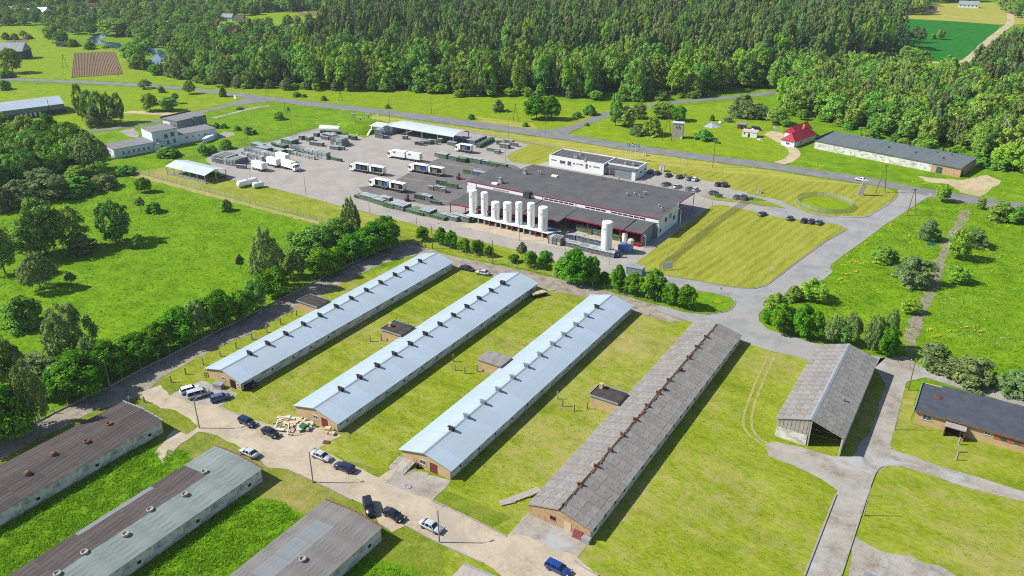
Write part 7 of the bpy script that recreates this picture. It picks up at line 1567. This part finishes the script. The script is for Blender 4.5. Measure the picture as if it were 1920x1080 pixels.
mesh_fence('wire mesh fence between the lush meadow and the factory yard', [g(*p) for p in ((257,325),(350,350),(480,385),(605,417),(700,442),(790,458))])
mesh_fence('wire mesh fence crossing the factory lawn to the gate', [g(*p) for p in ((1236,506),(1300,454),(1352,412),(1398,380))], 2.5, mm=m_mesh2)
mesh_fence('wire mesh fence along the car park edge', [g(*p) for p in ((1200,345),(1260,357),(1310,366),(1350,372),(1395,380))], 3)
mesh_fence('wire mesh fence behind the curved roof shed', [g(*p) for p in ((760,228),(880,249),(960,262),(1030,277),(1060,283))], 3)
mesh_fence('wire mesh fence on the school side of the yard', [g(*p) for p in ((310,313),(380,294),(440,279),(520,262),(590,245),(640,252))], 3)
cc_ = g(1545,384); ring = []
c0, c1 = g(1494,382), g(1597,386); rr_ = (c1 - c0).length/2; cm_ = (c0 + c1)/2
mesh_fence('round wire mesh enclosure on the lawn by the junction', [cm_ + Vector((math.cos(a)*rr_, math.sin(a)*rr_, 0)) for a in [2*math.pi*k/24 for k in range(24)]], 3, 1.9, True, mm=m_mesh2)
sheet_w('enclosure_grass', [cm_ + Vector((math.cos(a)*(rr_ - .3), math.sin(a)*(rr_ - .3), 0)) for a in [2*math.pi*k/40 for k in range(40)]], .058, m_field, .1)
# ---- signs, flags, cabinets
def sign(label, px, W, H, z, mat, rz=0.0, posts_=2, name='sign_board'):
    p = g(*px); t = thing(name, label, 'sign', (p.x, p.y, 0), rz)
    for x in ((-W*.35, W*.35) if posts_ == 2 else (0,)): MB().cyl((x, .05, -.1), (x, .05, z + H*.8), .05, n=6).build('post', m_steel, t)
    MB().box(-W/2, -.06, z, W/2, 0, z + H).build('panel', mat, t); return t
sign('white notice board at the foot of the mesh fence', (1251,507), 3.2, 2.2, .6, m_white, .75); sign('teal sign on two posts in the flowering meadow', (1744,468), 2.6, 1.1, 1.4, M('teal_sign', A(60,176,170), None, 1, .5), .4)
sign('small white road sign on the lawn corner', (1446,513), .8, 1.0, 1.0, m_white, .4, 1); sign('small white sign beside the school road', (441,187), 1.6, 2.0, .6, m_white, 0); sign('small triangular warning sign at the junction', (1742,375), .9, .9, 1.7, m_white, .3, 1); sign('tiny road sign at the junction island', (1351,553), .6, .6, 1.8, m_steel, .3, 1); sign('grey notice board beside the gate', (1408,380), 1.6, 1.2, 1.0, m_grayvent, .6); sign('small white marker sign by the main road', (708,220), .8, .8, .9, m_white, .2, 1)
kiosk = ((1191,513,5.0,3.0,2.4,m_grayvent,'grey flat roofed kiosk at the factory road','kiosk'),(1241,321,1.8,1.6,2.6,m_white,'white cabinet kiosk beside the blue car','kiosk'),(1208.5,292,1.4,1.0,1.6,m_white,'white electricity cabinet on the lawn behind the flags','cabinet'),(1424,362,1.2,1.2,1.2,m_white,'white round cabinet by the entry road','cabinet'))
for x, y, W, D_2, H, mt, l, nm in kiosk:
    p = g(x, y); t = thing(nm, l, nm, (p.x, p.y, 0), .1); MB().box(-W/2, -D_2/2, 0, W/2, D_2/2, H).build('body', mt, t); MB().box(-W/2 - .12, -D_2/2 - .12, H, W/2 + .12, D_2/2 + .12, H + .12).build('roof', m_steel, t); MB().box(-.35, -D_2/2 - .03, .1, .35, -D_2/2, H*.8).build('door', m_hallwall, t)
m_flagb = M('blue_flag', A(110,160,206), None, 1, .8); m_flagr = M('maroon_white_flag', A(150,70,84), None, 1, .8)
for px, ty, mt, l in (((1173,299),267,m_flagb,'flagpole with a small blue flag beside the striped flag'), ((1182,301),267,m_flagr,'flagpole with a maroon and white striped flag'), ((1191,303),268,m_flagb,'flagpole with a blue flag at the office garage corner')):
    p = g(*px); h = rise(px[0], px[1], ty); t = thing('flagpole', l, 'flagpole', (p.x, p.y, 0)); MB().cyl((0,0,0), (0,0,h), .09, .06).build('pole', m_white, t)
    fl = MB(); n = 6
    for z0, z1 in (((h - 1.7, h - .1),) if mt is m_flagb else ((h - 1.7, h - 1.06), (h - .74, h - .1))):
        vv = [(i*.3, .16*math.sin(i*1.3), zz - .07*i) for i in range(n) for zz in (z0, z1)]; fl.add(vv, [(2*i, 2*i+2, 2*i+3, 2*i+1) for i in range(n-1)])
    f_ = fl.build('flag', mt, t)
    if mt is m_flagr:
        f_['kind'] = 'stuff'; vv = [(i*.3, .16*math.sin(i*1.3), zz - .07*i) for i in range(n) for zz in (h - 1.06, h - .74)]; MB().add(vv, [(2*i, 2*i+2, 2*i+3, 2*i+1) for i in range(n-1)]).build('flag_stripe', m_white, t)
p = g(1612,366); pl = thing('stone_pillar', 'leaning pale concrete pillar on the lawn by the junction', 'pillar', (p.x, p.y, 0), .2)
MB().add([(-.9,-.5,0),(.9,-.5,0),(.9,.5,0),(-.9,.5,0),(.3,-.5,6.0),(2.3,-.5,6.0),(2.3,.5,6.2),(.3,.5,6.2)], [(3,2,1,0),(4,5,6,7),(0,1,5,4),(1,2,6,5),(2,3,7,6),(3,0,4,7)]).build('shaft', m_conc, pl); MB().box(-1.6, -1.0, 0, 1.6, 1.0, .25).build('base', m_kerb, pl)
for px in ((1213.5,589),(1036,543.5),(764.5,913)):
    p = g(*px); tag(MB().lathe([(.75, 0), (.75, .12), (.5, .13), (.5, .05)], (0,0,0), 14).build('manhole_ring', m_conc, None, loc=(p.x, p.y, .075)), 'round concrete manhole cover ring in the lane', 'manhole', 'manhole rings')
# ---- flowers
def bunch(name, spots, mat, size, zlo, zhi, seed=2):
    r = np.random.default_rng(seed); P_ = []
    for x, y, n, sx, sy in spots:
        for _ in range(n):
            q_ = g(x + r.normal()*sx, y + r.normal()*sy); P_.append((q_.x, q_.y, r.uniform(zlo, zhi)))
    P_ = np.array(P_); m = len(P_); N = r.normal(size=(m, 3))*.5 + np.array([0, -.2, 1]); N /= np.linalg.norm(N, axis=1, keepdims=True); U = np.cross(N, r.normal(size=(m, 3))); U /= np.linalg.norm(U, axis=1, keepdims=True); V = np.cross(N, U); s = (size*r.uniform(.5, 1.4, m))[:, None]
    Q = np.stack([P_ - U*s - V*s*.5, P_ - V*s, P_ + U*s + V*s*.4, P_ + V*s], 1).reshape(-1, 3); me = bpy.data.meshes.new(name); me.from_pydata([tuple(v) for v in Q], [], [tuple(range(4*i, 4*i + 4)) for i in range(m)]); me.materials.append(mat); o = ob(name, me); o['kind'] = 'stuff'; return o
m_yf = M('yellow_petals', A(214,200,20), A(228,214,50), 2, .9); m_wf = M('white_petals', A(206,216,180), A(228,232,210), 2, .9)
Y = []
for L_, o_ in (([(860,610),(1050,695),(1050,770,),(730,750),(800,700),(600,840),(650,845),(560,915),(640,885),(690,905),(740,885),(590,980),(540,1020),(650,965),(560,1045),(1070,745),(1120,735),(1310,500),(920,610),(1700,600),(1660,570),(1790,620),(1640,800),(1510,820),(1620,885),(1480,870),(1550,835),(1730,850),(1510,1025),(1840,300),(1880,340),(1760,380),(1880,400),(1840,260),(1100,290),(1180,305),(1260,315),(1420,340),(1490,352),(250,140),(300,155),(350,165),(210,140),(400,175),(260,110),(1680,170),(1740,185)],(1440,270)), ([(320,165),(1220,320),(1270,365),(1480,300),(1550,300),(1590,330),(1380,325),(1240,370)],(1440,540)), ([(1540,110)],(960,540)), ([(240,970),(80,970),(100,1000),(20,920),(190,920),(630,850)],(480,0)), ([(1600,840),(1480,830),(470,970)],(960,0)), ([(640,960),(720,950),(1870,880),(1860,900),(190,650),(150,640)],(0,0))):
    for q_ in L_: Y.append((o_[0] + q_[0]/4, o_[1] + q_[1]/4, random.randint(14, 46), random.uniform(2.0, 5.2), random.uniform(.8, 2.0)))
for x, y in ((600,222),(480,235),(500,246),(520,245),(547,250),(500,243),(475,220),(465,200)): Y.append((x, y, 50, 4, 1.2))
Y.append((1360,212,160,14,2.2))
bunch('yellow_flowers', Y, m_yf, .13, .2, .6)
Wf = [(1440 + x/4, 540 + y/4, n, sx, sy) for x, y, n, sx, sy in ((1400,110,90,12,8),(1350,220,70,8,8),(1450,270,90,14,8),(1600,360,120,22,7),(1760,400,90,14,6),(1330,90,50,10,6),(1540,60,40,12,5))] + [(1440 + x/4, 270 + y/4, n, sx, sy) for x, y, n, sx, sy in ((1600,790,60,9,5),(1800,840,40,14,6),(1000,740,40,12,8),(1750,980,50,16,8),(900,560,30,14,8))] + [(265,497,40,9,3),(150,522,25,6,3),(280,412,20,5,2),(345,570,25,14,6),(230,560,25,16,8),(420,490,25,10,5),(1330,205,120,22,2),(1370,203,80,16,2)]
bunch('white_flowers', [(x, y, int(n*.8), sx*1.2, sy*1.2) for x, y, n, sx, sy in Wf], m_wf, .085, .2, .6, 3)
# ---- grass blades
def tufts(name, polys, dens, h0, h1, mat, seed=5, width=.10, clump=.5):
    r = np.random.default_rng(seed); allP = []
    for poly in polys:
        xs = [p[0] for p in poly]; ys = [p[1] for p in poly]; n = int((max(xs) - min(xs))*(max(ys) - min(ys))*dens)
        X = r.uniform(min(xs), max(xs), n); Yy = r.uniform(min(ys), max(ys), n)
        c = np.sin(X*.7 + np.sin(Yy*.5)*2)*np.sin(Yy*.6 + np.cos(X*.45)*2) + .6*np.sin(X*2.1 + 1.3)*np.sin(Yy*1.9); keep = r.random(n) < np.clip(.5 + clump*c, .06, 1); X = X[keep]; Yy = Yy[keep]
        ins = np.zeros(len(X), bool); m = len(poly)
        for i in range(m):
            x0, y0 = poly[i]; x1, y1 = poly[i-1]
            if y0 == y1: continue
            ins ^= ((y0 > Yy) != (y1 > Yy)) & (X < (x1 - x0)*(Yy - y0)/(y1 - y0) + x0)
        allP.append(np.stack([X[ins], Yy[ins]], 1))
    P_ = np.concatenate(allP); n = len(P_); B = 3
    base = np.repeat(P_, B, 0); k = len(base); a = r.uniform(0, 6.283, k); h = r.uniform(h0, h1, k)*np.repeat(r.uniform(.6, 1.25, n), B); wd = width*r.uniform(.6, 1.5, k); ln = r.normal(size=(k, 2))*h[:, None]*.45
    bx = base + r.normal(size=(k, 2))*.12
    V = np.zeros((k, 3, 3)); V[:, 0, 0] = bx[:, 0] - np.cos(a)*wd; V[:, 0, 1] = bx[:, 1] - np.sin(a)*wd; V[:, 1, 0] = bx[:, 0] + np.cos(a)*wd; V[:, 1, 1] = bx[:, 1] + np.sin(a)*wd; V[:, 2, 0] = bx[:, 0] + ln[:, 0]; V[:, 2, 1] = bx[:, 1] + ln[:, 1]; V[:, 2, 2] = h; V[:, :2, 2] = .03
    me = bpy.data.meshes.new(name); me.vertices.add(k*3); me.vertices.foreach_set('co', V.reshape(-1).astype(np.float32)); me.loops.add(k*3); me.loops.foreach_set('vertex_index', np.arange(k*3, dtype=np.int32)); me.polygons.add(k); me.polygons.foreach_set('loop_start', np.arange(0, k*3, 3, dtype=np.int32))
    at = me.attributes.new('tint', 'FLOAT', 'FACE'); at.data.foreach_set('value', np.clip(np.repeat(r.uniform(.1, .9, n), B) + r.uniform(-.15, .15, k), 0, 1).astype(np.float32)); me.materials.append(mat); me.update(); o = ob(name, me); o['kind'] = 'stuff'; return k
m_blade = leaf_mat('tall_grass_blades', A(102,148,16,1.8), A(122,166,24,1.8), A(150,186,46,1.8), 0, 0, .35); m_blade2 = leaf_mat('meadow_blades', A(98,136,12,1.5), A(118,154,18,1.5), A(148,178,42,1.5), 0, 0, .35); m_blade3 = leaf_mat('lawn_blades', A(132,150,34,1.4), A(154,166,48,1.4), A(186,184,92,1.4), 0, 0, .3)
W2_ = lambda px: [tuple(g(*p)[:2]) for p in px]
k1 = tufts('tall_grass', [[(-137,34),(-120.6,34),(-120.6,74),(-128,77),(-137,72)], [(-106.6,34),(-90.4,34),(-90.4,74),(-98,76.5),(-106.6,72)], [(-76.4,48),(-60,48),(-60,76),(-76.4,74)]], 24, .25, .62, m_blade, 5, .07)
k2 = tufts('meadow_grass_tufts', [W2_([(-10,800),(-10,380),(160,358),(230,330),(430,388),(560,420),(790,468),(480,590),(130,764)])], 0.55, .15, .38, m_blade2, 6, .14, .6)
k3 = tufts('east_meadow_tufts', [W2_([(1560,500),(1690,404),(1740,374),(1960,396),(2000,480),(2000,740),(1820,712),(1745,695),(1530,640),(1440,605),(1440,585)])], 1.3, .15, .42, m_blade2, 7, .14, .6)
k4 = tufts('lawn_tufts', [[(-134.6,97),(-118.8,97),(-118.8,181),(-134.6,181)], [(-105,97),(-89.2,97),(-89.2,182),(-105,182)], [(-75.5,97),(-59,97),(-59,183),(-75.5,183)], [(-44.5,97),(-28,97),(-28,180),(-44.5,180)], W2_([(1120,1070),(1420,840),(1560,925),(1500,1085)]), W2_([(1640,900),(1920,950),(1920,1085),(1600,1085)])], 1.6, .06, .16, m_blade3, 8, .12, .6)
print('blades', k1, k2, k3, k4)
# ================================================================ thin summer haze
hz = MB().box(-1700, -250, -1.0, 800, 1900, 101.5).build('haze', None); hz['kind'] = 'stuff'
m_hz = bpy.data.materials.new('haze_air'); m_hz.use_nodes = True; _t = m_hz.node_tree; _t.nodes.clear(); _o = _t.nodes.new('ShaderNodeOutputMaterial'); _v = _t.nodes.new('ShaderNodeVolumePrincipled')
_v.inputs['Color'].default_value = (.80, .88, 1.0, 1); _v.inputs['Density'].default_value = .00007; _v.inputs['Anisotropy'].default_value = .2; _t.links.new(_v.outputs[0], _o.inputs['Volume']); hz.data.materials.append(m_hz)
cy.volume_bounces = 0
